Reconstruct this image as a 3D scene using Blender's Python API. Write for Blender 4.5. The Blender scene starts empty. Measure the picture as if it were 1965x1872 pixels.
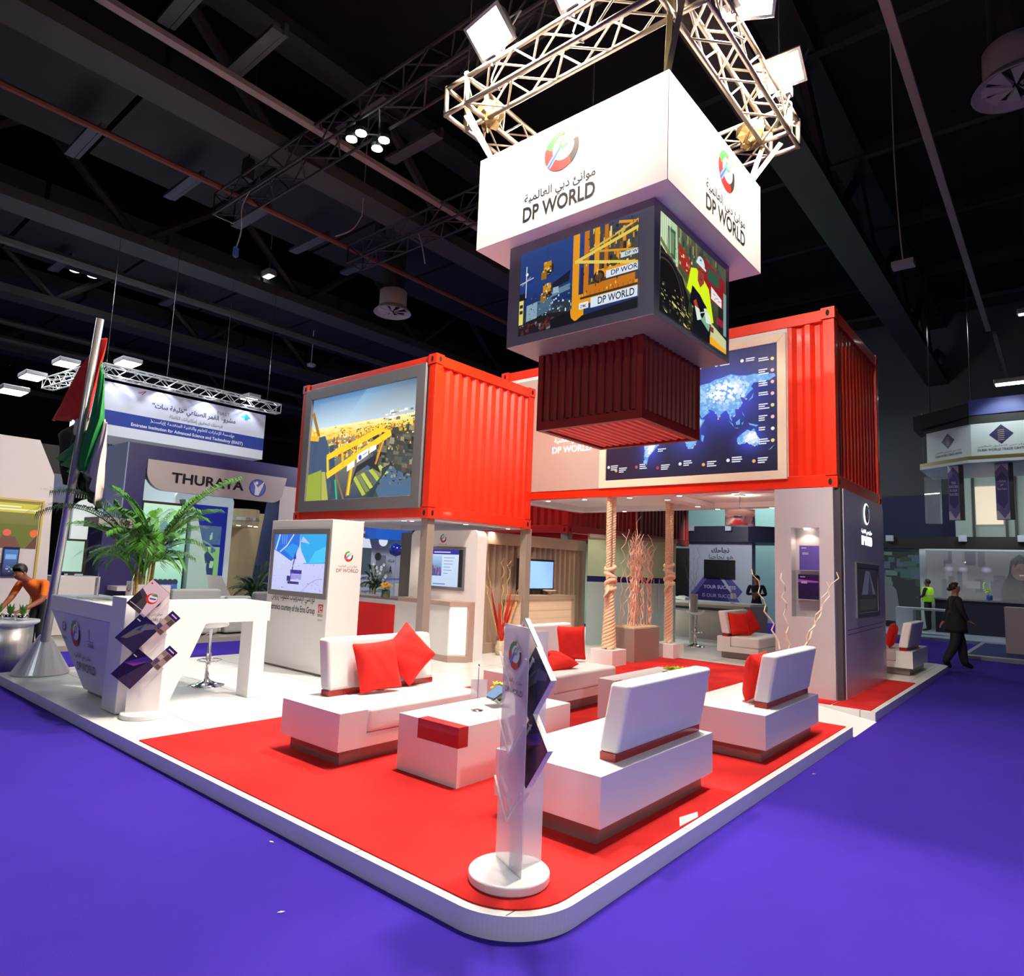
import bpy, bmesh, math, random
from mathutils import Vector, Matrix
random.seed(7)
SC = bpy.context.scene
COL = SC.collection
PI = math.pi

# ---------------------------------------------------------------- camera
YAW, PITCH, ROLL, FPX, EYE = -0.70, 0.1179, 0.0401, 1270.0, 1.65
_f = Vector((math.sin(YAW) * math.cos(PITCH), math.cos(YAW) * math.cos(PITCH), math.sin(PITCH)))
_r0 = Vector((math.cos(YAW), -math.sin(YAW), 0)); _u0 = _r0.cross(_f)
_r = math.cos(ROLL) * _r0 + math.sin(ROLL) * _u0
_u = -math.sin(ROLL) * _r0 + math.cos(ROLL) * _u0
cam = bpy.data.cameras.new('camera'); cam.sensor_width = 36; cam.lens = FPX / 1965 * 36
cam.clip_end = 300
co = bpy.data.objects.new('camera', cam); COL.objects.link(co)
co.matrix_world = Matrix(((_r.x, _u.x, -_f.x, 0), (_r.y, _u.y, -_f.y, 0), (_r.z, _u.z, -_f.z, EYE), (0, 0, 0, 1)))
SC.camera = co

# ---------------------------------------------------------------- world, exposure
w = bpy.data.worlds.new('hall_air'); SC.world = w; w.use_nodes = True
w.node_tree.nodes['Background'].inputs[0].default_value = (.55, .62, .75, 1)
w.node_tree.nodes['Background'].inputs[1].default_value = 0.02
SC.view_settings.view_transform = 'Standard'; SC.view_settings.look = 'None'
SC.view_settings.gamma = 1; SC.view_settings.use_curve_mapping = False
SC.view_settings.exposure = 0.0

def lamp(kind, name, loc, aim, power, color=(1, 1, 1), size=.3, size_y=None, spot=None, blend=.5, parent=None):
    l = bpy.data.lights.new(name, kind); l.energy = power; l.color = color
    if kind == 'AREA':
        l.shape = 'RECTANGLE' if size_y else 'DISK'; l.size = size
        if size_y: l.size_y = size_y
    else:
        l.shadow_soft_size = size
    if kind == 'SPOT':
        l.spot_size = spot or 1.5; l.spot_blend = blend
    o = bpy.data.objects.new(name, l); COL.objects.link(o)
    o.location = loc
    if aim is not None:
        o.rotation_euler = (Vector(aim) - Vector(loc)).to_track_quat('-Z', 'Y').to_euler()
    return o

WARM = (1, .86, .72)
# the floodlights on the truss above the stand: (place, aim, power)
FLOODS = [((-4.22, 4.42, 7.0), (-4.4, 3.6, 0), 640), ((-3.2, 4.42, 7.0), (-3.0, 3.6, 0), 560),
          ((-2.05, 5.55, 7.0), (-1.2, 4.6, 0), 620), ((-2.12, 6.65, 7.0), (-4.2, 7.6, 0), 420),
          ((-4.95, 6.3, 7.0), (-6.8, 5.2, 0), 800)]
for _i, (p, a, e) in enumerate(FLOODS):
    lamp('AREA', 'flood_beam', (p[0], p[1], p[2] - .16), a, e, WARM, .42, .3)
# hall and neighbour lights added as ambient fill, one unseen behind the camera
for p, e in [((-22, 4, 9.5), 900), ((-24, 16, 9.5), 700), ((-3, 24, 9.5), 200), ((7, 6, 9.5), 60),
             ((-5, -6, 9.5), 230), ((-10, 26, 9.5), 350), ((-16, 7, 9.5), 260)]:
    lamp('AREA', 'hall_fill_beam', p, (p[0], p[1], 0), e, (.86, .93, 1), 1.2)

# unseen spots added behind and beside the camera to brighten the sofas
lamp('SPOT', 'aisle_fill_spot', (4.5, .5, 4.6), (-2.2, 5.2, .4), 620, (.96, .95, 1), .35, spot=1.0, blend=.9)
lamp('SPOT', 'aisle_fill_spot', (1.5, -3.5, 4.6), (-3.4, 3.4, .3), 130, (.98, .95, 1), .35, spot=.9, blend=.9)

# ---------------------------------------------------------------- materials
def lin(c):
    return tuple((x / 12.92 if x <= .04045 else ((x + .055) / 1.055) ** 2.4) for x in c)
def rgb(r, g, b): return lin((r / 255, g / 255, b / 255))
_mats = {}
def mat(name, color=(.8, .8, .8), rough=.5, metal=0, emit=None, estr=1, noise=None, alpha=None, trans=None, bump=None, spec=None, coat=None, brush=None):
    if name in _mats: return _mats[name]
    m = bpy.data.materials.new(name); m.use_nodes = True
    nt = m.node_tree; b = nt.nodes['Principled BSDF']
    b.inputs['Base Color'].default_value = (*color, 1); b.inputs['Roughness'].default_value = rough
    b.inputs['Metallic'].default_value = metal
    if spec is not None: b.inputs['Specular IOR Level'].default_value = spec
    if coat: b.inputs['Coat Weight'].default_value = coat; b.inputs['Coat Roughness'].default_value = .08
    if emit: b.inputs['Emission Color'].default_value = (*emit, 1); b.inputs['Emission Strength'].default_value = estr
    if alpha is not None: b.inputs['Alpha'].default_value = alpha
    if trans: b.inputs['Transmission Weight'].default_value = trans; b.inputs['IOR'].default_value = 1.1
    if noise or bump or brush:
        tc = nt.nodes.new('ShaderNodeTexCoord')
        n = nt.nodes.new('ShaderNodeTexNoise'); n.inputs['Scale'].default_value = (noise or bump or brush)[0]
        n.inputs['Detail'].default_value = 6
        if brush:
            mp = nt.nodes.new('ShaderNodeMapping'); mp.inputs['Scale'].default_value = brush[2]
            nt.links.new(tc.outputs['Object'], mp.inputs[0]); nt.links.new(mp.outputs[0], n.inputs['Vector'])
        else:
            nt.links.new(tc.outputs['Object'], n.inputs['Vector'])
        amt = (noise or brush or (0, 0))[1]
        if amt:
            r = nt.nodes.new('ShaderNodeValToRGB')
            r.color_ramp.elements[0].position = .3; r.color_ramp.elements[1].position = .7
            r.color_ramp.elements[0].color = (*[c * (1 - amt) for c in color], 1)
            r.color_ramp.elements[1].color = (*[min(1, c * (1 + amt)) for c in color], 1)
            nt.links.new(n.outputs['Fac'], r.inputs[0]); nt.links.new(r.outputs[0], b.inputs['Base Color'])
        if bump:
            bn = nt.nodes.new('ShaderNodeTexNoise'); bn.inputs['Scale'].default_value = bump[0]; bn.inputs['Detail'].default_value = 3
            nt.links.new(tc.outputs['Object'], bn.inputs['Vector'])
            bp = nt.nodes.new('ShaderNodeBump'); bp.inputs['Strength'].default_value = bump[1]; bp.inputs['Distance'].default_value = .01
            nt.links.new(bn.outputs['Fac'], bp.inputs['Height']); nt.links.new(bp.outputs[0], b.inputs['Normal'])
    _mats[name] = m
    return m

WHITE = mat('white_lacquer', (.82, .82, .83), .35)
WALLW = mat('white_painted_board', (.78, .77, .76), .55)
GREYP = mat('warm_grey_paint', rgb(150, 138, 128), .5)
LEATH = mat('white_leatherette', (.84, .83, .82), .48, bump=(60, .12))
CHROME = mat('chrome', (.8, .8, .82), .12, 1)
STEEL = mat('brushed_steel', (.62, .61, .61), .38, .8, brush=(30, .15, (1, 1, .05)))
ALU = mat('truss_aluminium', (.40, .34, .27), .38, .8)
SILV = mat('silver_painted_metal', rgb(150, 148, 152), .4, .45)
GREYF = mat('grey_frame', rgb(125, 122, 126), .4, .2)
DGREY = mat('dark_grey_metal', rgb(92, 90, 96), .42, .4)
PLINTH = mat('plinth_grey_laminate', rgb(140, 128, 122), .35, .3)
RWOOD = mat('red_lacquer', rgb(165, 18, 16), .3, coat=.3)
RFAB = mat('red_cushion_cloth', rgb(226, 26, 18), .85, bump=(250, .25), noise=(9, .05))
BLACK = mat('black_plastic', (.012, .012, .014), .35)
NAVY = mat('navy_board', rgb(28, 30, 78), .5)
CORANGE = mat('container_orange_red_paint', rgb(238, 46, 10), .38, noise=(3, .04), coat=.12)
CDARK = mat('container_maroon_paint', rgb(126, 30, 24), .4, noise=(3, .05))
HOLE = mat('casting_hole_dark', (.01, .004, .003), .8)
INK = mat('black_vinyl_lettering', (.012, .012, .016), .6, spec=.15)
INKG = mat('grey_vinyl_lettering', rgb(110, 108, 110), .5)
INKW = mat('white_vinyl_lettering', (.85, .85, .88), .5)
GREEN1 = mat('palm_leaf_green', rgb(70, 130, 34), .5, noise=(6, .35))
GREEN2 = mat('dark_leaf_green', rgb(38, 74, 30), .55, noise=(6, .3))
LIME = mat('lime_flower_petal', rgb(205, 220, 60), .6)
ROPE = mat('pale_jute_rope', rgb(240, 212, 176), .85, noise=(60, .18))
TWIG = mat('bleached_willow', rgb(226, 180, 160), .7)
TWIGY = mat('yellow_willow', rgb(226, 190, 110), .7)
GLASS = mat('clear_glass', (.9, .95, .95), .03, alpha=.16, spec=.6)
FROST = mat('frosted_acrylic', (.86, .84, .85), .35, alpha=.62)
LAMPG = mat('downlight_glow', (1, .9, .8), .5, emit=(1, .88, .7), estr=14)
def glow(name, c, s): return mat(name, c, .5, emit=c, estr=s)

# ---------------------------------------------------------------- mesh builder
WL = {}
def wloc(o): return WL.get(o.name, Vector((0, 0, 0)))
class MB:
    def __init__(s): s.v = []; s.f = []; s.m = []; s.col = None
    def box(s, x0, x1, y0, y1, z0, z1, m=0):
        n = len(s.v)
        s.v += [(x, y, z) for x in (x0, x1) for y in (y0, y1) for z in (z0, z1)]
        for q in ((0, 1, 3, 2), (4, 6, 7, 5), (0, 4, 5, 1), (2, 3, 7, 6), (0, 2, 6, 4), (1, 5, 7, 3)):
            s.f.append([n + i for i in q]); s.m.append(m)
        return s
    def poly(s, pts, m=0):
        n = len(s.v); s.v += [tuple(p) for p in pts]; s.f.append(list(range(n, n + len(pts)))); s.m.append(m); return s
    def prism(s, pts, vec, m=0):
        """closed polygon extruded along vec"""
        n = len(s.v); k = len(pts); vec = Vector(vec)
        s.v += [tuple(p) for p in pts] + [tuple(Vector(p) + vec) for p in pts]
        s.f.append([n + i for i in range(k)][::-1]); s.m.append(m)
        s.f.append([n + k + i for i in range(k)]); s.m.append(m)
        for i in range(k):
            j = (i + 1) % k
            s.f.append([n + i, n + j, n + k + j, n + k + i]); s.m.append(m)
        return s
    def tube(s, pts, r, n=8, m=0, cap=True):
        pts = [Vector(p) for p in pts]; R = r if isinstance(r, (list, tuple)) else [r] * len(pts)
        up = None; base = len(s.v)
        for i, p in enumerate(pts):
            d = (pts[min(i + 1, len(pts) - 1)] - pts[max(i - 1, 0)])
            if d.length < 1e-9: d = Vector((0, 0, 1))
            d.normalize()
            if up is None:
                up = Vector((0, 0, 1)) if abs(d.z) < .9 else Vector((1, 0, 0))
            a = d.cross(up)
            if a.length < 1e-6: a = d.cross(Vector((0, 1, 0)))
            a.normalize(); b = d.cross(a).normalized(); up = -b if False else b.cross(d) * 0 + up
            for k in range(n):
                t = 2 * PI * k / n
                s.v.append(tuple(p + (a * math.cos(t) + b * math.sin(t)) * R[i]))
        for i in range(len(pts) - 1):
            for k in range(n):
                k2 = (k + 1) % n
                s.f.append([base + i * n + k, base + i * n + k2, base + (i + 1) * n + k2, base + (i + 1) * n + k]); s.m.append(m)
        if cap:
            s.f.append([base + k for k in range(n)][::-1]); s.m.append(m)
            s.f.append([base + (len(pts) - 1) * n + k for k in range(n)]); s.m.append(m)
        return s
    def lathe(s, prof, c=(0, 0, 0), n=32, m=0, axis=None):
        """prof: [(r,z)] about vertical axis at c"""
        base = len(s.v); M = axis or Matrix.Identity(3)
        for r, z in prof:
            for k in range(n):
                t = 2 * PI * k / n
                s.v.append(tuple(Vector(c) + M @ Vector((r * math.cos(t), r * math.sin(t), z))))
        for i in range(len(prof) - 1):
            for k in range(n):
                k2 = (k + 1) % n
                s.f.append([base + i * n + k, base + i * n + k2, base + (i + 1) * n + k2, base + (i + 1) * n + k]); s.m.append(m)
        s.f.append([base + k for k in range(n)][::-1]); s.m.append(m)
        s.f.append([base + (len(prof) - 1) * n + k for k in range(n)]); s.m.append(m)
        return s
    def build(s, name, mats, parent=None, smooth=False, bevel=0, seg=2, sub=0, solid=0):
        o = finish(name, s.v, s.f, s.m, mats if isinstance(mats, (list, tuple)) else [mats], parent, smooth, bevel, seg, sub, solid)
        return o

def finish(name, V, F, MI, mats, parent, smooth=False, bevel=0, seg=2, sub=0, solid=0, cols=None):
    me = bpy.data.meshes.new(name)
    off = wloc(parent) if parent else Vector((0, 0, 0))
    me.from_pydata([tuple(Vector(p) - off) for p in V], [], F)
    for mm in mats: me.materials.append(mm)
    me.polygons.foreach_set('material_index', MI)
    if cols is not None:
        a = me.color_attributes.new('Col', 'FLOAT_COLOR', 'CORNER')
        flat = []
        for p in me.polygons:
            for vi in p.vertices: flat += [*cols[vi], 1]
        a.data.foreach_set('color', flat)
    else:
        bm = bmesh.new(); bm.from_mesh(me); bmesh.ops.recalc_face_normals(bm, faces=bm.faces); bm.to_mesh(me); bm.free()
    if smooth: me.shade_smooth()
    o = bpy.data.objects.new(name, me); COL.objects.link(o)
    if parent: o.parent = parent
    WL[o.name] = off.copy()
    if bevel:
        b = o.modifiers.new('bevel', 'BEVEL'); b.width = bevel; b.segments = seg; b.limit_method = 'ANGLE'; b.angle_limit = .6
        if smooth or seg > 1:
            me.shade_smooth(); b.harden_normals = False
            wn = o.modifiers.new('wn', 'WEIGHTED_NORMAL'); wn.keep_sharp = True
    if solid:
        sm = o.modifiers.new('solid', 'SOLIDIFY'); sm.thickness = solid; sm.offset = 0
    if sub:
        ss = o.modifiers.new('sub', 'SUBSURF'); ss.levels = sub; ss.render_levels = sub
    return o

def box(name, x0, x1, y0, y1, z0, z1, m, parent=None, bevel=0, seg=2):
    return MB().box(x0, x1, y0, y1, z0, z1).build(name, m, parent, bevel=bevel, seg=seg)

def thing(name, label, cat, loc=(0, 0, 0), group=None):
    o = bpy.data.objects.new(name, None); COL.objects.link(o); o.location = loc
    o.empty_display_size = .1
    o['label'] = label; o['category'] = cat
    if group: o['group'] = group
    WL[o.name] = Vector(loc)
    return o
def tag(o, label, cat, group=None, kind=None):
    o['label'] = label; o['category'] = cat
    if group: o['group'] = group
    if kind: o['kind'] = kind
    return o
def struct(o): o['kind'] = 'structure'; return o
def dup(root, loc=None, rz=None, label=None, group=None, mirror=False):
    r = root.copy(); COL.objects.link(r)
    if loc is not None: r.location = loc
    if rz is not None: r.rotation_euler = (0, 0, rz)
    if label: r['label'] = label
    if group: r['group'] = group
    WL[r.name] = Vector(r.location)
    for ch in list(root.children):
        c = ch.copy(); COL.objects.link(c); c.parent = r; WL[c.name] = WL[r.name].copy()
        for g in list(ch.children):
            d = g.copy(); COL.objects.link(d); d.parent = c
    return r

# ---------------------------------------------------------------- lettering
AR = {}
for _ch, _c, _d in [('ا', 0xFE8D, 0), ('أ', 0xFE83, 0), ('إ', 0xFE87, 0), ('ب', 0xFE8F, 1), ('ة', 0xFE93, 0), ('ت', 0xFE95, 1), ('ث', 0xFE99, 1),
                    ('ج', 0xFE9D, 1), ('ح', 0xFEA1, 1), ('خ', 0xFEA5, 1), ('د', 0xFEA9, 0), ('ذ', 0xFEAB, 0), ('ر', 0xFEAD, 0), ('ز', 0xFEAF, 0),
                    ('س', 0xFEB1, 1), ('ش', 0xFEB5, 1), ('ص', 0xFEB9, 1), ('ض', 0xFEBD, 1), ('ط', 0xFEC1, 1), ('ظ', 0xFEC5, 1), ('ع', 0xFEC9, 1),
                    ('غ', 0xFECD, 1), ('ف', 0xFED1, 1), ('ق', 0xFED5, 1), ('ك', 0xFED9, 1), ('ل', 0xFEDD, 1), ('م', 0xFEE1, 1), ('ن', 0xFEE5, 1),
                    ('ه', 0xFEE9, 1), ('و', 0xFEED, 0), ('ى', 0xFEEF, 0), ('ي', 0xFEF1, 1), ('ئ', 0xFE89, 1)]:
    AR[_ch] = (_c, _d)
def arabic(s):
    out = []; i = 0
    while i < len(s):
        ch = s[i]
        if ch not in AR: out.append(ch); i += 1; continue
        iso, dual = AR[ch]
        prev = i > 0 and s[i - 1] in AR and AR[s[i - 1]][1]
        if ch == 'ل' and i + 1 < len(s) and s[i + 1] in 'اإ':
            out.append(chr((0xFEFB if s[i + 1] == 'ا' else 0xFEF9) + (1 if prev else 0))); i += 2; continue
        nxt = dual and i + 1 < len(s) and s[i + 1] in AR
        out.append(chr(iso + ((3 if nxt else 1) if prev else (2 if nxt else 0)))); i += 1
    return ''.join(reversed(out))
def text_geo(body, bold=0.0, ext=0.0):
    if any('\u0600' <= c <= '\u06ff' for c in body): body = arabic(body)
    c = bpy.data.curves.new('t', 'FONT'); c.body = body; c.size = 1; c.offset = bold; c.extrude = ext; c.resolution_u = 3
    o = bpy.data.objects.new('t', c); COL.objects.link(o)
    dg = bpy.context.evaluated_depsgraph_get()
    me = bpy.data.meshes.new_from_object(o.evaluated_get(dg))
    V = [v.co.copy() for v in me.vertices]; F = [list(p.vertices) for p in me.polygons]
    bpy.data.objects.remove(o); bpy.data.curves.remove(c); bpy.data.meshes.remove(me)
    return V, F
class Plane:
    """a flat surface: O lower-left corner, U and V full-length edge vectors, facing N"""
    def __init__(s, O, U, V):
        s.O = Vector(O); s.U = Vector(U); s.V = Vector(V); s.N = s.U.cross(s.V).normalized()
        s.w = s.U.length; s.h = s.V.length
    def at(s, u, v, d=0.0): return s.O + s.U * u + s.V * v + s.N * d
def lettering(items, P, m, parent, name='lettering', d=.002):
    """items: (text, u_left, v_base, width_u, height_v or None, bold)"""
    V = []; F = []
    for it in items:
        body, u0, v0, wu = it[:4]; hv = it[4] if len(it) > 4 else None; bold = it[5] if len(it) > 5 else 0
        tv, tf = text_geo(body, bold)
        if not tv: continue
        x0 = min(p.x for p in tv); x1 = max(p.x for p in tv); y0 = min(p.y for p in tv); y1 = max(p.y for p in tv)
        sx = wu / (x1 - x0); sy = (hv / (y1 - y0)) if hv else sx * P.w / P.h
        n = len(V)
        V += [P.at(u0 + (p.x - x0) * sx, v0 + (p.y - (y0 if hv else 0)) * sy, d) for p in tv]
        F += [[n + i for i in f] for f in tf]
    o = finish(name, V, F, [0] * len(F), [m], parent)
    return o

# ---------------------------------------------------------------- flat printed or lit pictures
def art_mat(name, estr, rough=.4):
    if name in _mats: return _mats[name]
    m = bpy.data.materials.new(name); m.use_nodes = True; nt = m.node_tree; b = nt.nodes['Principled BSDF']
    a = nt.nodes.new('ShaderNodeVertexColor'); a.layer_name = 'Col'
    b.inputs['Roughness'].default_value = rough
    if estr > 0:
        b.inputs['Base Color'].default_value = (.01, .01, .01, 1)
        nt.links.new(a.outputs[0], b.inputs['Emission Color']); b.inputs['Emission Strength'].default_value = estr
    else:
        nt.links.new(a.outputs[0], b.inputs['Base Color'])
    _mats[name] = m
    return m
class Art:
    def __init__(s, P): s.P = P; s.v = []; s.f = []; s.c = []; s.k = 0
    def poly(s, pts, col, top=True):
        """pts (u, v) with v up; col one rgb 0-255 or a list per point; clipped to the picture"""
        cols = col if isinstance(col[0], (list, tuple)) else [col] * len(pts)
        P = [(p[0], p[1], *c) for p, c in zip(pts, cols)]
        for ax, lim, sg in ((0, 0, 1), (0, 1, -1), (1, 0, 1), (1, 1, -1)):
            out = []
            for i in range(len(P)):
                a = P[i]; b = P[(i + 1) % len(P)]
                ia = (a[ax] - lim) * sg >= 0; ib = (b[ax] - lim) * sg >= 0
                if ia: out.append(a)
                if ia != ib:
                    t = (lim - a[ax]) / (b[ax] - a[ax]); out.append(tuple(a[q] + (b[q] - a[q]) * t for q in range(5)))
            P = out
            if len(P) < 3: return s
        n = len(s.v); s.k += 1; d = .0012 + s.k * s.step
        for p in P:
            s.v.append(s.P.at(p[0], p[1], d)); s.c.append(rgb(*p[2:5]))
        s.f.append(list(range(n, n + len(P))))
        return s
    step = .00008
    def rect(s, u0, v0, u1, v1, col): return s.poly([(u0, v0), (u1, v0), (u1, v1), (u0, v1)], col)
    def vgrad(s, u0, v0, u1, v1, cb, ct): return s.poly([(u0, v0), (u1, v0), (u1, v1), (u0, v1)], [cb, cb, ct, ct])
    def line(s, a, b, w, col):
        asp = s.P.w / s.P.h
        dx = (b[0] - a[0]) * asp; dy = b[1] - a[1]; L = math.hypot(dx, dy) or 1
        nx = -dy / L * w / 2 / asp; ny = dx / L * w / 2
        return s.poly([(a[0] + nx, a[1] + ny), (b[0] + nx, b[1] + ny), (b[0] - nx, b[1] - ny), (a[0] - nx, a[1] - ny)], col)
    def disc(s, cx, cy, r, col, n=20, a0=0, a1=2 * PI, sx=1):
        asp = s.P.w / s.P.h
        pts = [(cx + r * sx * math.cos(a0 + (a1 - a0) * i / n) / asp, cy + r * math.sin(a0 + (a1 - a0) * i / n)) for i in range(n + (0 if a1 - a0 > 6.2 else 1))]
        return s.poly(pts, col)
    def halo(s, cx, cy, rx, ry, cin, cout, n=20):
        for i in range(n):
            t0 = 2 * PI * i / n; t1 = 2 * PI * (i + 1) / n
            s.poly([(cx, cy), (cx + rx * math.cos(t0), cy + ry * math.sin(t0)), (cx + rx * math.cos(t1), cy + ry * math.sin(t1))], [cin, cout, cout])
            s.k -= 1
        s.k += 1
        return s
    def clutter(s, n, u0, v0, u1, v1, w, h, cols, skew=0):
        for i in range(n):
            u = random.uniform(u0, u1); v = random.uniform(v0, v1); a = w * random.uniform(.4, 1.4); b = h * random.uniform(.4, 1.4)
            s.poly([(u, v), (u + a, v + skew * a), (u + a, v + b + skew * a), (u, v + b)], random.choice(cols)); s.k -= .85
        return s
    def build(s, name, m, parent):
        return finish(name, s.v, s.f, [0] * len(s.f), [m], parent, cols=s.c)

PRINT = art_mat('printed_picture', 0)
SCR = art_mat('lit_screen_picture', 1.0)
SCR2 = art_mat('backlit_picture', 1.15)
DIMSCR = art_mat('dim_screen_picture', .3)

def globe(parent, P, cu, cv, r, name='emblem', m=None, d=.0):
    """round port company emblem: green, white and black crescents on red with a blue knotted rope"""
    A = Art(P); 
    asp = P.w / P.h
    def pt(x, y): return (cu + x * r / asp, cv + y * r)
    def poly(ps, c): A.poly([pt(*p) for p in ps], c)
    arc = lambda a0, a1, n=14, R=1, ox=0, oy=0: [(ox + R * math.cos(math.radians(a0 + (a1 - a0) * i / n)), oy + R * math.sin(math.radians(a0 + (a1 - a0) * i / n))) for i in range(n + 1)]
    poly(arc(0, 360, 40)[:-1], (224, 40, 26))                                        # red ground
    poly(arc(62, 155, 16) + [(-.62, .18), (-.35, .5), (0, .8)], (58, 172, 74))       # green
    poly(arc(-55, 62, 22) + [(.2, .3)], (52, 40, 38))                                # black right limb
    poly(arc(20, 75, 10) + [(.1, .5), (.55, .3)], (230, 232, 234))
    poly(arc(0, 360, 30, .62, .1, .1)[:-1], (244, 244, 246))                         # white heart
    poly(arc(100, 160, 10, .98) + [(-.5, .4), (-.1, .72)], (58, 172, 74))
    poly([(-.86, -.5), (-.62, -.74), (.12, .18), (-.1, .38)], (58, 92, 196))         # rope
    poly([(-.84, -.54), (-.78, -.6), (-.02, .32), (-.07, .36)], (126, 170, 236))
    poly([(-.7, -.68), (-.64, -.73), (.1, .2), (.05, .25)], (126, 170, 236))
    poly(arc(0, 360, 18, .27, .12, .3)[:-1], (76, 190, 96))
    poly(arc(0, 360, 18, .13, .14, .32)[:-1], (244, 244, 246))
    poly([(.1, .3), (.3, .26), (.74, .62), (.62, .76), (.3, .62)], (110, 160, 228))
    poly([(.26, .38), (.6, .66), (.56, .7), (.24, .46)], (236, 240, 246))
    poly([(.5, .74), (.6, .56), (.9, .7), (.7, .86)], (206, 226, 110))
    for i in range(len(A.v)): A.v[i] = A.v[i] + P.N * d
    return A.build(name, m or PRINT, parent)
# ================================================================ the hall
def carpet_mat(name, c, scale=300, v=.12):
    m = mat(name, c, .95, noise=(1.7, v), bump=(scale, .5), spec=.1); return m
BLUEC = carpet_mat('violet_blue_carpet', (.046, .022, .345), 300, .06)
REDC = carpet_mat('red_carpet_pile', (.60, .026, .026), 300, .24)
struct(box('floor', -62, 22, -10, 46, -.1, 0, BLUEC))
CEILM = mat('dark_ceiling_sheet', (.008, .0075, .007), .95, noise=(.5, .2))
BEAMM = mat('dark_painted_steel', (.02, .0195, .018), .7, noise=(.8, .15))
BEAML = mat('grey_painted_steel', (.05, .05, .045), .6, noise=(.8, .1))
DUCTM = mat('dull_brown_pipe_paint', (.16, .09, .06), .6)
HALLW = mat('hall_wall_grey', rgb(105, 108, 110), .8, noise=(.6, .06))
HALLN = mat('hall_wall_navy', rgb(30, 34, 92), .7)
struct(box('ceiling', -62, 22, -10, 46, 14.2, 14.4, CEILM))
wb = MB(); wb.box(-62, 22, 34, 34.3, 5.4, 14.2, 0); wb.box(-62, 22, 34, 34.3, 0, 5.4, 1); wb.box(-62, 22, 33.9, 34, 5.35, 5.5, 2)
struct(wb.build('wall_back', [HALLW, HALLN, BEAML]))
struct(box('wall_left', -62.3, -62, -10, 46, 0, 14.2, mat('hall_wall_dark', rgb(46, 48, 54), .8)))

def girder(y0, y1, x, zb, zt, wid=.5, low=None, step=2.6, name='ceiling_girder', m0=BEAML):
    """deep roof girder running away along y: bottom and top flange with zigzag web bars"""
    g = MB(); g.box(x - wid / 2, x + wid / 2, y0, y1, zb, zb + .28, 0); g.box(x - wid / 2, x + wid / 2, y0, y1, zt, zt + .3, 1)
    y = y0; k = 0
    while y < y1 - step:
        a = (x, y, zb + .28) if k % 2 == 0 else (x, y, zt); b = (x, y + step, zt) if k % 2 == 0 else (x, y + step, zb + .28)
        g.tube([a, b], .13, 6, 1); y += step; k += 1
    return struct(g.build(name, [m0, BEAMM]))
girder(-9, 45, -12.4, 10.0, 12.6, .75)
girder(-9, 45, -19.6, 10.0, 12.6, .9)
girder(-9, 45, -27, 10.0, 12.6, .9)
girder(-9, 45, -35, 10.0, 12.6, .9)
girder(-9, 45, -44, 10.0, 12.6, .9)
girder(-9, 45, -4.1, 10.4, 13.0, .8)
girder(-9, 45, 5, 10.4, 13.0, .8)
def xbeam(y, z, x0=-60, x1=20, h=.35, t=.2, m=BEAMM): return struct(MB().box(x0, x1, y, y + t, z, z + h).build('ceiling_joist', m))
for y in (-4, .5, 5, 9.5, 14, 18.5, 23, 27.5, 32): xbeam(y, 12.95)
# pale soffit panels of ducting between the girders
for x0, x1, z, m in [(-18.2, -13.6, 11.4, .012), (-26, -21.2, 11.2, .02), (-34, -28.4, 11.2, .024), (-43, -36.5, 11.2, .024)]:
    d = MB()
    for i in range(16):
        d.box(x0, x1, -8 + i * 3.2, -8 + i * 3.2 + 3.08, z, z + .5)
    struct(d.build('air_duct', mat('duct_grey_%d' % int(m * 1000), (m, m, m * .97), .7, noise=(.7, .25))))
struct(MB().tube([(-14.6, -8, 10.05), (-14.6, 44, 10.05)], .07, 8).build('sprinkler_pipe', mat('rust_red_pipe', (.2, .055, .03), .6)))
struct(MB().tube([(-30.2, -8, 10.0), (-30.2, 44, 10.0)], .12, 8).build('sprinkler_pipe', BEAML))
struct(MB().tube([(-32.4, -8, 9.9), (-32.4, 44, 9.9)], .16, 8).build('sprinkler_pipe', BEAML))
struct(MB().tube([(-21.7, -8, 9.9), (-21.7, 44, 9.9)], .15, 8).build('sprinkler_pipe', BEAML))
struct(MB().box(-11.0, -10.84, -8, 44, 9.95, 10.05).build('cable_tray', mat('tan_cable_tray', (.30, .25, .22), .5)))
struct(MB().box(-1.74, -1.6, -8, 26, 9.95, 10.05).box(-1.6, -1.48, 26.4, 40, 9.95, 10.05).build('cable_tray', mat('tan_cable_tray', (.30, .25, .22), .5)))
# pale fluorescent-style battens (unlit) on the ceiling, one thing each
BATT = mat('unlit_batten_grey', (.07, .08, .085), .5)
for i, (x, y) in enumerate([(-10.8, 3.9), (-10.9, 5.2), (-10.7, 7.45), (-10.7, 8.8), (-16.6, 4.2), (-16.6, 6.4), (-16.6, 8.2), (-16.6, 10), (-16.6, 11.8), (-24.5, 6), (-24.5, 9.5)]):
    tag(MB().box(x - .8, x + .8, y - .1, y + .1, 10.7, 10.78).box(x - .8, x + .8, y + .12, y + .2, 10.72, 10.95).build('ceiling_batten', BATT),
        'unlit grey batten hung under the dark hall ceiling', 'light', 'unlit battens under the ceiling')
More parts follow.
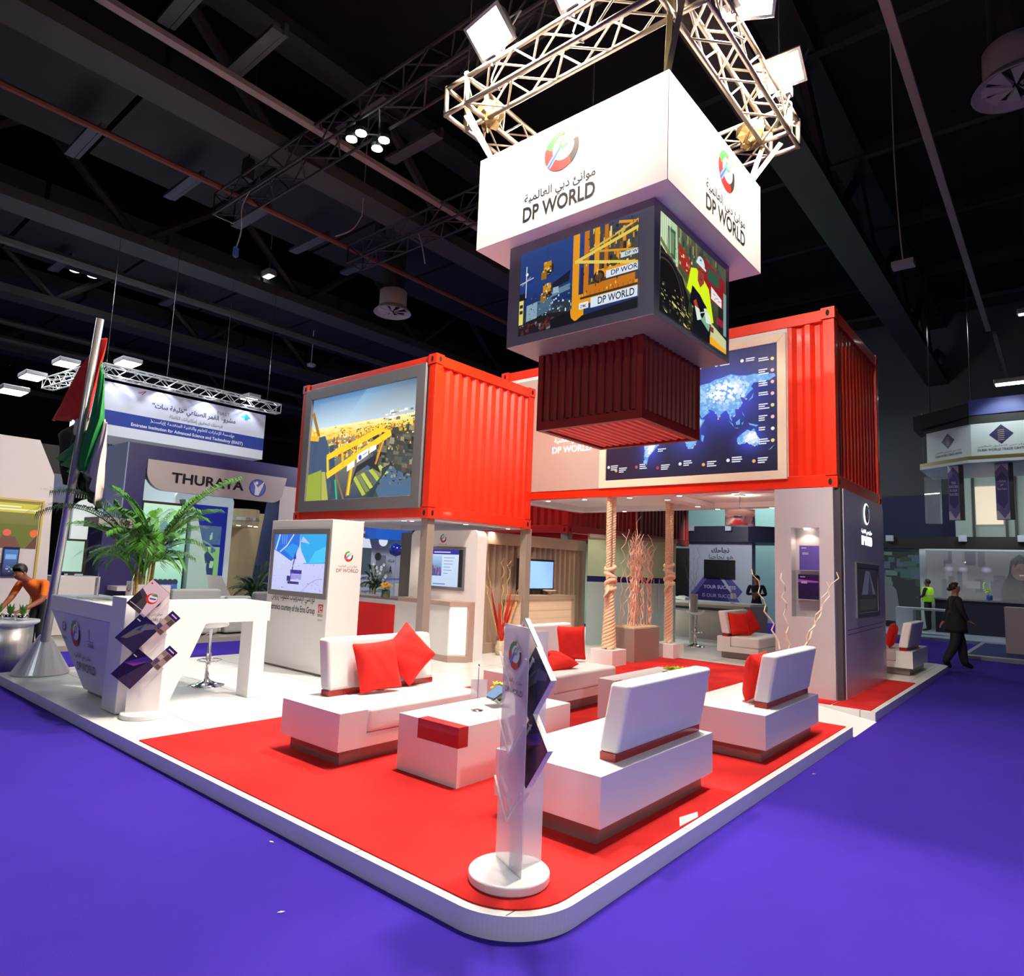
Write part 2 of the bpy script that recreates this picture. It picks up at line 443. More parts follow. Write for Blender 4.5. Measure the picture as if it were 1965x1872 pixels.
# black rigging trusses
def open_truss(mb, p0, p1, w, r=.025, n=8, seg=.45, m=0, up=Vector((0, 0, 1)), dr=.012):
    p0 = Vector(p0); p1 = Vector(p1); d = (p1 - p0); L = d.length; d.normalize()
    s = d.cross(up).normalized() * w / 2; u = up * w / 2
    C = [s + u, s - u, -s - u, -s + u]
    for c in C: mb.tube([p0 + c, p1 + c], r, n, m)
    k = max(2, int(L / seg)); 
    for i in range(k):
        a = p0 + d * (L * i / k); b = p0 + d * (L * (i + 1) / k)
        for j in range(4):
            c0, c1 = C[j], C[(j + 1) % 4]
            if i % 2: c0, c1 = c1, c0
            mb.tube([a + c0, b + c1], dr, 5, m, cap=False)
    for q in (p0, p1):
        for j in range(4): mb.tube([q + C[j], q + C[(j + 1) % 4]], dr, 5, m, cap=False)
BLKT = mat('black_truss_steel', (.06, .06, .062), .45, .5)
for i, (y, x0, x1, lab) in enumerate([(6.75, -14.9, -4.6, 'black rigging truss carrying the cluster of four white lamps'),
                                      (10.15, -14.4, -5.2, 'black rigging truss beyond the one with the four lamps, above the left container')]):
    mb = MB(); open_truss(mb, (x0, y, 9.75), (x1, y, 9.75), .5, .03, 6, .6, dr=.018)
    o = mb.build('rigging_truss', BLKT); tag(o, lab, 'truss')
    h = MB(); h.box(x0 + .9, x0 + 1.1, y - .1, y + .1, 10.1, 10.6); h.tube([(x0 + 1, y, 10.6), (x0 + 1, y, 13)], .02, 5)
    t = h.build('chain_hoist', BLKT, o)
    hb = MB()
    for q in (0, 1): hb.lathe([(.02, 0), (.09, .09), (.02, .2)], (x0 + 1, y, 10.15 + q * .22), 6)
    hb.build('hook', BEAML, o)
# small cables
def cable(name, pts, r, label, m=None):
    P = [Vector(p) for p in pts]; Q = []
    for i in range(len(P) - 1):
        a = P[max(0, i - 1)]; b = P[i]; c = P[i + 1]; d = P[min(len(P) - 1, i + 2)]
        for k in range(6):
            t = k / 6
            Q.append(.5 * ((2 * b) + (c - a) * t + (2 * a - 5 * b + 4 * c - d) * t * t + (3 * b - a - 3 * c + d) * t ** 3))
    Q.append(P[-1])
    return tag(MB().tube(Q, r, 6).build(name, m or mat('pale_cable', (.35, .34, .32), .6), smooth=True), label, 'cable')
cable('hanging_cable', [(-13.2, 6.5, 9.5), (-13.5, 6.5, 9.2), (-13.55, 6.55, 8.7), (-13.6, 6.5, 8.3)], .014, 'pale cable with a blue plug hanging from the far end of the black truss')
_pl = MB().lathe([(.03, 0), (.06, .03), (.06, .2), (.03, .24)], (-13.6, 6.5, 8.08), 10).build('plug', mat('blue_plug', (.03, .08, .3), .5), bpy.data.objects['hanging_cable'])
cable('hanging_cable', [(-12.2, 8.7, 12.95), (-12.2, 8.7, 9.9), (-12.25, 8.7, 9.55), (-12.5, 8.65, 9.3), (-12.9, 8.5, 9.2)], .014, 'short pale cable curling under the ceiling right of the four lamps')
cable('hanging_cable', [(-11.6, 9.9, 9.5), (-11.5, 9.95, 9.2), (-11.4, 10, 8.7)], .014, 'pale cable dangling from the truss above the left container')
cable('hanging_cable', [(-.4, 7.6, 12.9), (-.4, 7.6, 12), (-.38, 7.62, 11), (-.3, 7.7, 9.6)], .018, 'pale vertical cable hanging from the ceiling at the upper right')
cable('pull_switch_cable', [(-2.2, 13.5, 13), (-2.2, 13.5, 10), (-2.15, 13.5, 8.4), (-2.1, 13.5, 7.55)], .012, 'thin cord dropping to the white box above the right container')
tag(MB().box(-2.28, -1.92, 13.38, 13.62, 7.45, 7.55).build('hanging_box', mat('pale_box', (.3, .3, .3), .5)), 'small white box hanging on a thin cord above the right container', 'box')

# ceiling air diffusers (white drums with a swirl plate)
DIFF = mat('cream_diffuser_metal', (.50, .47, .44), .5)
def diffuser(loc, s, label):
    t = thing('air_diffuser', label, 'air vent', loc, 'round ceiling air diffusers')
    x, y, z = loc
    MB().lathe([(.40 * s, .28 * s), (.42 * s, .32 * s), (.42 * s, .78 * s), (.40 * s, .8 * s)], loc, 32).build('drum', DIFF, t, smooth=True)
    MB().lathe([(.38 * s, .22 * s), (.56 * s, .12 * s), (.58 * s, .1 * s), (.56 * s, .14 * s), (.44 * s, .28 * s), (.40 * s, .3 * s)], loc, 32).build('flange', DIFF, t, smooth=True)
    b = MB(); b.lathe([(.40 * s, .2 * s), (.40 * s, .24 * s)], loc, 24); b.build('back_plate', HOLE, t)
    v = MB()
    for k in range(8):
        a = 2 * PI * k / 8; c = Vector(loc)
        e = lambda r, da, dz: c + Vector((math.cos(a + da) * r * s, math.sin(a + da) * r * s, dz * s))
        v.poly([e(.06, 0, .14), e(.45, -.1, .16), e(.45, .38, .2), e(.06, .4, .19)])
    v.build('swirl_blade', DIFF, t, solid=.01)
    MB().lathe([(.33 * s, 0), (.34 * s, 4 * s)], (x, y, z + .8 * s), 20).build('duct', BEAMM, t)
diffuser((-15.75, 12.6, 9.2), 1.0, 'cream round air diffuser hanging above the left container')
diffuser((-.35, 14.95, 11.0), 1.25, 'large cream air diffuser at the upper right edge')
diffuser((-37.5, 15.3, 10.7), 1.0, 'distant cream air diffuser above the white and blue hanging banner')

# hall lamps
LW = glow('white_lamp_glow', (.95, 1, .97), 30)
LWS = glow('soft_lamp_glow', (.9, .95, 1), 5)
t = thing('lamp_cluster', 'cluster of four round white lamps under the black truss', 'light', (-9.6, 6.7, 9.4))
for dx, dy in ((-.14, -.1), (.14, -.1), (.32, .28), (.02, .36)):
    hd = MB().lathe([(.10, .02), (.12, .08), (.1, .3), (.05, .34)], (-9.6 + dx, 6.7 + dy, 9.3), 14).build('lamp_housing', BLACK, t)
    MB().lathe([(.1, 0), (.1, .015)], (-9.6 + dx, 6.7 + dy, 9.3), 14).build('lamp_lens', LW, hd)
lamp('SPOT', 'lamp_cluster_beam', (-9.6, 6.8, 9.2), (-9.6, 6.8, 0), 500, (.9, 1, .95), .2, spot=2.2)
tag(MB().box(-21.2, -20.7, 11.1, 11.4, 11.35, 11.55, 0).box(-21.15, -20.75, 11.15, 11.35, 11.33, 11.35, 1).tube([(-20.95, 11.25, 11.5), (-20.95, 11.25, 13)], .015, 5).build('exit_luminaire', [mat('cream_box', (.4, .4, .38), .5), LWS]),
    'small cream box lamp hanging on wires left of the screen cube', 'light')
tag(MB().tube([(-28.15, 13.3, 10.9), (-28.15, 13.3, 14.19)], .015, 5).box(-28.6, -27.7, 12.9, 13.7, 10.6, 10.9, 0).box(-28.5, -27.8, 13.0, 13.6, 10.58, 10.6, 1).box(-28.35, -27.95, 13.15, 13.45, 10.56, 10.585, 0).build('square_lamp', [mat('grey_box', (.1, .1, .09), .5), mat('dull_ring', (.2, .2, .17), .5, emit=(.6, .6, .5), estr=.35)]),
    'square dim lamp box under the ceiling left of the left container', 'light')
tag(MB().lathe([(.05, 0), (.16, .03), (.2, .12), (.1, .18)], (-24, 15.1, 9.6), 16).tube([(-24, 15.1, 9.75), (-24, 15.1, 14.2)], .02, 5).build('dome_camera', mat('pale_dome', (.4, .4, .4), .3), smooth=True), 'small white dome camera above the left container', 'camera')
def twin(loc, label, s=.16, gap=.5):
    t = thing('twin_spotlight', label, 'light', loc, 'twin spotlights on the ceiling')
    for d in (-gap / 2, gap / 2):
        hd = MB().lathe([(s * .8, .3), (s, .02), (s, 0)], (loc[0], loc[1] + d, loc[2]), 12).build('spotlight_head', BLACK, t)
        MB().lathe([(s, 0), (s * .9, -.01)], (loc[0], loc[1] + d, loc[2]), 12).build('lens', glow('white_lamp_glow2', (.95, 1, .97), 8), hd)
    return t
twin((-26.2, 7.2, 11.3), 'twin spotlight over the flagpole, higher of the two pairs', .17, .55)
twin((-31.0, 5.0, 9.4), 'twin spotlight at the left edge, lower of the two pairs', .14, .55)
FHEAD = mat('lamp_head_glow', (1, 1, 1), .5, emit=(.93, 1, .97), estr=9)
def bar_light(loc, sz, lab, name='exhibition_floodlight', rz=0, tilt=0):
    t = thing(name, lab, 'light', loc)
    x, y, z = loc; a, b = sz
    hd = MB().box(x - a / 2, x + a / 2, y - b / 2, y + b / 2, z, z + .12).build('housing', SILV, t, bevel=.02)
    MB().box(x - a / 2 + .03, x + a / 2 - .03, y - b / 2 + .03, y + b / 2 - .03, z - .012, z).build('lens', FHEAD, hd)
    return t
# ================================================================ the raised stand
PZ = .1
# raised white floor with rounded corners; the ramp bites into its right edge
def rounded(pts, rad, n=10):
    out = []
    for i, p in enumerate(pts):
        r = rad[i]
        if r <= 0: out.append(p); continue
        a = Vector(pts[i - 1]); b = Vector(p); c = Vector(pts[(i + 1) % len(pts)])
        d0 = (a - b).normalized(); d1 = (c - b).normalized()
        cen = b + (d0 + d1) * r
        s = b + d0 * r - cen; e = b + d1 * r - cen
        a0 = math.atan2(s.y, s.x); a1 = math.atan2(e.y, e.x)
        while a1 - a0 > PI: a1 -= 2 * PI
        while a1 - a0 < -PI: a1 += 2 * PI
        out += [(cen.x + r * math.cos(a0 + (a1 - a0) * k / n), cen.y + r * math.sin(a0 + (a1 - a0) * k / n)) for k in range(n + 1)]
    return out
XR, YF = -1.84, 2.37
outline = rounded([(-10.15, YF), (XR, YF), (XR, 7.95), (-2.55, 7.95), (-2.55, 9.02), (XR, 9.02), (XR, 15.45), (-10.15, 15.45)],
                  [.12, .38, 0, 0, 0, 0, .3, .1], 26)
def tile_mat():
    m = bpy.data.materials.new('white_floor_panels'); m.use_nodes = True; nt = m.node_tree; b = nt.nodes['Principled BSDF']
    tc = nt.nodes.new('ShaderNodeTexCoord'); br = nt.nodes.new('ShaderNodeTexBrick'); mp = nt.nodes.new('ShaderNodeMapping')
    nt.links.new(tc.outputs['Object'], mp.inputs[0]); nt.links.new(mp.outputs[0], br.inputs['Vector'])
    br.offset = 0; br.inputs['Scale'].default_value = 1; br.inputs['Brick Width'].default_value = 1.0; br.inputs['Row Height'].default_value = 1.0
    br.inputs['Mortar Size'].default_value = .004; br.inputs['Mortar Smooth'].default_value = 0
    br.inputs['Color1'].default_value = (.74, .75, .74, 1); br.inputs['Color2'].default_value = (.71, .72, .71, 1); br.inputs['Mortar'].default_value = (.12, .11, .11, 1)
    nt.links.new(br.outputs['Color'], b.inputs['Base Color']); b.inputs['Roughness'].default_value = .3
    return m
TILE = tile_mat()
mb = MB(); mb.prism([(x, y, .0) for x, y in outline], (0, 0, PZ))
plat = mb.build('platform', [TILE]); struct(plat); plat.name = 'floor_platform'
EDGE = mat('white_edge_board', (.80, .80, .82), .5, brush=(3, .03, (1, 1, 30)))
# vertical edge boards, standing 12 mm proud of the panels
ed = MB(); k = len(outline)
for i in range(k):
    a = Vector((*outline[i], 0)); b = Vector((*outline[(i + 1) % k], 0))
    if (a - b).length < 1e-4: continue
    n = Vector((b.y - a.y, a.x - b.x, 0)).normalized() * .006
    if abs(a.x + 2.55) < .01 or abs(b.x + 2.55) < .01 : continue
    ed.prism([a, b, b + n, a + n], (0, 0, PZ + .004))
struct(ed.build('trim_1', EDGE))
rp = MB(); rp.prism([(-2.55, 7.955, 0), (XR + .02, 7.955, 0), (-2.55, 7.955, PZ)], (0, 1.06, 0)); struct(rp.build('floor_ramp', WHITE))
# red carpets, laid on the panels
c1 = rounded([(-5.95, YF + .05), (XR - .05, YF + .05), (XR - .05, 7.9), (-2.6, 7.9), (-2.6, 9.1), (-2.35, 9.1), (-2.35, 11.55), (-5.95, 11.55)], [0, .34, 0, 0, 0, 0, 0, 0])
o = MB().prism([(x, y, PZ) for x, y in c1], (0, 0, .008)).build('red_carpet', REDC); o['kind'] = 'structure'; o.name = 'floor_carpet_red'
o = MB().prism([(x, y, PZ) for x, y in [(-2.33, 9.1), (XR - .06, 9.1), (XR - .06, 12.15), (-2.33, 12.15)]], (0, 0, .008)).build('floor_carpet_red', REDC); struct(o)
# torn strip of white tape near the right edge
tag(MB().prism([(-1.97, 4.12, .108), (-1.9, 3.98, .108), (-1.89, 4.22, .108), (-1.93, 4.3, .108)], (0, 0, .003)).build('tape_scrap', mat('white_tape', (.8, .78, .76), .5)),
    'torn scrap of white tape on the red carpet beside the near right edge', 'tape')

# ================================================================ shipping containers
def container(name, label, x0, x1, y0, y1, z0, z1, m, face_x=True, face_y=True, rib=.2, group=None, panel_y=None, parts=True, dark_x=None):
    """frame of posts, rails and corner castings, corrugated walls on every side; panel_y leaves the -y wall to the caller"""
    t = thing(name, label, 'shipping container', ((x0 + x1) / 2, (y0 + y1) / 2, z0), group)
    P, R, dp = .15, .17, .045
    for x in (x0, x1 - P):
        for y in (y0, y1 - P):
            MB().box(x, x + P, y, y + P, z0 + .16, z1 - .16).build('corner_post', m, t, bevel=.008)
    for z in (z0 + .005, z1 - R + .0):
        for y in (y0 + .012, y1 - P): MB().box(x0 + P, x1 - P, y, y + P - .012, z, z + R - .005).build('long_rail', m, t, bevel=.006)
    for z in (z0 + .005, z1 - R):
        for x in (x0, x1 - P + .012): MB().box(x, x + P - .012, y0 + P, y1 - P, z, z + R - .005).build('end_rail', m, t, bevel=.006)
    for x, sx in ((x0 - .008, -1), (x1 - P - .03 + .008, 1)):
        for y, sy in ((y0 - .008, -1), (y1 - P - .03 + .008, 1)):
            for z in (z0 - .01, z1 - .15):
                c = MB().box(x, x + P + .03, y, y + P + .03, z, z + .16, 0)
                hx, hy, hz = x + (P + .03) / 2, y + (P + .03) / 2, z + .08
                yo = y - .003 if sy < 0 else y + P + .03 + .003
                xo = x - .003 if sx < 0 else x + P + .03 + .003
                for q in range(1):
                    c.prism([(hx + .024 * math.cos(a) , yo, hz + .045 * math.sin(a)) for a in [2 * PI * k / 14 for k in range(14)]], (0, .004, 0), 1)
                    c.prism([(xo, hy + .024 * math.cos(a), hz + .045 * math.sin(a)) for a in [2 * PI * k / 14 for k in range(14)]], (.004, 0, 0), 1)
                c.build('corner_casting', [m, HOLE], t)
    def corr(a0, a1, fix, outward, axis, za, zb):
        """trapezoid corrugation between a0 and a1 along the axis, at coordinate fix"""
        c = MB(); n = max(2, int(round((a1 - a0) / rib))); w = (a1 - a0) / n
        prof = []
        for i in range(n):
            b = a0 + i * w
            prof += [(b, 0), (b + w * .28, 0), (b + w * .5, -dp), (b + w * .78, -dp)]
        prof.append((a1, 0))
        for i in range(len(prof) - 1):
            (p, d0), (q, d1) = prof[i], prof[i + 1]
            if axis == 'y': pts = [(fix + outward * d0, p, za), (fix + outward * d1, q, za), (fix + outward * d1, q, zb), (fix + outward * d0, p, zb)]
            else: pts = [(p, fix + outward * d0, za), (q, fix + outward * d1, za), (q, fix + outward * d1, zb), (p, fix + outward * d0, zb)]
            c.poly(pts)
        return c
    za, zb = z0 + R - .03, z1 - R + .03
    corr(y0 + P - .01, y1 - P + .01, x1 - .03, 1, 'y', za, zb).build('corrugated_wall', m, t)
    corr(y0 + P - .01, y1 - P + .01, x0 + .03, -1, 'y', za, zb).build('corrugated_wall', m, t)
    if panel_y is None: corr(x0 + P - .01, x1 - P + .01, y0 + .03, -1, 'x', za, zb).build('corrugated_wall', m, t)
    elif panel_y[1] > panel_y[0]: corr(panel_y[0], panel_y[1], y0 + .03, -1, 'x', za, zb).build('corrugated_wall', m, t)
    corr(x0 + P - .01, x1 - P + .01, y1 - .03, 1, 'x', za, zb).build('corrugated_wall', m, t)
    box('roof', x0 + .05, x1 - .05, y0 + .05, y1 - .05, z1 - .09, z1 - .05, m, t)
    return t
def frame_rect(mb, P, u0, v0, u1, v1, w, th, m=0, d0=0):
    """mitred picture frame on plane P, outer u0..v1 in metres from the lower left, bar width w, thickness th"""
    def q(a, b, d): return P.O + P.U.normalized() * a + P.V.normalized() * b + P.N * d
    O_ = [(u0, v0), (u1, v0), (u1, v1), (u0, v1)]; I_ = [(u0 + w, v0 + w), (u1 - w, v0 + w), (u1 - w, v1 - w), (u0 + w, v1 - w)]
    for i in range(4):
        j = (i + 1) % 4
        mb.prism([q(*O_[i], d0), q(*O_[j], d0), q(*I_[j], d0), q(*I_[i], d0)], P.N * th, m)
    return mb
def framed(parent, P, u0, v0, u1, v1, w, th, mframe, d0=0, name='frame'):
    mb = MB(); frame_rect(mb, P, u0, v0, u1, v1, w, th, 0, d0); return mb.build(name, mframe, parent, bevel=.003, seg=1)

# --- left container with the port photograph
LC = container('shipping_container', 'bright orange-red shipping container with a backlit port photograph on its end', -11.2, -7.5, 6.93, 9.46, 2.35, 4.94, CORANGE, panel_y=(0, 0))
P = Plane((-11.05, 6.96, 2.50), (3.4, 0, 0), (0, 0, 2.32))
pb = MB(); pb.box(-11.05, -7.65, 6.96, 7.0, 2.5, 4.82); BPL = pb.build('backing_panel', GREYF, LC)
framed(LC, Plane((-11.05, 6.95, 2.50), (3.4, 0, 0), (0, 0, 2.32)), 0, 0, 3.35, 2.32, .2, .05, GREYF)
PP = Plane((-10.88, 6.955, 2.67), (3.0, 0, 0), (0, 0, 1.98))
A = Art(PP)
A.vgrad(0, .66, 1, 1, (205, 228, 240), (70, 120, 170)); A.poly([(.3, .66), (1, .66), (1, 1), (.55, 1)], [(200, 224, 238), (190, 205, 215), (82, 104, 130), (100, 150, 190)])
A.vgrad(0, 0, 1, .66, (48, 66, 88), (150, 140, 110))
A.vgrad(0, .58, 1, .70, (240, 200, 70), (252, 236, 170))
A.poly([(0, 0), (.2, 0), (.28, .3), (.16, .62), (0, .62)], (62, 84, 112))
A.poly([(.55, 0), (1, 0), (1, .6), (.75, .6)], (66, 74, 72))
A.poly([(.72, .0), (1, .0), (1, .14), (.62, .4), (.55, .32)], (74, 104, 136))
A.clutter(120, .2, .42, .98, .62, .03, .03, [(238, 190, 40), (250, 214, 70), (200, 150, 40), (120, 100, 70), (190, 60, 40), (235, 225, 200), (150, 60, 40)], .1)
A.clutter(60, .0, .60, .75, .68, .05, .014, [(250, 210, 60), (252, 226, 120), (225, 180, 40)])
A.clutter(26, .7, .66, .99, .74, .03, .02, [(228, 236, 236), (200, 190, 150), (120, 110, 96)])
A.clutter(260, .2, .40, .98, .60, .012, .014, [(238, 190, 40), (250, 214, 70), (200, 150, 40), (90, 80, 66), (190, 60, 40), (235, 225, 200), (60, 56, 52), (250, 226, 120)], .1)
A.clutter(120, .30, .60, .98, .64, .01, .012, [(150, 110, 40), (120, 100, 60), (250, 220, 110), (96, 84, 60)])
for k in range(16):
    u_ = .22 + .045 * k + random.uniform(-.01, .01); h_ = random.uniform(.05, .08); A.line((u_, .56), (u_ + .004, .56 + h_), .006, (250, 200, 40)); A.line((u_ + .02, .56), (u_ + .02, .56 + h_), .006, (232, 176, 34)); A.line((u_ - .004, .56 + h_), (u_ + .03, .565 + h_), .009, (252, 208, 52))
A.clutter(150, .55, .1, .99, .5, .02, .02, [(52, 58, 54), (96, 100, 84), (124, 118, 92), (150, 140, 110), (34, 38, 38)], -.3)
A.clutter(70, .62, .2, .99, .56, .05, .045, [(58, 64, 58), (84, 90, 76), (110, 108, 88), (150, 140, 110), (40, 44, 44), (92, 72, 70)], -.25)
A.clutter(40, .2, .38, .5, .52, .03, .03, [(240, 200, 50), (170, 60, 44), (230, 224, 200), (80, 90, 96), (250, 220, 90)])
A.line((.02, .86), (.1, .62), .04, (160, 110, 30)); A.line((.1, .6), (.0, .62), .05, (235, 180, 50)); A.line((.0, .74), (.06, .62), .02, (240, 190, 60))
A.poly([(0, 0), (.17, 0), (.15, .3), (0, .26)], (148, 164, 58)); A.poly([(.175, 0), (.245, 0), (.19, .28), (.155, .28)], (176, 176, 84))
A.line((.3, .0), (.24, .52), .07, (54, 76, 96)); A.line((.33, .0), (.3, .2), .025, (60, 180, 110)); A.line((.4, 0), (.28, .3), .02, (150, 110, 60))
for i in range(7):
    A.poly([(.47 + i * .036, .2 + i * .013), (.50 + i * .036, .213 + i * .013), (.60 + i * .032, .05 + i * .028), (.57 + i * .032, .035 + i * .028)], [(176, 190, 70), (128, 136, 84), (190, 200, 84), (96, 98, 92)][i % 4])
A.poly([(.44, .1), (.5, .3), (.66, .38), (.72, .22), (.6, .3), (.5, .24)], (38, 40, 46))
A.poly([(.60, .02), (.73, .2), (.73, .26), (.82, .3), (.72, .16), (.66, 0)], (46, 60, 66))
Yl = (252, 206, 34)
A.line((.2, .41), (.72, .60), .055, Yl); A.line((.21, .24), (.79, .56), .06, Yl); A.line((.205, .42), (.225, .22), .03, Yl); A.line((.35, .46), (.37, .3), .03, (244, 190, 30))
A.line((.5, .52), (.5, .36), .022, Yl); A.line((.77, .57), (.68, .60), .03, Yl); A.line((.2, .42), (.38, .52), .018, (244, 196, 40)); A.line((.37, .53), (.48, .42), .012, (240, 186, 40))
A.line((.45, .3), (.43, .05), .045, Yl); A.line((.44, .3), (.42, .04), .012, (190, 140, 20)); A.line((.73, .5), (.67, .3), .022, (226, 160, 40)); A.line((.70, .48), (.67, .3), .012, (190, 120, 40))
A.poly([(.5, .33), (.6, .39), (.6, .45), (.5, .40)], (246, 248, 250)); A.poly([(.41, .26), (.48, .3), (.48, .36), (.41, .32)], (252, 248, 226)); A.poly([(.61, .40), (.67, .43), (.67, .47), (.61, .455)], (246, 246, 240))
A.disc(.528, .375, .022, (60, 90, 180)); A.line((.55, .39), (.59, .415), .012, (150, 170, 200))
A.build('port_photograph', SCR2, BPL)['label'] = 'backlit photograph of a yellow gantry crane over a container yard'
# white ceiling below with downlights
def soffit(parent, x0, x1, y0, y1, z, spots, pw=9):
    box('soffit', x0, x1, y0, y1, z, z + .04, WALLW, parent)
    fr = MB()
    for a, b, c, d in ((x0, x1, y0, y0 + .3), (x0, x1, y1 - .3, y1), (x0, x0 + .3, y0 + .3, y1 - .3), (x1 - .3, x1, y0 + .3, y1 - .3)): fr.box(a, b, c, d, z - .09, z)
    fr.build('soffit_border', WALLW, parent)
    for x, y, low in spots:
        zz = z - .09 if low else z
        d = MB().lathe([(.055, 0), (.06, -.012), (.045, -.012), (.045, -.004)], (x, y, zz), 14).build('downlight', CHROME, parent)
        MB().lathe([(.043, -.003), (.043, -.006)], (x, y, zz), 12).build('bulb', LAMPG, d)
soffit(LC, -11.1, -7.6, 7.03, 9.52, 2.42, [(-10.6, 7.15, 1), (-9.4, 7.15, 1), (-8.3, 7.15, 1), (-7.72, 8.0, 1), (-7.72, 9.1, 1), (-10, 9.4, 1), (-8.8, 9.4, 1), (-9.3, 8.2, 0), (-8.4, 8.2, 0)])
for x, y in ((-10.2, 7.5), (-8.6, 7.5), (-8.0, 9.0), (-9.6, 9.0)):
    lamp('SPOT', 'downlight_beam', (x, y, 2.28), (x, y, 0), 32, (1, .84, .66), .06, spot=2.2, blend=.8)
for x, y, lab in ((-7.62, 7.05, 'grey square steel post under the near corner of the left container'), (-7.62, 9.5, 'grey square steel post under the right corner of the left container')):
    mb = MB(); mb.box(x - .075, x + .075, y - .075, y + .075, .1, 2.345); mb.box(x - .1, x + .1, y - .1, y + .1, .1, .115); tag(mb.build('support_post', GREYP, bevel=.004, seg=1), lab, 'post')

# --- big container with the map
RC = container('shipping_container', 'long orange-red shipping container with a world map screen and grey panel along its side', -8.35, -2.32, 9.48, 12.2, 2.88, 5.38, CORANGE, panel_y=(-2.96, -2.47))
BPR = box('backing_panel', -8.2, -2.95, 9.5, 9.53, 3.0, 5.22, WALLW, RC)
P = Plane((-6.05, 9.49, 3.02), (3.09, 0, 0), (0, 0, 2.12))
framed(RC, P, 0, 0, 3.09, 2.12, .125, .035, mat('cream_frame', rgb(236, 220, 196), .4))
SDP = box('side_panel', -8.2, -6.06, 9.475, 9.5, 3.02, 5.14, mat('taupe_panel', rgb(186, 170, 160), .5), RC)
PM = Plane((-5.925, 9.485, 3.145), (2.84, 0, 0), (0, 0, 1.87))
A = Art(PM)
A.vgrad(0, 0, 1, 1, (16, 18, 54), (38, 40, 92))
def ll(lon, lat): return (.468 + lon * .0029, 1 - (.598 - lat * .0052))
LANDS = [
 [(-10, 36), (-9, 43), (-1, 44), (-4, 48), (2, 51), (8, 54), (10, 57), (5, 59), (6, 62), (14, 68), (25, 71), (40, 67), (45, 68), (60, 69), (70, 73), (82, 74), (100, 78), (112, 74), (130, 72), (142, 73), (160, 70), (178, 69), (180, 65), (170, 60), (163, 60), (162, 52), (156, 52), (158, 60), (142, 59), (137, 54), (141, 50), (131, 43), (127, 38), (126, 35), (121, 40), (118, 38), (122, 31), (118, 24), (108, 21), (109, 12), (104, 9), (100, 13), (103, 2), (98, 8), (97, 16), (90, 22), (80, 15), (77, 8), (73, 18), (66, 25), (57, 26), (60, 22), (45, 13), (36, 28), (35, 36), (28, 37), (26, 41), (22, 37), (15, 40), (12, 44), (5, 43), (0, 38)],
 [(-6, 35), (10, 37), (20, 32), (33, 31), (43, 12), (51, 11), (40, -4), (40, -16), (33, -26), (27, -34), (18, -34), (12, -18), (9, 0), (8, 5), (-8, 5), (-17, 14), (-16, 22)],
 [(114, -22), (114, -34), (124, -33), (131, -31), (138, -35), (148, -38), (153, -30), (146, -19), (142, -11), (136, -15), (130, -12), (122, -17)],
 [(-80, 8), (-72, 12), (-60, 9), (-50, 0), (-35, -6), (-40, -20), (-48, -27), (-58, -36), (-65, -42), (-67, -50), (-68, -55), (-74, -50), (-72, -32), (-71, -18), (-81, -5)],
 [(-165, 65), (-156, 71), (-125, 70), (-95, 72), (-80, 68), (-78, 58), (-65, 60), (-56, 52), (-66, 45), (-75, 38), (-81, 30), (-90, 30), (-97, 26), (-96, 18), (-88, 16), (-83, 8), (-95, 15), (-110, 24), (-124, 40), (-130, 55), (-150, 60)],
 [(-50, 60), (-22, 70), (-20, 82), (-60, 82), (-55, 68)], [(44, -13), (50, -15), (47, -25), (44, -22)], [(-5, 50), (1, 52), (-3, 58), (-6, 57)], [(131, 31), (140, 36), (142, 44), (138, 38)],
 [(96, 5), (106, -6), (104, -1)], [(109, 1), (117, 6), (117, -3), (110, -3)], [(132, -2), (150, -7), (146, -9), (134, -5)], [(167, -46), (175, -40), (178, -38), (172, -44)], [(106, -7), (115, -8), (112, -9)], [(120, -1), (124, 1), (121, -5)], [(121, 17), (126, 8), (122, 12)], [(53, 71), (68, 77), (58, 73)]]
def glow_at(u, v):
    base = [16 + 22 * v, 18 + 22 * v, 54 + 38 * v]; g_ = 0
    for lo, la, ru, rv, k in ((85, 40, .20, .24, 1), (20, 0, .11, .2, .9), (134, -26, .08, .11, .85), (-60, -22, .07, .17, .85), (-100, 45, .15, .17, .9)):
        cu, cv = ll(lo, la); g_ = max(g_, k * math.exp(-((u - cu) / ru) ** 2 - ((v - cv) / rv) ** 2))
    return tuple(min(255, b_ + (t_ - b_) * g_) for b_, t_ in zip(base, (66, 92, 250)))
for i in range(36):
    for j in range(24):
        q = [(i / 36, j / 24), ((i + 1) / 36, j / 24), ((i + 1) / 36, (j + 1) / 24), (i / 36, (j + 1) / 24)]
        A.poly(q, [glow_at(*p_) for p_ in q]); A.k -= 1
A.k += 1
import mathutils.geometry as mg
for L in LANDS:
    pts = [ll(*p) for p in L]
    tri = mg.tessellate_polygon([[Vector((p[0], p[1], 0)) for p in pts]])
    for t3 in tri: A.poly([pts[i] for i in t3], (104, 170, 240)); A.k -= 1
    A.k += 1
def inland(lon, lat, L):
    c = False; j = len(L) - 1
    for i in range(len(L)):
        if (L[i][1] > lat) != (L[j][1] > lat) and lon < (L[j][0] - L[i][0]) * (lat - L[i][1]) / (L[j][1] - L[i][1]) + L[i][0]: c = not c
        j = i
    return c
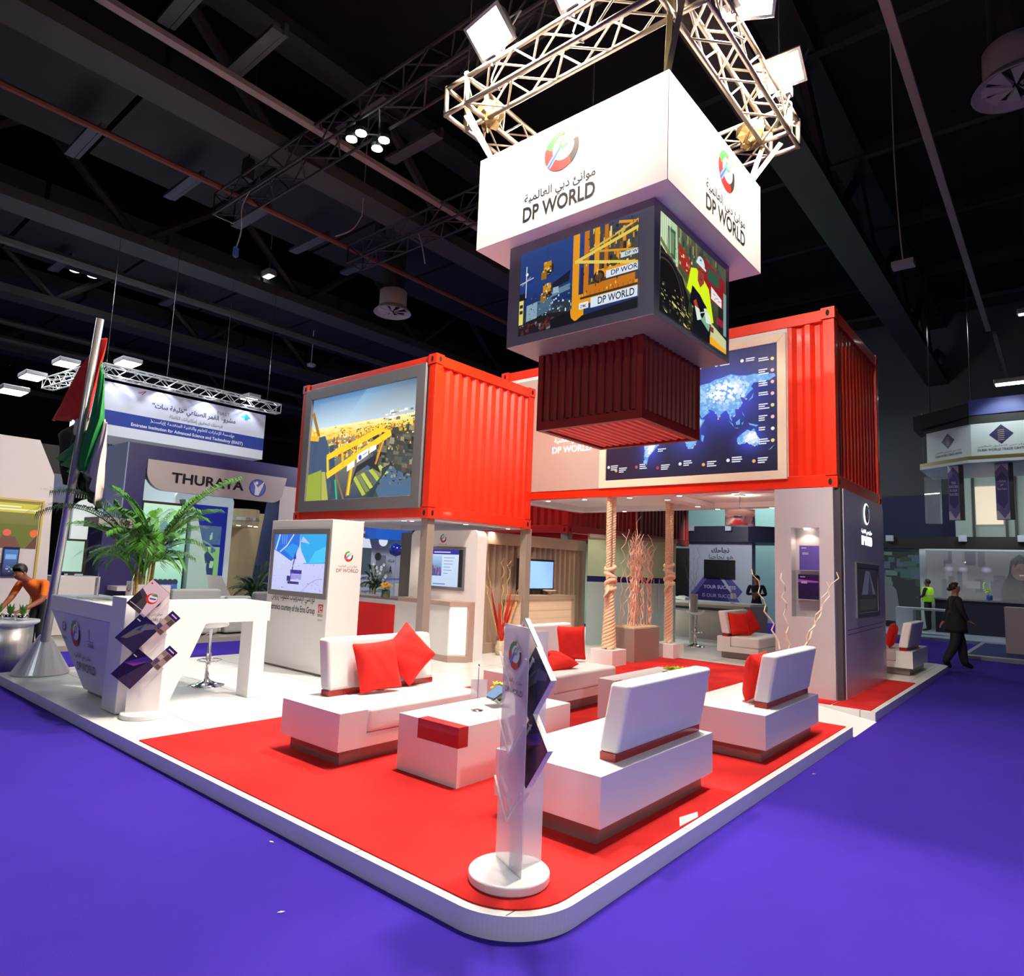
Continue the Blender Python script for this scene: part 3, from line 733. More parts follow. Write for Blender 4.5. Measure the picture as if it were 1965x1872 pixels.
for L in LANDS[:5]:
    xs = [p[0] for p in L]; ys = [p[1] for p in L]; n = 0
    for _ in range(900):
        lo, la = random.uniform(min(xs), max(xs)), random.uniform(min(ys), max(ys))
        if inland(lo, la, L) and inland(lo + 4, la, L) and inland(lo, la + 4, L):
            g_ = max(math.exp(-((lo - a_) / b_) ** 2 - ((la - c_) / d_) ** 2) for a_, b_, c_, d_ in ((90, 38, 50, 17), (20, 16, 8, 22), (138, 12, -26, 8), (-60, 9, -24, 20), (-100, 25, 48, 15)))
            g_ = min(1, g_ * random.uniform(1.0, 1.9)); u, v = ll(lo, la); b = tuple(a_ + (255 - a_) * g_ for a_ in random.choice([(110, 178, 240), (130, 196, 248), (84, 146, 228)]))
            z_ = random.uniform(.5, 1.4); A.disc(u, v + .006, .013 * z_, b, 7); A.k -= .97
A.k += 1
for cx, cy, rx, ry in []:
    u, v = ll(cx, cy); A.halo(u, v, rx * .9, ry * .8, (255, 255, 255), (112, 176, 242), 16)
flags = [(.985, .90 - i * .092) for i in range(8)]
def tiny(u, v, k, right=False):
    for i in range(k): A.rect(u, v - i * .017, u + random.uniform(.03, .055), v - i * .017 + .009, (236, 238, 246))
for i, (u, v) in enumerate(flags):
    A.disc(.975, v - .02, .014, random.choice([(230, 240, 235), (240, 190, 190), (190, 220, 160), (235, 215, 120)])); tiny(.905, v - .01, 3 if i % 3 else 2)
for i in range(7): A.disc(.1 + i * .135 - .03, .085 + .02 * (i % 2), .014, random.choice([(240, 170, 90), (200, 90, 90), (235, 235, 240), (190, 60, 60)])); tiny(.1 + i * .135 - .01, .1 + .02 * (i % 2), 3)
for i in range(6): A.disc(.12 + i * .14, .9, .014, (236, 236, 240)); tiny(.14 + i * .14, .905, 2)
for i in range(4): A.disc(.02, .12 + i * .2, .014, (236, 236, 240)); tiny(.035, .125 + i * .2, 3)
tiny(.53, .84, 8); tiny(.34, .24, 2)
for lo, la in [(56, 25), (72, 19), (80, 13), (77, 9), (90, 22), (100, 12), (107, 11), (114, 22), (121, 30), (129, 35), (115, -32), (151, -34), (144, -38), (33, -28), (28, -33), (-58, -34), (-43, -23)]:
    u, v = ll(lo, la); A.disc(u, v, .007, (255, 190, 150), 6)
A.build('world_map_screen', SCR, BPR)['label'] = 'dark blue screen with a glowing light blue world map'
PS = Plane((-8.1, 9.474, 3.1), (2.0, 0, 0), (0, 0, 2.0))
lettering([('DP WORLD', .52, .30, .42, None, .012), ('موانئ دبي العالمية', .54, .395, .40, None, .01)], PS, glow('sign_white', (1, 1, 1), .8), SDP)
globe(SDP, PS, .72, .68, .19)
soffit(RC, -8.2, -2.42, 9.6, 12.1, 2.97, [(-7.3, 9.72, 1), (-6.5, 9.72, 1), (-5.6, 9.72, 1), (-4.7, 9.72, 1), (-3.8, 9.72, 1), (-7.0, 11.95, 1), (-6, 11.95, 1), (-5, 11.95, 1), (-4, 11.95, 1), (-3, 11.95, 1), (-5.15, 10.2, 1), (-5.15, 11.4, 1)])
box('cross_bar', -5.3, -5.0, 9.9, 11.8, 2.88, 2.965, WALLW, RC)
for x, y in ((-7.2, 10.2), (-6, 10.2), (-5.9, 11.6), (-4.4, 10.2), (-3.4, 11.6), (-4.4, 11.7), (-7.2, 11.7)):
    lamp('SPOT', 'downlight_beam', (x, y, 2.8), (x, y, 0), 42, (1, .84, .68), .06, spot=2.0, blend=.8)
# --- two more containers of the left row, deep red
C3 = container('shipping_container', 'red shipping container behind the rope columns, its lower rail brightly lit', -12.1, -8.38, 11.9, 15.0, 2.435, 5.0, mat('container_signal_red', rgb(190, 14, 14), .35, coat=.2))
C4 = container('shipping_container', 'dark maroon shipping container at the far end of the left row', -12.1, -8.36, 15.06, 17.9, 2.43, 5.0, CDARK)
tag(box('support_post', -8.6, -8.42, 11.95, 12.13, .1, 2.43, GREYP), 'grey square post under the red container behind the left rope', 'post')
tag(box('support_post', -8.56, -8.4, 14.8, 14.98, .1, 2.43, GREYP), 'grey square post behind the willow planter between the two far containers', 'post')

# ================================================================ hanging cube
H = thing('hanging_sign_cube', 'hanging column of white sign box, grey screen box and maroon container block', 'hanging sign', (-3.395, 5.63, 3.0))
SGB = box('sign_box', -4.45, -2.34, 4.57, 6.69, 4.8, 5.77, mat('bright_white_sign', (.86, .84, .82), .45), H, bevel=.004, seg=1)
SCB = box('screen_box', -4.14, -2.54, 4.74, 6.34, 3.77, 4.8, SILV, H, bevel=.004, seg=1)
PF = Plane((-4.45, 4.57, 4.8), (2.11, 0, 0), (0, 0, .97)); PR = Plane((-2.34, 4.57, 4.8), (0, 2.12, 0), (0, 0, .97))
lettering([('DP WORLD', .285, .105, .385, .155, .018), ('موانئ دبي العالمية', .29, .31, .38, None, .008)], PF, INK, SGB, d=.0008)
globe(SGB, PF, .49, .70, .20)
lettering([('DP WORLD', .35, .105, .44, .155, .018), ('موانئ دبي العالمية', .35, .31, .44, None, .008)], PR, INK, SGB, d=.0008)
globe(SGB, PR, .57, .70, .20)
# screens
PF = Plane((-3.99, 4.74, 3.86), (1.30, 0, 0), (0, 0, .84))
A = Art(PF)
A.vgrad(0, 0, 1, 1, (24, 40, 84), (38, 66, 130)); A.vgrad(0, .3, 1, .6, (22, 40, 92), (34, 62, 128))
A.rect(0, 0, .47, .28, (40, 52, 62)); A.poly([(0, 0), (.5, 0), (.5, .14), (.22, .2), (0, .12)], (26, 22, 26))
A.clutter(40, .0, .0, .3, .12, .03, .03, [(90, 40, 40), (110, 118, 126), (60, 30, 32), (34, 30, 34)], .3)
A.poly([(.07, .15), (.17, .17), (.17, .36), (.07, .34)], (132, 160, 180)); A.poly([(.17, .18), (.3, .22), (.3, .38), (.17, .36)], (70, 100, 124)); A.poly([(.28, .36), (.46, .40), (.46, .47), (.33, .44)], (96, 128, 146))
A.rect(.0, .13, .04, .42, (222, 210, 110)); A.rect(.005, .33, .035, .37, (40, 36, 24)); A.rect(.005, .26, .035, .3, (40, 36, 24)); A.rect(0, .42, .07, .5, (22, 22, 30))
A.poly([(.25, .44), (.45, .5), (.46, .62), (.3, .52)], (20, 24, 44)); A.rect(.3, .4, .36, .47, (150, 170, 190))
A.line((.06, .44), (.06, .82), .012, (206, 214, 224)); A.line((0, .62), (.13, .66), .010, (200, 210, 220)); A.disc(.065, .72, .02, (230, 236, 240), 8); A.line((.02, .6), (.1, .68), .006, (190, 200, 210))
A.clutter(10, .28, .15, .47, .32, .01, .03, [(210, 226, 230), (150, 180, 190)])
for y in (.72, .46):
    A.poly([(.22, y - .12), (.31, y - .05), (.31, y + .04), (.22, y)], (50, 32, 14)); A.rect(.22, y - .02, .29, y + .08, (196, 132, 22)); A.rect(.2, y - .12, .25, y - .03, (150, 104, 30)); A.line((.25, y + .08), (.25, y + .25), .004, (40, 44, 60))
O1, O2, O3 = (226, 150, 24), (196, 112, 16), (226, 198, 84)
A.rect(.62, .3, 1, .98, (70, 66, 60)); A.clutter(44, .62, .44, .96, .96, .02, .08, [(214, 140, 30), (120, 80, 30), (200, 170, 90), (40, 50, 90), (38, 34, 32), (230, 210, 120)])
A.rect(.48, .1, .535, 1, O1); A.rect(.5, .18, 1, .3, O1); A.rect(.47, .02, .58, .18, O1); A.rect(.575, .26, .615, 1, O2); A.rect(.575, .26, .98, .38, O2); A.rect(.66, .4, .70, 1, O1); A.rect(.66, .42, .98, .52, O1); A.rect(.74, .5, .77, 1, O2)
A.rect(.55, .3, .575, .6, (34, 40, 70)); A.rect(.62, .45, .66, .72, (40, 46, 90))
A.line((.5, .68), (1, .86), .035, O3); A.line((.52, .68), (1, .48), .035, O3); A.line((.62, .76), (1, .94), .025, (214, 178, 70)); A.line((.66, .74), (1, .62), .025, (210, 150, 40)); A.line((.85, .98), (1, .92), .03, O1)
A.disc(.7, .44, .07, (44, 30, 24)); A.disc(.7, .44, .045, (90, 62, 34)); A.disc(.82, .56, .05, (70, 62, 30))
A.rect(.55, .24, 1, .265, (60, 44, 28)); A.rect(.64, .385, 1, .4, (60, 44, 28))
A.rect(.64, .12, 1.0, .23, (214, 226, 238)); A.rect(.76, .40, 1, .48, (214, 226, 238)); A.rect(.87, .575, 1, .63, (200, 214, 222)); A.rect(.545, .13, .62, .2, (226, 232, 236))
A.poly([(.5, 0), (1, 0), (1, .1), (.57, .06)], (14, 14, 18))
for y in (.72, .46):
    A.clutter(16, .205, y - .1, .285, y + .08, .014, .02, [(120, 80, 20), (226, 176, 60), (40, 28, 16), (206, 214, 220)])
A.clutter(60, .10, .16, .47, .44, .012, .016, [(150, 176, 190), (60, 84, 104), (206, 220, 228), (34, 44, 56), (90, 120, 140)])
A.clutter(60, .55, .27, .99, .98, .008, .03, [(60, 44, 28), (240, 190, 70), (150, 90, 20), (30, 34, 60)])
for k in range(12): A.line((.56 + k * .037, .265), (.56 + k * .037, .30), .004, (40, 34, 28)); A.line((.62 + k * .033, .40), (.62 + k * .033, .43), .004, (40, 34, 28))
A.rect(.64, .12, 1.0, .23, (214, 226, 238)); A.rect(.76, .40, 1, .48, (214, 226, 238)); A.rect(.87, .575, 1, .63, (200, 214, 222)); A.rect(.545, .13, .62, .2, (226, 232, 236)); A.line((.5, .68), (1, .86), .03, O3); A.line((.52, .68), (1, .48), .03, O3)
A.poly([(.3, 0), (.52, 0), (.48, .06), (.47, .14), (.3, .1)], (12, 14, 22))
scr = A.build('port_night_screen', SCR, SCB)
for it in [('DP WORLD', .70, .135, .28, .08, .012), ('DP WOR', .80, .415, .20, .055, .01), ('DP W', .905, .585, .095, .035, .01), ('ZPMC', .555, .14, .055, .035, .01)]: lettering([it], PF, mat('screen_ink', rgb(20, 26, 70), .5), SCB, d=.0012 + A.k * A.step + .001)
PR = Plane((-2.54, 4.84, 3.84), (0, 1.41, 0), (0, 0, .88))
A = Art(PR)
A.vgrad(0, 0, 1, 1, (26, 22, 16), (92, 104, 70)); A.rect(.3, .55, 1, 1, (70, 84, 58))
A.clutter(50, .25, .7, .95, 1, .02, .12, [(40, 70, 56), (120, 110, 60), (60, 50, 30), (150, 146, 90), (30, 60, 60)])
A.poly([(0, .5), (.25, .45), (.22, 1), (0, 1)], (178, 206, 164)); A.rect(.09, .62, .2, .92, (64, 94, 66)); A.rect(.11, .66, .18, .88, (110, 140, 100))
for i in range(5): A.line((.015 + .03 * i, .55), (.0 + .03 * i, 1), .008, (236, 244, 220))
A.poly([(.25, .62), (.42, .56), (.42, .74), (.25, .84)], (160, 40, 28)); A.clutter(16, .25, .58, .45, .75, .02, .03, [(206, 60, 40), (230, 220, 180), (110, 30, 24)])
A.line((0, .72), (.42, .4), .05, (122, 118, 74)); A.poly([(0, .0), (.36, 0), (.4, .3), (.3, .5), (.0, .66)], (24, 20, 20)); 
for r_, c in ((.42, (44, 38, 38)), (.39, (20, 17, 18)), (.36, (60, 52, 50)), (.34, (18, 15, 16))): A.disc(.08, .2, r_, c, 30)
A.clutter(26, 0, 0, .55, .18, .05, .02, [(150, 146, 70), (60, 56, 34), (220, 210, 120), (30, 26, 20)], -.4)
A.poly([(.62, .5), (.98, .5), (.98, .84), (.62, .92)], (142, 26, 34)); A.rect(.68, .7, .88, .85, (44, 84, 60)); A.poly([(.74, .52), (.92, .5), (.92, .6), (.74, .66)], (232, 226, 226)); A.clutter(8, .75, .53, .9, .6, .03, .01, [(140, 90, 90)])
A.clutter(60, 0, 0, .5, .3, .02, .012, [(190, 186, 100), (90, 84, 50), (30, 26, 20), (140, 150, 110)], -.4); A.clutter(40, .1, .55, .5, .98, .01, .03, [(120, 150, 120), (60, 80, 60), (210, 224, 190), (170, 60, 44)])
A.rect(.86, .1, 1, .5, (40, 34, 36)); A.rect(.84, .28, .98, .36, (150, 30, 60)); A.rect(.95, .2, 1, .7, (120, 160, 150)); A.poly([(.72, 0), (1, 0), (1, .16), (.74, .24)], (202, 204, 152)); A.poly([(.72, 0), (1, 0), (1, .04), (.72, .09)], (244, 172, 30))
A.poly([(.44, 0), (.72, 0), (.72, .25), (.66, .4), (.46, .3)], (14, 16, 24)); A.poly([(.5, .24), (.7, .12), (.72, .2), (.6, .32)], (130, 176, 150))
A.poly([(.36, .42), (.42, .68), (.5, .72), (.62, .66), (.7, .6), (.78, .26), (.72, .22), (.66, .38), (.54, .46), (.46, .5), (.42, .4)], (216, 244, 30)); A.poly([(.4, .3), (.44, .5), (.56, .46), (.67, .36), (.6, .22), (.46, .28)], (16, 18, 30))
A.poly([(.46, .34), (.5, .26), (.54, .3), (.5, .38)], (190, 60, 50)); A.poly([(.48, .3), (.52, .16), (.58, .2), (.55, .3)], (220, 232, 214)); A.poly([(.62, .34), (.66, .2), (.74, .22), (.72, .3), (.66, .36)], (220, 232, 214)); A.line((.56, .26), (.68, .34), .012, (200, 206, 190)); A.poly([(.72, .2), (.78, .2), (.78, .14), (.72, .14)], (110, 60, 50))
A.poly([(.52, .6), (.56, .54), (.62, .62), (.62, .8), (.53, .8)], (150, 62, 46)); A.line((.57, .72), (.57, .66), .01, (96, 36, 28)); A.rect(.535, .73, .56, .745, (60, 24, 20)); A.rect(.585, .73, .61, .745, (60, 24, 20)); A.line((.55, .64), (.59, .64), .01, (90, 30, 26))
A.disc(.57, .80, .09, (206, 226, 232), 20, 0, PI, sx=1.1); A.line((.5, .8), (.65, .78), .025, (220, 236, 240)); A.rect(.555, .84, .575, .86, (50, 60, 60))
A.build('dock_worker_screen', SCR, SCB)['label'] = 'screen showing a dock worker in a white helmet and yellow jacket'
# maroon block
cb = thing('x', '', '', (0, 0, 0)); bpy.data.objects.remove(cb)
x0, x1, y0, y1, z0, z1 = -4.01, -2.83, 5.1, 6.3, 3.0, 3.77
def corr_wall(a0, a1, fix, out, axis, za, zb, n, dp=.03):
    c = MB(); w_ = (a1 - a0) / n; prof = []
    for i in range(n):
        b = a0 + i * w_; prof += [(b, -dp), (b + w_ * .2, -dp), (b + w_ * .4, 0), (b + w_ * .8, 0)]
    prof.append((a1, -dp))
    for (p, d0), (q, d1) in zip(prof, prof[1:]):
        if axis == 'y': c.poly([(fix + out * d0, p, za), (fix + out * d1, q, za), (fix + out * d1, q, zb), (fix + out * d0, p, zb)])
        elif axis == 'x': c.poly([(p, fix + out * d0, za), (q, fix + out * d1, za), (q, fix + out * d1, zb), (p, fix + out * d0, zb)])
        else: c.poly([(p, za, fix + out * d0), (q, za, fix + out * d1), (q, zb, fix + out * d1), (p, zb, fix + out * d0)])
    return c
c = corr_wall(x0 + .05, x1 - .05, y0 + .0, -1, 'x', z0 + .08, z1, 12); c2 = corr_wall(y0 + .05, y1 - .05, x1, 1, 'y', z0 + .08, z1, 12)
c3 = corr_wall(x0 + .05, x1 - .05, y1, 1, 'x', z0 + .08, z1, 12); c4 = corr_wall(y0 + .05, y1 - .05, x0, -1, 'y', z0 + .08, z1, 12)
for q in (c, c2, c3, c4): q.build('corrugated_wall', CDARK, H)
corr_wall(x0 + .03, x1 - .03, z0 + .02, -1, 'z', y0 + .03, y1 - .03, 13, .025).build('corrugated_base', mat('bounce_lit_orange_red', rgb(222, 96, 70), .5), H)  # underside coloured lighter than the walls: carpet bounce light put into its colour
f = MB()
for a, b, c_, d in ((x0, x1, y0, y0 + .06), (x0, x1, y1 - .06, y1), (x0, x0 + .06, y0 + .06, y1 - .06), (x1 - .06, x1, y0 + .06, y1 - .06)): f.box(a, b, c_, d, z0, z0 + .09)
for a in (x0, x1 - .06):
    for b in (y0, y1 - .06): f.box(a, a + .06, b, b + .06, z0 + .09, z1)
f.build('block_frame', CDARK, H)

# square aluminium truss carrying the floods
T = thing('lighting_truss', 'square of bright aluminium lighting truss hung above the white sign box', 'truss', (-3.4, 5.8, 6.4))
TX0, TX1, TY0, TY1, TZ = -4.75, -2.25, 4.62, 7.05, 6.57
for a, b in (((TX0, TY0), (TX1, TY0)), ((TX1, TY0), (TX1, TY1)), ((TX1, TY1), (TX0, TY1)), ((TX0, TY1), (TX0, TY0))):
    a = Vector((*a, TZ)); b = Vector((*b, TZ)); d = (b - a).normalized()
    mb = MB(); open_truss(mb, a + d * .15, b - d * .15, .3, .025, 10, .28, dr=.012); mb.build('truss_beam', ALU, T, smooth=True)
for x in (TX0, TX1):
    for y in (TY0, TY1):
        mb = MB()
        for sx in (-.15, .15):
            for sy in (-.15, .15): mb.tube([(x + sx, y + sy, TZ - .17), (x + sx, y + sy, TZ + .17)], .025, 10)
        for sz in (-.15, .15):
            for s_ in (-.15, .15): mb.tube([(x - .16, y + s_, TZ + sz), (x + .16, y + s_, TZ + sz)], .025, 10); mb.tube([(x + s_, y - .16, TZ + sz), (x + s_, y + .16, TZ + sz)], .025, 10)
        mb.build('corner_block', ALU, T, smooth=True)
STRAP = mat('khaki_webbing_strap', (.23, .2, .11), .7)
def strap_band(a, b, w=.05, m=STRAP):
    a = Vector(a); b = Vector(b); d = (b - a).normalized(); s_ = d.cross(Vector((.6, -.8, .1))).normalized() * w / 2
    return MB().prism([a - s_, a + s_, b + s_, b - s_], d.cross(s_).normalized() * .006)
for (x, y), (tx, ty) in (((-2.42, 4.68), (TX1, TY0)), ((-4.36, 4.68), (TX0, TY0)), ((-2.42, 6.58), (TX1, TY1)), ((-4.36, 6.58), (TX0, TY1))):
    s_ = thing('hanging_strap', 'pair of khaki straps tying the sign box up to the truss corner', 'strap', (x, y, 5.77), 'khaki straps between sign box and truss')
    strap_band((x, y, 5.77), (tx + .02, ty - .02, TZ - .15)).build('webbing', STRAP, s_); strap_band((x, y, 5.77), (tx - .15, ty + .1, TZ + .15)).build('webbing', STRAP, s_)
    strap_band((tx + .16, ty - .16, TZ + .17), (tx + .16, ty - .16, TZ - .17), .05, STRAP).build('webbing', STRAP, s_)
    MB().tube([(tx + .16, ty - .17, TZ + .17), (tx, ty, TZ + .2), (tx - .1, ty + .17, TZ + .17)], .03, 8).build('sling', mat('green_sling', (.05, .09, .07), .7), s_)
# crumpled gold motor wraps at two corners
for x, y, lab in ((-2.5, 6.85, 'crumpled gold wrapping inside the right truss corner'), (-4.62, 4.85, 'crumpled brown wrapping under the left truss corner')):
    mb = MB().lathe([(.02, -.14), (.09, -.12), (.13, -.05), (.15, 0), (.13, .07), (.09, .12), (.03, .16)], (x, y, TZ - .05), 14)
    mb.v = [(a + random.uniform(-.03, .03), b + random.uniform(-.03, .03), c_ + random.uniform(-.03, .03)) for a, b, c_ in mb.v]
    o = mb.build('wrapped_hoist', mat('gold_foil', (.16, .10, .035), .4, .5, bump=(16, 1.0)))
    tag(o, lab, 'hoist')
# floodlights on brackets
FG = mat('floodlight_glow', (1, .95, .85), .5, emit=(1, .9, .74), estr=60)
labs = ['lit warm floodlight at the left of the truss', 'lit warm floodlight cut by the top edge, left of the truss corner', 'lit warm floodlight at top right of the truss', 'lit warm floodlight lowest on the right side of the truss', 'lit warm floodlight on the hidden left side of the truss']
for (p, a, e), lab, (bx, by) in zip(FLOODS, labs, ((-4.25, TY0 - .15), (-3.25, TY0 - .15), (TX1 + .15, 5.3), (TX1 + .15, 6.75), (TX0 - .15, 6.3))):
    t = thing('floodlight', lab, 'light', p)
    d = (Vector(a) - Vector(p)).normalized(); tilt = Vector((.5 if p[0] > -3 else -.1, -1, 0)).normalized()
    d = (d + tilt * .7).normalized() if e != 1700 else d
    q = d.to_track_quat('-Z', 'Y').to_matrix()
    tr = lambda v: Vector(p) + q @ Vector(v)
    hb = MB(); V8 = [(-.24, -.17, -.05), (.24, -.17, -.05), (.24, .17, -.05), (-.24, .17, -.05)]; W8 = [(-.16, -.1, .14), (.16, -.1, .14), (.16, .1, .14), (-.16, .1, .14)]
    n0 = len(hb.v); hb.v += [tuple(tr(v)) for v in V8 + W8]
    hb.f += [[4, 5, 6, 7]] + [[i, (i + 1) % 4, 4 + (i + 1) % 4, 4 + i] for i in range(4)]; hb.m += [0] * 5
    hsg = hb.build('housing', DGREY, t)
    hb = MB()
    for u0, v0, u1, v1 in ((-.25, -.18, .25, -.15), (-.25, .15, .25, .18), (-.25, -.15, -.22, .15), (.22, -.15, .25, .15)):
        hb.prism([tr((u0, v0, -.07)), tr((u1, v0, -.07)), tr((u1, v1, -.07)), tr((u0, v1, -.07))], q @ Vector((0, 0, .03)))
    hb.build('rim', SILV, t)
    MB().prism([tr((-.22, -.15, -.055)), tr((.22, -.15, -.055)), tr((.22, .15, -.055)), tr((-.22, .15, -.055))], q @ Vector((0, 0, .01))).build('lens', FG, hsg)
    MB().tube([tr((-.25, 0, 0)), tr((-.27, 0, .2)), (bx, by, TZ + .2), (bx, by, TZ + .1)], .012, 6).tube([tr((.25, 0, 0)), tr((.27, 0, .2)), (bx, by, TZ + .2)], .012, 6).build('bracket', SILV, t)
    cable('lamp_cable', [tr((0, 0, .14)), Vector(p) + Vector((.1, .1, -.1)), Vector((bx, by, TZ - .05)), Vector((bx + .1, by + .02, TZ - .2)), Vector((bx - .05, by + .05, TZ - .02))], .008, 'thin white cable of the ' + lab.replace('lit warm ', ''), mat('white_cable', (.7, .68, .64), .5))
    box('terminal_box', bx - .07, bx + .07, by - .05, by + .05, TZ + .17, TZ + .27, DGREY, t)
# suspension wires
for x in (TX0, TX1):
    for y in (TY0, TY1):
        tag(MB().tube([(x, y, TZ + .15), (x, y, 14.2)], .008, 5).build('suspension_wire', BLKT), 'thin dark wire holding a corner of the square lighting truss', 'wire', 'suspension wires of the lighting truss')
# ================================================================ furniture on the stand
def rbox(name, x0, x1, y0, y1, z0, z1, m, parent, r=.03, shear=0, seg=4):
    """soft box with rounded edges; shear pushes the top along x"""
    mb = MB().box(x0, x1, y0, y1, z0, z1)
    mb.v = [(x + shear * (z - z0) / (z1 - z0), y, z) for x, y, z in mb.v]
    return mb.build(name, m, parent, bevel=r, seg=seg, smooth=True)
def sofa(label, loc, group=None, mir=False):
    """low white bench facing +x: end block, seat cushion, leaning back on a red strip"""
    t = thing('sofa', label, 'sofa', (0, 0, 0), group); L, D = 1.52, .78
    Y = (lambda a, b: (L - b, L - a)) if mir else (lambda a, b: (a, b))
    MB().box(.06, D - .06, .06, L - .06, .009, .125).build('plinth', PLINTH, t)
    e0, e1 = Y(0, .26)
    mb = MB(); mb.box(0, D, e0, e1, .12, .40); b0, b1 = Y(.2601, L); mb.box(0, D - .0, b0, b1, .12, .23); mb.box(0, .24, b0, b1, .23, .40)
    pts = [(0, e0), (D, e0)]
    g = MB(); y0, y1 = 0, L
    ya, yb = Y(0, .26)
    # body outline as one solid: full block at one end, ledge behind the cushion
    prof_full = [(0, .12), (D, .12), (D, .40), (0, .40)]; prof_low = [(0, .12), (D, .12), (D, .22), (.25, .22), (.25, .40), (0, .40)]
    g.prism([(x, ya, z) for x, z in prof_full], (0, yb - ya, 0)); b0, b1 = Y(.26, L); g.prism([(x, b0, z) for x, z in prof_low], (0, b1 - b0, 0))
    g.build('base_block', WHITE, t)
    c0, c1 = Y(.265, L - .003)
    rbox('seat_cushion', .252, D + .01, c0, c1, .2201, .412, LEATH, t, .035)
    s0, s1 = Y(.3, L - .03)
    MB().box(.09, .20, s0, s1, .40, .448).build('red_strip', RWOOD, t)
    rbox('backrest', .075, .215, s0 - .005, s1 + .005, .446, .87, LEATH, t, .03, -.08)
    t.location = loc; WL[t.name] = Vector(loc)
    return t
GS = 'low white bench sofas with leaning backs'
sA = sofa('low white bench sofa beside the reception end, two red cushions on it', (-5.02, 3.14, .1), GS)
sM = sofa('white bench sofa nearest the right edge, seen from behind', (-2.06, 4.84, .1), GS, mir=True)
sM.rotation_euler = (0, 0, PI)
dup(sA, (-5.02, 5.60, .1), 0, 'white bench sofa behind the brochure stand, three red cushions on it', GS)
dup(sM, (-1.99, 7.27, .1), PI, 'white bench sofa in front of the niche pillar, seen from behind', GS)
dup(sM, (-5.2, 12.42, .1), 0, 'white bench sofa at the back before the far counter, two red cushions', GS)
dup(sA, (-2.06, 14.5, .1), PI, 'white bench sofa at the far right corner of the platform', GS)

def cushion(loc, rot, label, s=.46, th=.15):
    n = 12; V = []; F = []
    for sd in (1, -1):
        for i in range(n + 1):
            for j in range(n + 1):
                u = i / n * 2 - 1; v = j / n * 2 - 1
                h = (max(0, (1 - u ** 4)) * max(0, (1 - v ** 4))) ** .55 * th / 2
                pin = 1 - .07 * (1 - abs(u) ** 2) * abs(v) ** 3 ; pin2 = 1 - .07 * (1 - abs(v) ** 2) * abs(u) ** 3
                wr = .004 * math.sin(9 * u + 5 * v)
                V.append((u * s / 2 * pin2, v * s / 2 * pin, sd * (h + wr * (h > .02))))
    m = (n + 1) ** 2
    for k in (0, 1):
        for i in range(n):
            for j in range(n):
                a = k * m + i * (n + 1) + j; q = [a, a + n + 1, a + n + 2, a + 1]
                F.append(q if k == 0 else q[::-1])
    rim = [i * (n + 1) for i in range(n + 1)] + [n * (n + 1) + j for j in range(1, n + 1)] + [i * (n + 1) + n for i in range(n - 1, -1, -1)] + [j for j in range(n - 1, 0, -1)]
    for i in range(len(rim)):
        a, b = rim[i], rim[(i + 1) % len(rim)]; F.append([a, b, m + b, m + a])
    o = finish('cushion', V, F, [0] * len(F), [RFAB], None, smooth=True, sub=1)
    from mathutils import Euler
    o.location = loc; o.rotation_euler = Euler(rot, 'XYZ')
    return tag(o, label, 'cushion', 'red scatter cushions')
def stand_cushion(x, y, zc, facing, lean, roll, label, s=.44):
    """upright cushion whose face looks along angle `facing`, leaning back, rolled in its plane"""
    o = cushion((0, 0, 0), (0, 0, 0), label, s)
    n = Vector((math.cos(facing) * math.cos(lean), math.sin(facing) * math.cos(lean), math.sin(lean)))
    h = Vector((0, 0, 1)).cross(n).normalized(); v = n.cross(h)
    a = h * math.cos(roll) + v * math.sin(roll); b = -h * math.sin(roll) + v * math.cos(roll)
    o.matrix_world = Matrix(((a.x, b.x, n.x, x), (a.y, b.y, n.y, y), (a.z, b.z, n.z, zc), (0, 0, 0, 1)))
    return o
stand_cushion(-4.72, 3.86, .735, -.12, .33, .06, 'square red cushion leaning upright on the sofa nearest the reception')
stand_cushion(-4.80, 4.28, .80, -.2, .32, .72, 'red cushion balanced on its corner behind the square one')
stand_cushion(-4.78, 6.92, .74, -.5, .12, .0, 'upright red cushion at the far end of the sofa behind the brochure stand', .42)
stand_cushion(-4.62, 6.35, .585, -.7, 1.35, .5, 'red cushion lying flat on the seat behind the brochure stand')
stand_cushion(-4.72, 6.06, .64, -.3, .75, .9, 'red cushion half hidden by the brochure stand panel')
stand_cushion(-2.27, 6.32, .735, PI, .12, 0, 'red cushion seen edge-on at the near end of the pillar sofa', .44)
stand_cushion(-4.9, 12.72, .73, -.5, .3, 0, 'left red cushion on the back sofa before the far counter', .44)
stand_cushion(-4.86, 13.15, .73, -.5, .3, .4, 'right, tilted red cushion on the back sofa before the far counter', .44)
stand_cushion(-2.42, 13.32, .73, PI + .2, .25, 0, 'dark red cushion on the sofa at the far right corner', .44)

def coffee_table(label, loc):
    t = thing('coffee_table', label, 'table', (0, 0, 0), 'white block coffee tables')
    W_, L, Hh = .63, 1.36, .405
    g = MB()   # block with a notch at the front right corner, filled by the red block
    nx, ny, nz = .42, .10, .14
    g.prism([(0, 0, 0), (W_, 0, 0), (W_, L, 0), (0, L, 0)], (0, 0, Hh - nz))
    g.prism([(0, 0, Hh - nz), (W_ - nx, 0, Hh - nz), (W_ - nx, ny, Hh - nz), (W_, ny, Hh - nz), (W_, L, Hh - nz), (0, L, Hh - nz)], (0, 0, nz))
    g.build('white_block', WHITE, t)
    MB().box(W_ - nx + .001, W_ + .001, -.001, ny - .001, Hh - nz + .001, Hh + .001).build('red_corner_block', RWOOD, t, bevel=.002, seg=1)
    t.location = loc; WL[t.name] = Vector(loc)
    return t
ct = coffee_table('white block coffee table with a red corner, beside the front brochure stand', (-3.95, 3.47, .108))
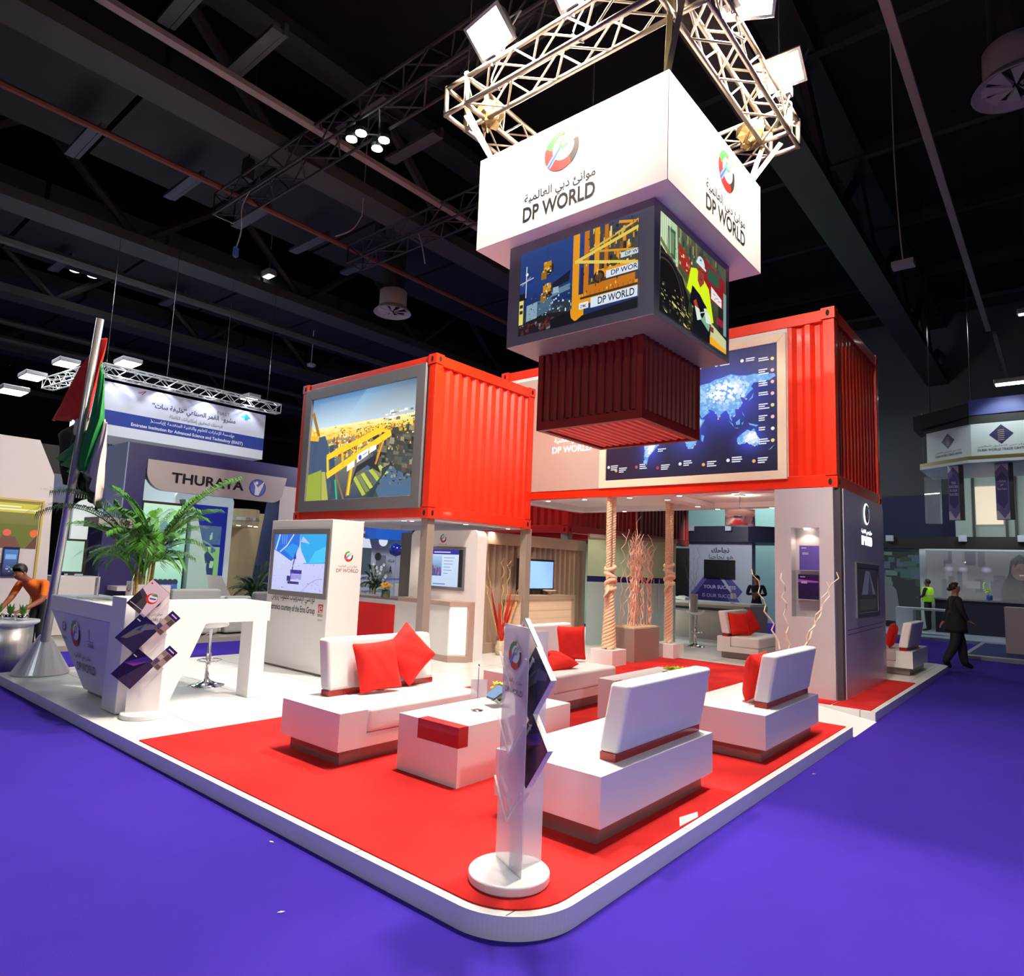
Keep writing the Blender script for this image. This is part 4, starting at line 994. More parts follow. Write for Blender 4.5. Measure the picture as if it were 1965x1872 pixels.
dup(ct, (-3.88, 6.15, .108), 0, 'white block coffee table behind the nearest sofa back, lime flowers on it')

# --- things on the tables
def sign_stand(x, y, z, label, rz=0):
    t = thing('menu_stand', label, 'sign holder', (x, y, z))
    MB().lathe([(.0, 0), (.05, 0), (.05, .008), (.01, .014)], (x, y, z), 20).build('base_disc', CHROME, t, smooth=True)
    MB().tube([(x, y, z + .01), (x, y, z + .34)], .003, 6).lathe([(.002, .33), (.009, .345), (.002, .36)], (x, y, z), 8).build('rod', CHROME, t)
    c, s_ = math.cos(rz), math.sin(rz)
    q = lambda a, b: (x - .004 * s_ + a * c, y - .0 + a * s_ + .006, z + b)
    MB().prism([q(-.06, .10), (q(.07, .10)), q(.07, .24), q(-.06, .24)], (0, .002, 0)).build('card', FROST, t)
    return t
sign_stand(-3.62, 3.98, .514, 'thin chrome rod stand with a pale card on the front coffee table', .9)
t = thing('tablet', 'black tablet propped on a white stand on the front coffee table', 'tablet', (-3.6, 4.28, .514))
pp = MB(); a = Vector((-3.74, 4.22, .64)); 
Pt = Plane((-3.76, 4.20, .575), (.17, -.06, 0), (.045, .15, .085))
MB().prism([Pt.at(0, 0), Pt.at(1, 0), Pt.at(1, 1), Pt.at(0, 1)], Pt.N * .008).build('body', BLACK, t)
MB().prism([Pt.at(.05, .07, .0085), Pt.at(.95, .07, .0085), Pt.at(.95, .93, .0085), Pt.at(.05, .93, .0085)], Pt.N * .0005).build('screen', mat('dim_blue_glass', rgb(92, 120, 160), .15), t)
MB().tube([(-3.72, 4.22, .58), (-3.66, 4.3, .516), (-3.6, 4.18, .58)], .008, 6).tube([(-3.66, 4.3, .516), (-3.62, 4.36, .62)], .008, 6).build('stand', WHITE, t)
def flowers(loc, label, petal, n=14, r=.07, h=.09, name='flower_arrangement', pot=None, leaf=True):
    t = thing(name, label, 'flowers', loc); x, y, z = loc
    pot = pot or mat('green_glass_vase', (.05, .09, .03), .12, coat=.5)
    MB().lathe([(r * .55, 0), (r * .7, h * .1), (r * .7, h * .85), (r * .62, h)], loc, 20).build('vase', pot, t, smooth=True)
    rnd = random.Random(int(x * 100 + y * 10))
    for k in range(n):
        a = rnd.uniform(0, 2 * PI); q = r * rnd.uniform(0, 1); c = Vector((x + q * math.cos(a), y + q * math.sin(a), z + h + rnd.uniform(.02, h * .9)))
        fb = MB()
        for p_ in range(6):
            b = 2 * PI * p_ / 6 + rnd.random(); L = r * .62
            d = Vector((math.cos(b), math.sin(b), rnd.uniform(.0, .8))).normalized(); s_ = d.cross(Vector((0, 0, 1))).normalized() * L * .32
            fb.poly([c, c + d * L * .5 + s_, c + d * L, c + d * L * .5 - s_])
        fb.build('blossom', petal, t, solid=.003)
    if leaf:
        lb = MB()
        for k in range(9):
            b = rnd.uniform(0, 2 * PI); c = Vector((x, y, z + h)); d = Vector((math.cos(b), math.sin(b), .15)); s_ = Vector((-d.y, d.x, 0)) * r * .2
            lb.poly([c, c + d * r * .8 + s_, c + d * r * 1.5 - Vector((0, 0, .02)), c + d * r * .8 - s_])
        o = lb.build('leaves', GREEN2, t, solid=.002); o['kind'] = 'stuff'
    return t
flowers((-3.78, 4.42, .514), 'lime green flowers on the front coffee table, half behind the brochure stand', LIME, 12, .055, .07)
flowers((-3.45, 7.05, .514), 'low bowl of lime green flowers on the second coffee table', LIME, 22, .10, .03)
YEL = mat('pale_yellow_orchid', rgb(246, 208, 110), .6)
flowers((-9.22, 7.62, 1.02), 'yellow orchids in a dark green vase on the grey counter', YEL, 22, .11, .13)

# ================================================================ brochure stands
NAVYP = art_mat('brochure_print', 0, .25)
def diamond(parent_label, root, c, half_w, half_h, U, N, kind, pages=.02, label=None):
    """brochure turned on its corner, on plane with right vector U and normal N"""
    t = thing('brochure', label, 'brochure', tuple(c))
    U = Vector(U).normalized(); Z = Vector((0, 0, 1)); N = Vector(N).normalized()
    a = (U * .66 + Z * .75).normalized() * half_h * 2; b = (U * .75 - Z * .66).normalized() * half_w * 2
    O = Vector(c) - a / 2 - b / 2
    P = Plane(O, b, a)
    if P.N.dot(N) < 0: O = O + b; P = Plane(O, -b, a)
    MB().prism([P.at(0, 0, -pages), P.at(1, 0, -pages), P.at(1, 1, -pages), P.at(0, 1, -pages)], P.N * (pages - .001)).build('pages', mat('paper_edges', (.78, .76, .72), .7, brush=(200, .25, (1, 1, 1))), t)
    MB().prism([P.at(-.01, -.01, -.001), P.at(1.01, -.01, -.001), P.at(1.01, 1.01, -.001), P.at(-.01, 1.01, -.001)], P.N * .001).build('cover', mat('navy_cover_card', rgb(26, 22, 66), .3), t)
    A = Art(P); A.step = .00004
    if kind == 'white':
        A.rect(0, 0, 1, 1, (222, 208, 214)); A.poly([(0, 0), (.75, 0), (.55, .5), (0, .62)], (74, 70, 74)); A.poly([(.0, 0), (.35, 0), (.3, .4), (0, .5)], (44, 42, 46)); A.line((.05, .1), (.7, .12), .02, (210, 205, 205))
        A.disc(.62, .55, .17, (216, 50, 40)); A.disc(.64, .58, .13, (240, 240, 240)); A.poly([(.48, .62), (.62, .75), (.76, .7), (.66, .66), (.54, .62)], (60, 160, 80)); A.poly([(.52, .54), (.78, .64), (.76, .58), (.56, .5)], (60, 80, 160)); A.disc(.12, .9, .03, (200, 60, 70))
    elif kind == 'coast':
        A.rect(0, 0, 1, 1, (30, 26, 72)); A.poly([(.2, 0), (1, 0), (1, 1), (.5, .9)], (44, 38, 70)); A.poly([(.15, .1), (.35, .2), (.62, .62), (.5, .9), (.3, .6)], (92, 92, 96)); A.poly([(.5, .6), (.9, .9), (.8, 1), (.55, .9)], (90, 96, 130)); A.poly([(.35, .5), (.5, .6), (.44, .8)], (40, 60, 110)); A.line((.05, .8), (.22, .8), .03, (190, 190, 210))
    else:
        A.rect(0, 0, 1, 1, (26, 16, 50)); A.poly([(.0, .45), (.4, .55), (.8, 1), (.5, 1)], [(60, 30, 130), (150, 70, 150), (60, 40, 130), (50, 30, 120)]); A.poly([(.35, 0), (1, 0), (1, 1), (.75, 1)], (56, 42, 68)); A.line((.05, .8), (.22, .8), .03, (190, 190, 210))
    A.build('cover_print', NAVYP, t)
    return t
def leaflet(c, U, N, label):
    t = thing('leaflet', label, 'leaflet', tuple(c)); U = Vector(U).normalized(); Z = Vector((0, 0, 1))
    a = (U * .70 + Z * .72).normalized() * .23; b = (U * .72 - Z * .70).normalized() * .105
    P = Plane(Vector(c) - a / 2 - b / 2, b, a)
    if P.N.dot(Vector(N)) < 0: P = Plane(Vector(c) - a / 2 + b / 2, -b, a)
    MB().prism([P.at(0, 0, -.006), P.at(1, 0, -.006), P.at(1, 1, -.006), P.at(0, 1, -.006)], P.N * .0065).build('pages', mat('leaflet_paper', (.5, .48, .5), .5), t)
    A = Art(P); A.step = .00004; A.rect(0, 0, 1, 1, (150, 140, 136)); A.rect(0, .76, 1, 1, (48, 30, 96)); A.line((.2, .88), (.8, .88), .05, (220, 215, 235))
    for u0, v0, u1, v1, c_ in ((.05, .03, .45, .14, (110, 90, 70)), (.5, .03, .95, .2, (100, 84, 66)), (.05, .17, .45, .34, (70, 70, 110)), (.5, .23, .95, .45, (170, 140, 130)), (.05, .37, .45, .55, (186, 176, 166)), (.5, .48, .95, .73, (90, 76, 66)), (.05, .58, .45, .73, (140, 126, 110))): A.rect(u0, v0, u1, v1, c_)
    A.build('print', NAVYP, t)
    return t
def brochure_stand(loc, rz, label, text_side):
    """white disc base, two frosted acrylic sheets in a cross, V-shaped pockets"""
    x, y, z = loc; t = thing('brochure_stand', label, 'display stand', loc)
    MB().lathe([(.0, 0), (.198, 0), (.203, .006), (.203, .04), (.196, .046), (0, .046)], loc, 48).build('base_disc', WHITE, t, smooth=False, bevel=.002, seg=1)
    U = Vector((math.cos(rz), math.sin(rz), 0)); W_ = Vector((-math.sin(rz), math.cos(rz), 0)); c = Vector((x, y, z + .046)) - U * .02; Z = Vector((0, 0, 1))
    MB().prism([c - U * .14, c + U * .14, c + U * .14 + Z * 1.19, c - U * .14 + Z * 1.19], W_ * .006).build('acrylic_sheet', FROST, t); SH = [o_ for o_ in t.children if o_.name.startswith('acrylic_sheet')][0]
    MB().prism([c + W_ * .008, c + W_ * .19, c + W_ * .19 + Z * 1.16, c + W_ * .008 + Z * 1.16], U * .006).build('acrylic_sheet', FROST, t)
    EDG = mat('lit_acrylic_edge', (.9, .86, .8), .2, emit=(1, .86, .72), estr=.0)
    for k, h in enumerate((.86, .54, .22)):
        for s_, dirn in ((-1, W_), (1, W_)):
            o = c + Z * h + dirn * (-.012 if s_ < 0 else .018)
            mb = MB(); p = [o - U * .15 + Z * .18, o - U * .0 - Z * .0, o + U * .15 + Z * .18]
            for q0, q1 in ((p[0], p[1]), (p[1], p[2])):
                d = (q1 - q0).normalized(); n = d.cross(dirn).normalized() * .0025
                mb.prism([q0 - n, q0 + n, q1 + n, q1 - n], dirn * .012 * s_)
            mb.build('pocket', mat('clear_acrylic', (.9, .86, .84), .15, alpha=.5), t)
    S = -1 if text_side < 0 else 1
    O = c - U * .13 + Z * .8 - W_ * .002 if S < 0 else c - U * .13 + Z * .8
    if S < 0: P = Plane(O, U * .26, Z * .36)
    else: P = Plane(c + U * .001 + W_ * .245 + Z * .8, -W_ * .24 * -1 if False else -W_ * .235, Z * .36)
    lettering([('DP WORLD', .12, .12, .76, None, .02), ('موانئ دبي العالمية', .16, .28, .7, None, .01)], P, INKG, SH, d=.001)
    globe(SH, P, .5, .66, .2)
    return t, U, W_, c
S1, U1, W1, c1_ = brochure_stand((-2.21, 2.72, .108), -.41, 'frosted acrylic brochure stand on a white disc at the front carpet corner', -1)
S2, U2, W2, c2_ = brochure_stand((-6.79, 2.78, .10), -.40 + PI / 2, 'frosted acrylic brochure stand beside the reception desk', -1)
Z_ = Vector((0, 0, 1))
def at1(u, z, w_=0): return Vector((-2.21, 2.72, 0)) + U1 * u + W1 * w_ + Z_ * z
def at2(u, z, w_=0): return Vector((-6.79, 2.78, 0)) + U2 * u + W2 * w_ + Z_ * z
diamond('', S1, at1(-.04, 1.20, .045), .105, .15, U1, -W1, 'white', .03, 'white brochures standing highest in the front stand')
diamond('', S1, at1(.11, 1.07, .035), .105, .15, U1, -W1, 'coast', .035, 'navy brochures in the upper right pocket of the front stand')
diamond('', S1, at1(.10, .74, .035), .105, .15, U1, -W1, 'purple', .035, 'dark violet brochures in the lower right pocket of the front stand')
diamond('', S1, at1(-.10, .60, .05), .07, .08, U1, -W1, 'coast', .02, 'small navy brochure poking out at the lower left of the front stand')
diamond('', S2, at2(-.06, 1.21, -.05), .105, .15, U2, -W2, 'white', .015, 'white brochure with a globe emblem, topmost on the reception stand')
diamond('', S2, at2(-.12, .885, -.05), .11, .15, U2, -W2, 'coast', .02, 'navy brochure with a coast picture, middle of the reception stand')
diamond('', S2, at2(-.12, .555, -.05), .11, .15, U2, -W2, 'purple', .02, 'dark violet brochure, lowest on the reception stand')
leaflet(at2(.115, .975, -.05), U2, -W2, 'narrow picture leaflet, upper one on the reception stand')
leaflet(at2(.12, .645, -.05), U2, -W2, 'narrow picture leaflet, lower one on the reception stand')

# ================================================================ reception desk
R_ = thing('reception_desk', 'white angular reception desk with port company lettering', 'desk', (-7.6, 3.0, .1))
MB().box(-7.35, -7.0, 2.6, 2.98, .11, 1.2).build('corner_column', WHITE, R_, bevel=.003, seg=1)
box('plinth', -7.33, -7.02, 2.63, 2.95, .1, .115, PLINTH, R_)
MB().box(-9.3, -7.35, 2.62, 3.15, .93, 1.1).build('worktop_fascia', WHITE, R_, bevel=.003, seg=1)
MB().prism([(-9.27, 2.63, .93), (-7.351, 2.63, .93), (-7.351, 2.75, .14), (-8.32, 2.75, .14)], (0, .2, 0)).build('sloping_front', mat('pale_front_panel', (.72, .74, .8), .4), R_); SFP = bpy.data.objects['sloping_front']
box('plinth', -8.28, -7.36, 2.78, 2.95, .1, .14, PLINTH, R_)
MB().prism([(-7.0, 2.981, .11), (-7.0, 3.07, .11), (-7.0, 3.40, .93), (-7.0, 4.13, .93), (-7.0, 4.13, 1.14), (-7.0, 2.981, 1.14)], (-.03, 0, 0)).build('side_panel', WHITE, R_)
MB().box(-7.6, -7.031, 2.99, 4.13, 1.08, 1.14).box(-7.6, -7.031, 4.10, 4.13, .93, 1.08).build('side_worktop', WHITE, R_)
MB().box(-7.25, -7.0, 3.93, 4.1, .1, .93).build('end_leg', WHITE, R_, bevel=.003, seg=1)
PD = Plane((-9.2, 2.715, .14), (1.85, 0, 0), (0, -.12, .79)); PD = Plane((-9.2, 2.742, .14), (1.85, 0, 0), (0, -.118, .79))
lettering([('DP WORLD', .40, .24, .30, .12, .02), ('موانئ دبي العالمية', .36, .42, .28, None, .01), ('WORLD', .16, .62, .09, None, .01), ('DUBAI', .60, .60, .09, None, .01)], PD, INKG, SFP)
globe(SFP, PD, .40, .74, .18); globe(SFP, PD, .20, .80, .07)
MB().tube([PD.at(.63, .70, .003), PD.at(.64, .84, .003)], .003, 4).tube([PD.at(.60, .68, .003), PD.at(.69, .68, .003)], .003, 4).build('emblem', INKG, SFP)
# objects on the desk
t = thing('desk_flag', 'small white table flag on a tripod wire at the left of the desk', 'flag', (-9.0, 3.0, 1.1))
MB().tube([(-9.06, 3, 1.1), (-9.0, 3, 1.4), (-8.94, 3, 1.1)], .003, 5).build('wire_stand', CHROME, t)
MB().box(-9.04, -8.96, 2.985, 2.99, 1.11, 1.32).build('cloth', WALLW, t)
globe(t, Plane((-9.04, 2.985, 1.11), (.08, 0, 0), (0, 0, .21)), .5, .6, .10)
t = thing('desk_flag', 'white table sign with globe emblem left of the palm stems', 'flag', (-7.95, 3.0, 1.1))
MB().tube([(-8.05, 3, 1.22), (-7.93, 3, 1.4), (-7.88, 3, 1.1)], .003, 5).build('wire_stand', CHROME, t)
Pq = Plane((-8.06, 2.97, 1.12), (.17, 0, 0), (0, 0, .2))
MB().box(-8.06, -7.89, 2.975, 2.98, 1.115, 1.32).build('card', WALLW, t); globe(t, Pq, .52, .62, .2)
lettering([('DP WORLD', .1, .1, .8, None, .02)], Pq, INKG, t)
box('name_card_stack', -8.2, -8.1, 2.9, 3.0, 1.1, 1.15, mat('cream_cards', (.6, .62, .5), .6)); tag(bpy.data.objects['name_card_stack'], 'small stack of cream cards on the desk by the palm', 'cards')
for i, (x, w_) in enumerate(((-8.75, .2), (-8.45, .22))):
    tag(MB().box(x, x + w_, 2.72, 2.9, 1.1, 1.106).build('paper_sheet', mat('white_paper', (.7, .7, .7), .6)), ('left' if i == 0 else 'right') + ' white paper sheet lying on the reception desk', 'paper')

# bar stools
def stool(loc, label, seat_m=WHITE):
    x, y, z = loc; t = thing('bar_stool', label, 'stool', loc, 'chrome bar stools with curved white seats')
    MB().lathe([(.0, 0), (.205, 0), (.2, .012), (.12, .03), (.05, .06), (.03, .08), (0, .08)], loc, 32).build('base', CHROME, t, smooth=True)
    MB().lathe([(.028, .06), (.028, .38), (.019, .385), (.019, .66)], loc, 16).build('column', CHROME, t, smooth=True)
    ring = [(x + .03 + .13 * math.cos(a), y + .13 * math.sin(a), z + .30) for a in [2 * PI * k / 24 for k in range(25)]]
    MB().tube(ring, .009, 8).tube([(x, y, z + .3), (x - .1, y, z + .3)], .009, 6).build('footrest', CHROME, t, smooth=True)
    MB().tube([(x, y, z + .62), (x - .08, y - .1, z + .56)], .006, 6).build('lever', CHROME, t)
    n = 16; V = []; F = []
    for i in range(n + 1):
        for j in range(9):
            u = i / n * 2 - 1; v = j / 8 * 2 - 1
            k = math.sqrt(max(0, 1 - abs(u) ** 4))
            V.append((u * .20, v * .17 * (k * .9 + .1), .70 + .075 * abs(u) ** 2.4 - .012 * (1 - v * v)))
    for i in range(n):
        for j in range(8): a = i * 9 + j; F.append([a, a + 1, a + 10, a + 9])
    V = [(x + p[0], y + p[1], z + p[2]) for p in V]
    finish('seat', V, F, [0] * len(F), [seat_m], t, smooth=True, solid=.03, sub=1)
    return t
st = stool((-7.93, 3.92, .1), 'chrome bar stool with white curved seat under the reception desk arm')
o = dup(st, (-6.24, 13.73, .1), .6, 'chrome bar stool by the far counter, right of the right rope')

# ================================================================ white monitor wall (left)
E_ = thing('display_wall', 'tall white display wall with a big screen of blue abstract pictures', 'display wall', (-8.3, 5.5, .1))
MB().box(-9.12, -7.6, 5.3, 5.82, .13, 2.19).build('wall_body', WALLW, E_, bevel=.004, seg=1)
box('plinth', -9.09, -7.63, 5.33, 5.79, .1, .13, PLINTH, E_)
PE = Plane((-9.12, 5.3, .13), (1.52, 0, 0), (0, 0, 2.06))
framed(E_, PE, .05, .98, 1.5, 1.93, .075, .02, GREYF)
SP = Plane((-8.995, 5.296, 1.185), (1.30, 0, 0), (0, 0, .8))
SB1 = box('screen_body', -8.995, -7.695, 5.292, 5.3, 1.185, 1.985, BLACK, E_)
SP = Plane((-8.995, 5.29, 1.185), (1.30, 0, 0), (0, 0, .8))
A = Art(SP)
A.vgrad(0, 0, 1, 1, (196, 200, 246), (206, 214, 250)); A.poly([(.6, .48), (1, .5), (1, 1), (.5, 1), (.52, .8)], (44, 172, 240)); A.poly([(.7, .5), (1, .52), (1, .8), (.8, .7)], (70, 200, 250)); A.poly([(0, .72), (.12, .66), (.36, .52), (.44, .6), (.5, .8), (.5, 1), (0, 1)], (30, 112, 226)); A.poly([(.2, .72), (.42, .55), (.5, .78), (.36, .84)], (40, 150, 240))
A.line((.03, .72), (.1, 1), .045, (190, 214, 250)); A.line((.12, .68), (.26, .8), .03, (190, 214, 250)); A.line((.26, .8), (.38, 1), .03, (200, 222, 252))
for i in range(3): A.line((.16 + i * .04, .82), (.15 + i * .045, 1), .012, (150, 190, 245))
A.poly([(.52, .86), (.56, .96), (.70, .83), (.56, .86)], (190, 196, 246)); A.poly([(.48, .75), (.5, .78), (.66, .5), (.5, .5), (.42, .56)], (206, 212, 250))
A.line((.43, .6), (.36, .16), .03, (52, 40, 130)); A.rect(.36, .3, .58, .37, (56, 42, 150)); A.rect(.3, .17, .36, .26, (48, 36, 110)); A.rect(.32, .12, .54, .165, (52, 38, 120)); A.rect(.38, .2, .58, .29, (156, 150, 226)); A.poly([(.4, .56), (.44, .7), (.46, .56)], (40, 60, 170))
A.clutter(90, .0, .0, .96, .5, .02, .01, [(170, 168, 226), (120, 112, 190), (224, 226, 255), (200, 190, 230)])
for i in range(10): A.line((.62 + i * .035, .02 + .22 * (1 - (1 - i / 10) ** 2)), (.62 + (i + 1) * .035, .02 + .22 * (1 - (1 - (i + 1) / 10) ** 2)), .006, (90, 96, 150))
A.build('screen', SCR, SB1)
lettering([('كورتسي للإلكترونيات مجموعة إيروس', .095, .425, .72, .075, .008), ('Electronics courtesy of the Eros Group', .04, .362, .78, .055, .012)], PE, INK, E_)
MB().box(-7.79, -7.69, 5.294, 5.3, .93, 1.04).build('red_logo_tile', mat('logo_red', rgb(190, 50, 36), .5), E_)
lettering([('EROS', .87, .363, .075, None, .02), ('GROUP', .87, .335, .075, None, 0)], PE, INKG, E_); lettering([('e', .885, .39, .055, .045, .0)], PE, mat('pale_pink_ink', (.8, .6, .55), .5), E_, d=.008)
PSd = Plane((-7.6, 5.3, .13), (0, .52, 0), (0, 0, 2.06))
globe(E_, PSd, .56, .76, .035); lettering([('DP WORLD', .2, .655, .7, None, .005), ('موانئ دبي العالمية', .25, .69, .6, None, 0)], PSd, INKG, E_)

# ================================================================ counter and kiosk wall under the left container
K_ = thing('kiosk_wall', 'white wall with rounded top corners and a wall screen, behind the counter', 'display wall', (-8.2, 8.1, .1))
kp = rounded([(-9.05, .1), (-7.42, .1), (-7.42, 2.22), (-9.05, 2.22)], [0, 0, .12, .12])
MB().prism([(x, 8.0, z) for x, z in kp], (0, .22, 0)).build('wall_body', WALLW, K_)
PK = Plane((-8.78, 8.0, 1.22), (1.1, 0, 0), (0, 0, .72))
framed(K_, PK, 0, 0, 1.1, .72, .05, .02, GREYF)
SB2 = box('screen_body', -8.73, -7.73, 7.99, 8.0, 1.27, 1.89, BLACK, K_)
A = Art(Plane((-8.73, 7.988, 1.27), (1.0, 0, 0), (0, 0, .62)))
A.vgrad(0, 0, .9, 1, (190, 214, 244), (214, 230, 250)); A.rect(.9, 0, 1, 1, (16, 16, 20)); A.rect(0, .87, .9, 1, (46, 40, 160)); A.vgrad(.0, .28, .5, .84, (60, 70, 160), (170, 210, 245)); A.clutter(26, .22, .28, .46, .4, .03, .16, [(110, 90, 140), (160, 130, 160), (90, 80, 140)]); A.poly([(.1, .3), (.2, .42), (.24, .3)], (230, 210, 210)); A.line((.3, .93), (.7, .93), .03, (210, 214, 250)); A.line((.05, .93), (.18, .93), .05, (230, 230, 255))
for i in range(6): A.line((.55, .78 - i * .085), (.55 + random.uniform(.1, .26), .78 - i * .085), .018, (130, 146, 190))
A.line((.3, .06), (.6, .06), .03, (110, 130, 190))
A.build('screen', SCR, SB2)
PKw = Plane((-9.05, 7.998, .1), (1.63, 0, 0), (0, 0, 2.12))
globe(K_, PKw, .50, .935, .035); lettering([('DP WORLD', .42, .855, .15, None, .01), ('موانئ دبي العالمية', .43, .885, .13, None, 0)], PKw, INK, K_)
C_ = thing('counter', 'white counter with taupe top under the left container, glowing end panel', 'counter', (-8.6, 7.8, .1))
TAU = mat('taupe_worktop', rgb(176, 150, 140), .4)
mb = MB(); top = [(-9.0, 7.72), (-7.62, 7.62), (-7.42, 7.86), (-7.42, 7.995), (-9.0, 7.995)]
mb.prism([(x, y, .98) for x, y in top], (0, 0, .07)); mb.build('worktop', TAU, C_)
MB().prism([(x, y, .1) for x, y in top], (0, 0, .1)).build('base_band', TAU, C_)
MB().prism([(x - .03 * (x > -8), y + .02 * (y < 7.9), .2) for x, y in top], (0, 0, .78)).build('counter_body', WALLW, C_)
MB().prism([(-7.64, 7.66, .22), (-7.47, 7.86, .22), (-7.47, 7.86, .96), (-7.64, 7.66, .96)], (.008, -.006, 0)).build('light_panel', glow('warm_light_panel', (1, .86, .6), 1.6), C_)
mb = MB(); mb.box(-7.452, -7.42, 7.86, 7.99, .2, .98); mb.build('end_post', TAU, C_)
C2_ = thing('counter', 'long grey topped counter with a bright red front panel', 'counter', (-9.9, 7.9, .1))
MB().box(-11.3, -9.01, 7.72, 8.2, .98, 1.02).build('worktop', PLINTH, C2_)
MB().box(-11.3, -9.01, 7.75, 8.1, .1, .98).build('counter_body', WALLW, C2_)
MB().box(-10.3, -9.1, 7.74, 7.75, .12, .9).build('red_panel', mat('red_gloss_panel', rgb(232, 24, 14), .35), C2_)
bpy.data.objects[C2_.name]

# ================================================================ slatted wall, its counter and television
SLAT = mat('taupe_wall_paint', rgb(172, 150, 130), .55)
W_ = thing('slatted_wall', 'taupe corrugated wall panel framed like a container side, beside the glass doors', 'wall panel', (-8.2, 10.4, .1))
corr_wall(8.9, 12.0, -8.08, 1, 'y', .25, 2.06, 18, .08).build('corrugated_panel', SLAT, W_)
fr = MB(); fr.box(-8.2, -8.02, 8.55, 12.1, 2.04, 2.26); fr.box(-8.2, -8.02, 8.55, 12.1, .1, .27); fr.box(-8.2, -8.02, 8.55, 8.92, .27, 2.04); fr.box(-8.2, -8.02, 11.98, 12.1, .27, 2.04); fr.box(-8.24, -8.2, 8.55, 12.1, .1, 2.26)
fr.build('frame', SLAT, W_)
t = thing('television', 'black rimmed television glowing plain light blue before the slatted wall', 'television', (-7.95, 10.3, 1.2))
TVC = box('case', -7.97, -7.92, 9.68, 10.82, 1.21, 1.81, BLACK, t, bevel=.006); box('screen', -7.92, -7.916, 9.72, 10.78, 1.25, 1.77, glow('blue_screen_glow', rgb(128, 172, 228), .95), TVC)
box('wall_bracket', -8.02, -7.97, 10.1, 10.4, 1.4, 1.6, BLACK, t)
t = thing('counter', 'cream panelled counter with taupe top below the television', 'counter', (-7.8, 10.3, .1))
mb = MB().box(-8.0, -7.62, 9.4, 11.1, .1, 1.05); mb.build('counter_body', mat('cream_wood_panel', rgb(232, 206, 178), .5, brush=(4, .06, (1, .2, 14))), t)
box('worktop', -8.01, -7.6, 9.34, 11.12, 1.05, 1.13, SLAT, t); box('corner_post', -7.66, -7.6, 11.02, 11.12, .1, 1.05, SLAT, t)
mb = MB()
for z in (.3, .5, .7, .85): mb.box(-7.621, -7.618, 9.42, 11.0, z, z + .004)
mb.build('panel_groove', mat('groove_tan', rgb(176, 150, 130), .6), t)['kind'] = 'stuff'
t = thing('decorative_bowl', 'small winged white bowl under the television', 'bowl', (-7.78, 10.5, 1.13))
MB().lathe([(.03, 0), (.05, .02), (.02, .03), (.07, .06), (.14, .09), (.13, .095), (.06, .07)], (-7.78, 10.5, 1.13), 20).build('dish', mat('pale_shell', rgb(226, 196, 180), .5), t, smooth=True)

# ================================================================ twig vases
def twig(mb, p, h, wander, r=.006, lean=(0, 0), seed=0, seg=16, m=0, fork=0):
    rnd = random.Random(seed); pts = [Vector(p)]; ph = rnd.uniform(0, 6.3)
    for i in range(1, seg + 1):
        t_ = i / seg
        pts.append(Vector((p[0] + lean[0] * t_ + wander * math.sin(ph + i * 1.9) * (.4 + t_) + rnd.uniform(-1, 1) * wander * .5, p[1] + lean[1] * t_ + wander * math.cos(ph * 2 + i * 2.1) * (.4 + t_) + rnd.uniform(-1, 1) * wander * .5, p[2] + h * t_)))
    mb.tube(pts, [r * (1 - .6 * i / seg) for i in range(seg + 1)], 5, m)
    for f in range(fork):
        k = rnd.randint(seg // 2, seg - 2); q = pts[k]; a = rnd.uniform(0, 6.3); L = h * .16
        mb.tube([q, q + Vector((math.cos(a) * .04, math.sin(a) * .04, L * .4)), q + Vector((math.cos(a) * .09 + .01, math.sin(a) * .09, L * .8)), q + Vector((math.cos(a) * .1, math.sin(a) * .12, L))], [r * .5, r * .4, r * .35, r * .2], 4, m)
t = thing('twig_vase', 'pale vase with red leaves and yellow twigs before the slatted wall', 'vase', (-7.74, 9.05, .1))
MB().lathe([(.06, 0), (.09, .04), (.1, .14), (.07, .22), (.075, .24)], (-7.74, 9.05, .1), 18).build('vase', mat('cream_mosaic_pot', rgb(216, 196, 170), .5, noise=(40, .25)), t, smooth=True)
for k, (lx, ly, h, s_) in enumerate([(-.25, -.35, 1.45, 1), (-.2, -.25, 1.5, 2), (.02, -.05, 1.55, 3), (.05, .12, 1.5, 4), (.1, .55, 1.35, 5), (.12, .6, 1.4, 6), (.08, .5, 1.3, 7)]):
    mb = MB(); twig(mb, (-7.74, 9.05, .25), h, .022, .009, (lx, ly), s_); mb.build('twig', TWIGY, t)
for k in range(7):
    a = k * .9; d = Vector((math.cos(a) * .18, math.sin(a) * .3, .75 + .12 * (k % 3))); b = Vector((-7.74, 9.05, .3)); s_ = Vector((-d.y, d.x, 0)).normalized() * .035
    MB().poly([b - s_, b + s_, b + d * .5 + s_, b + d, b + d * .5 - s_]).build('red_blade', mat('red_blade_leaf', rgb(200, 40, 24), .5), t, solid=.004)
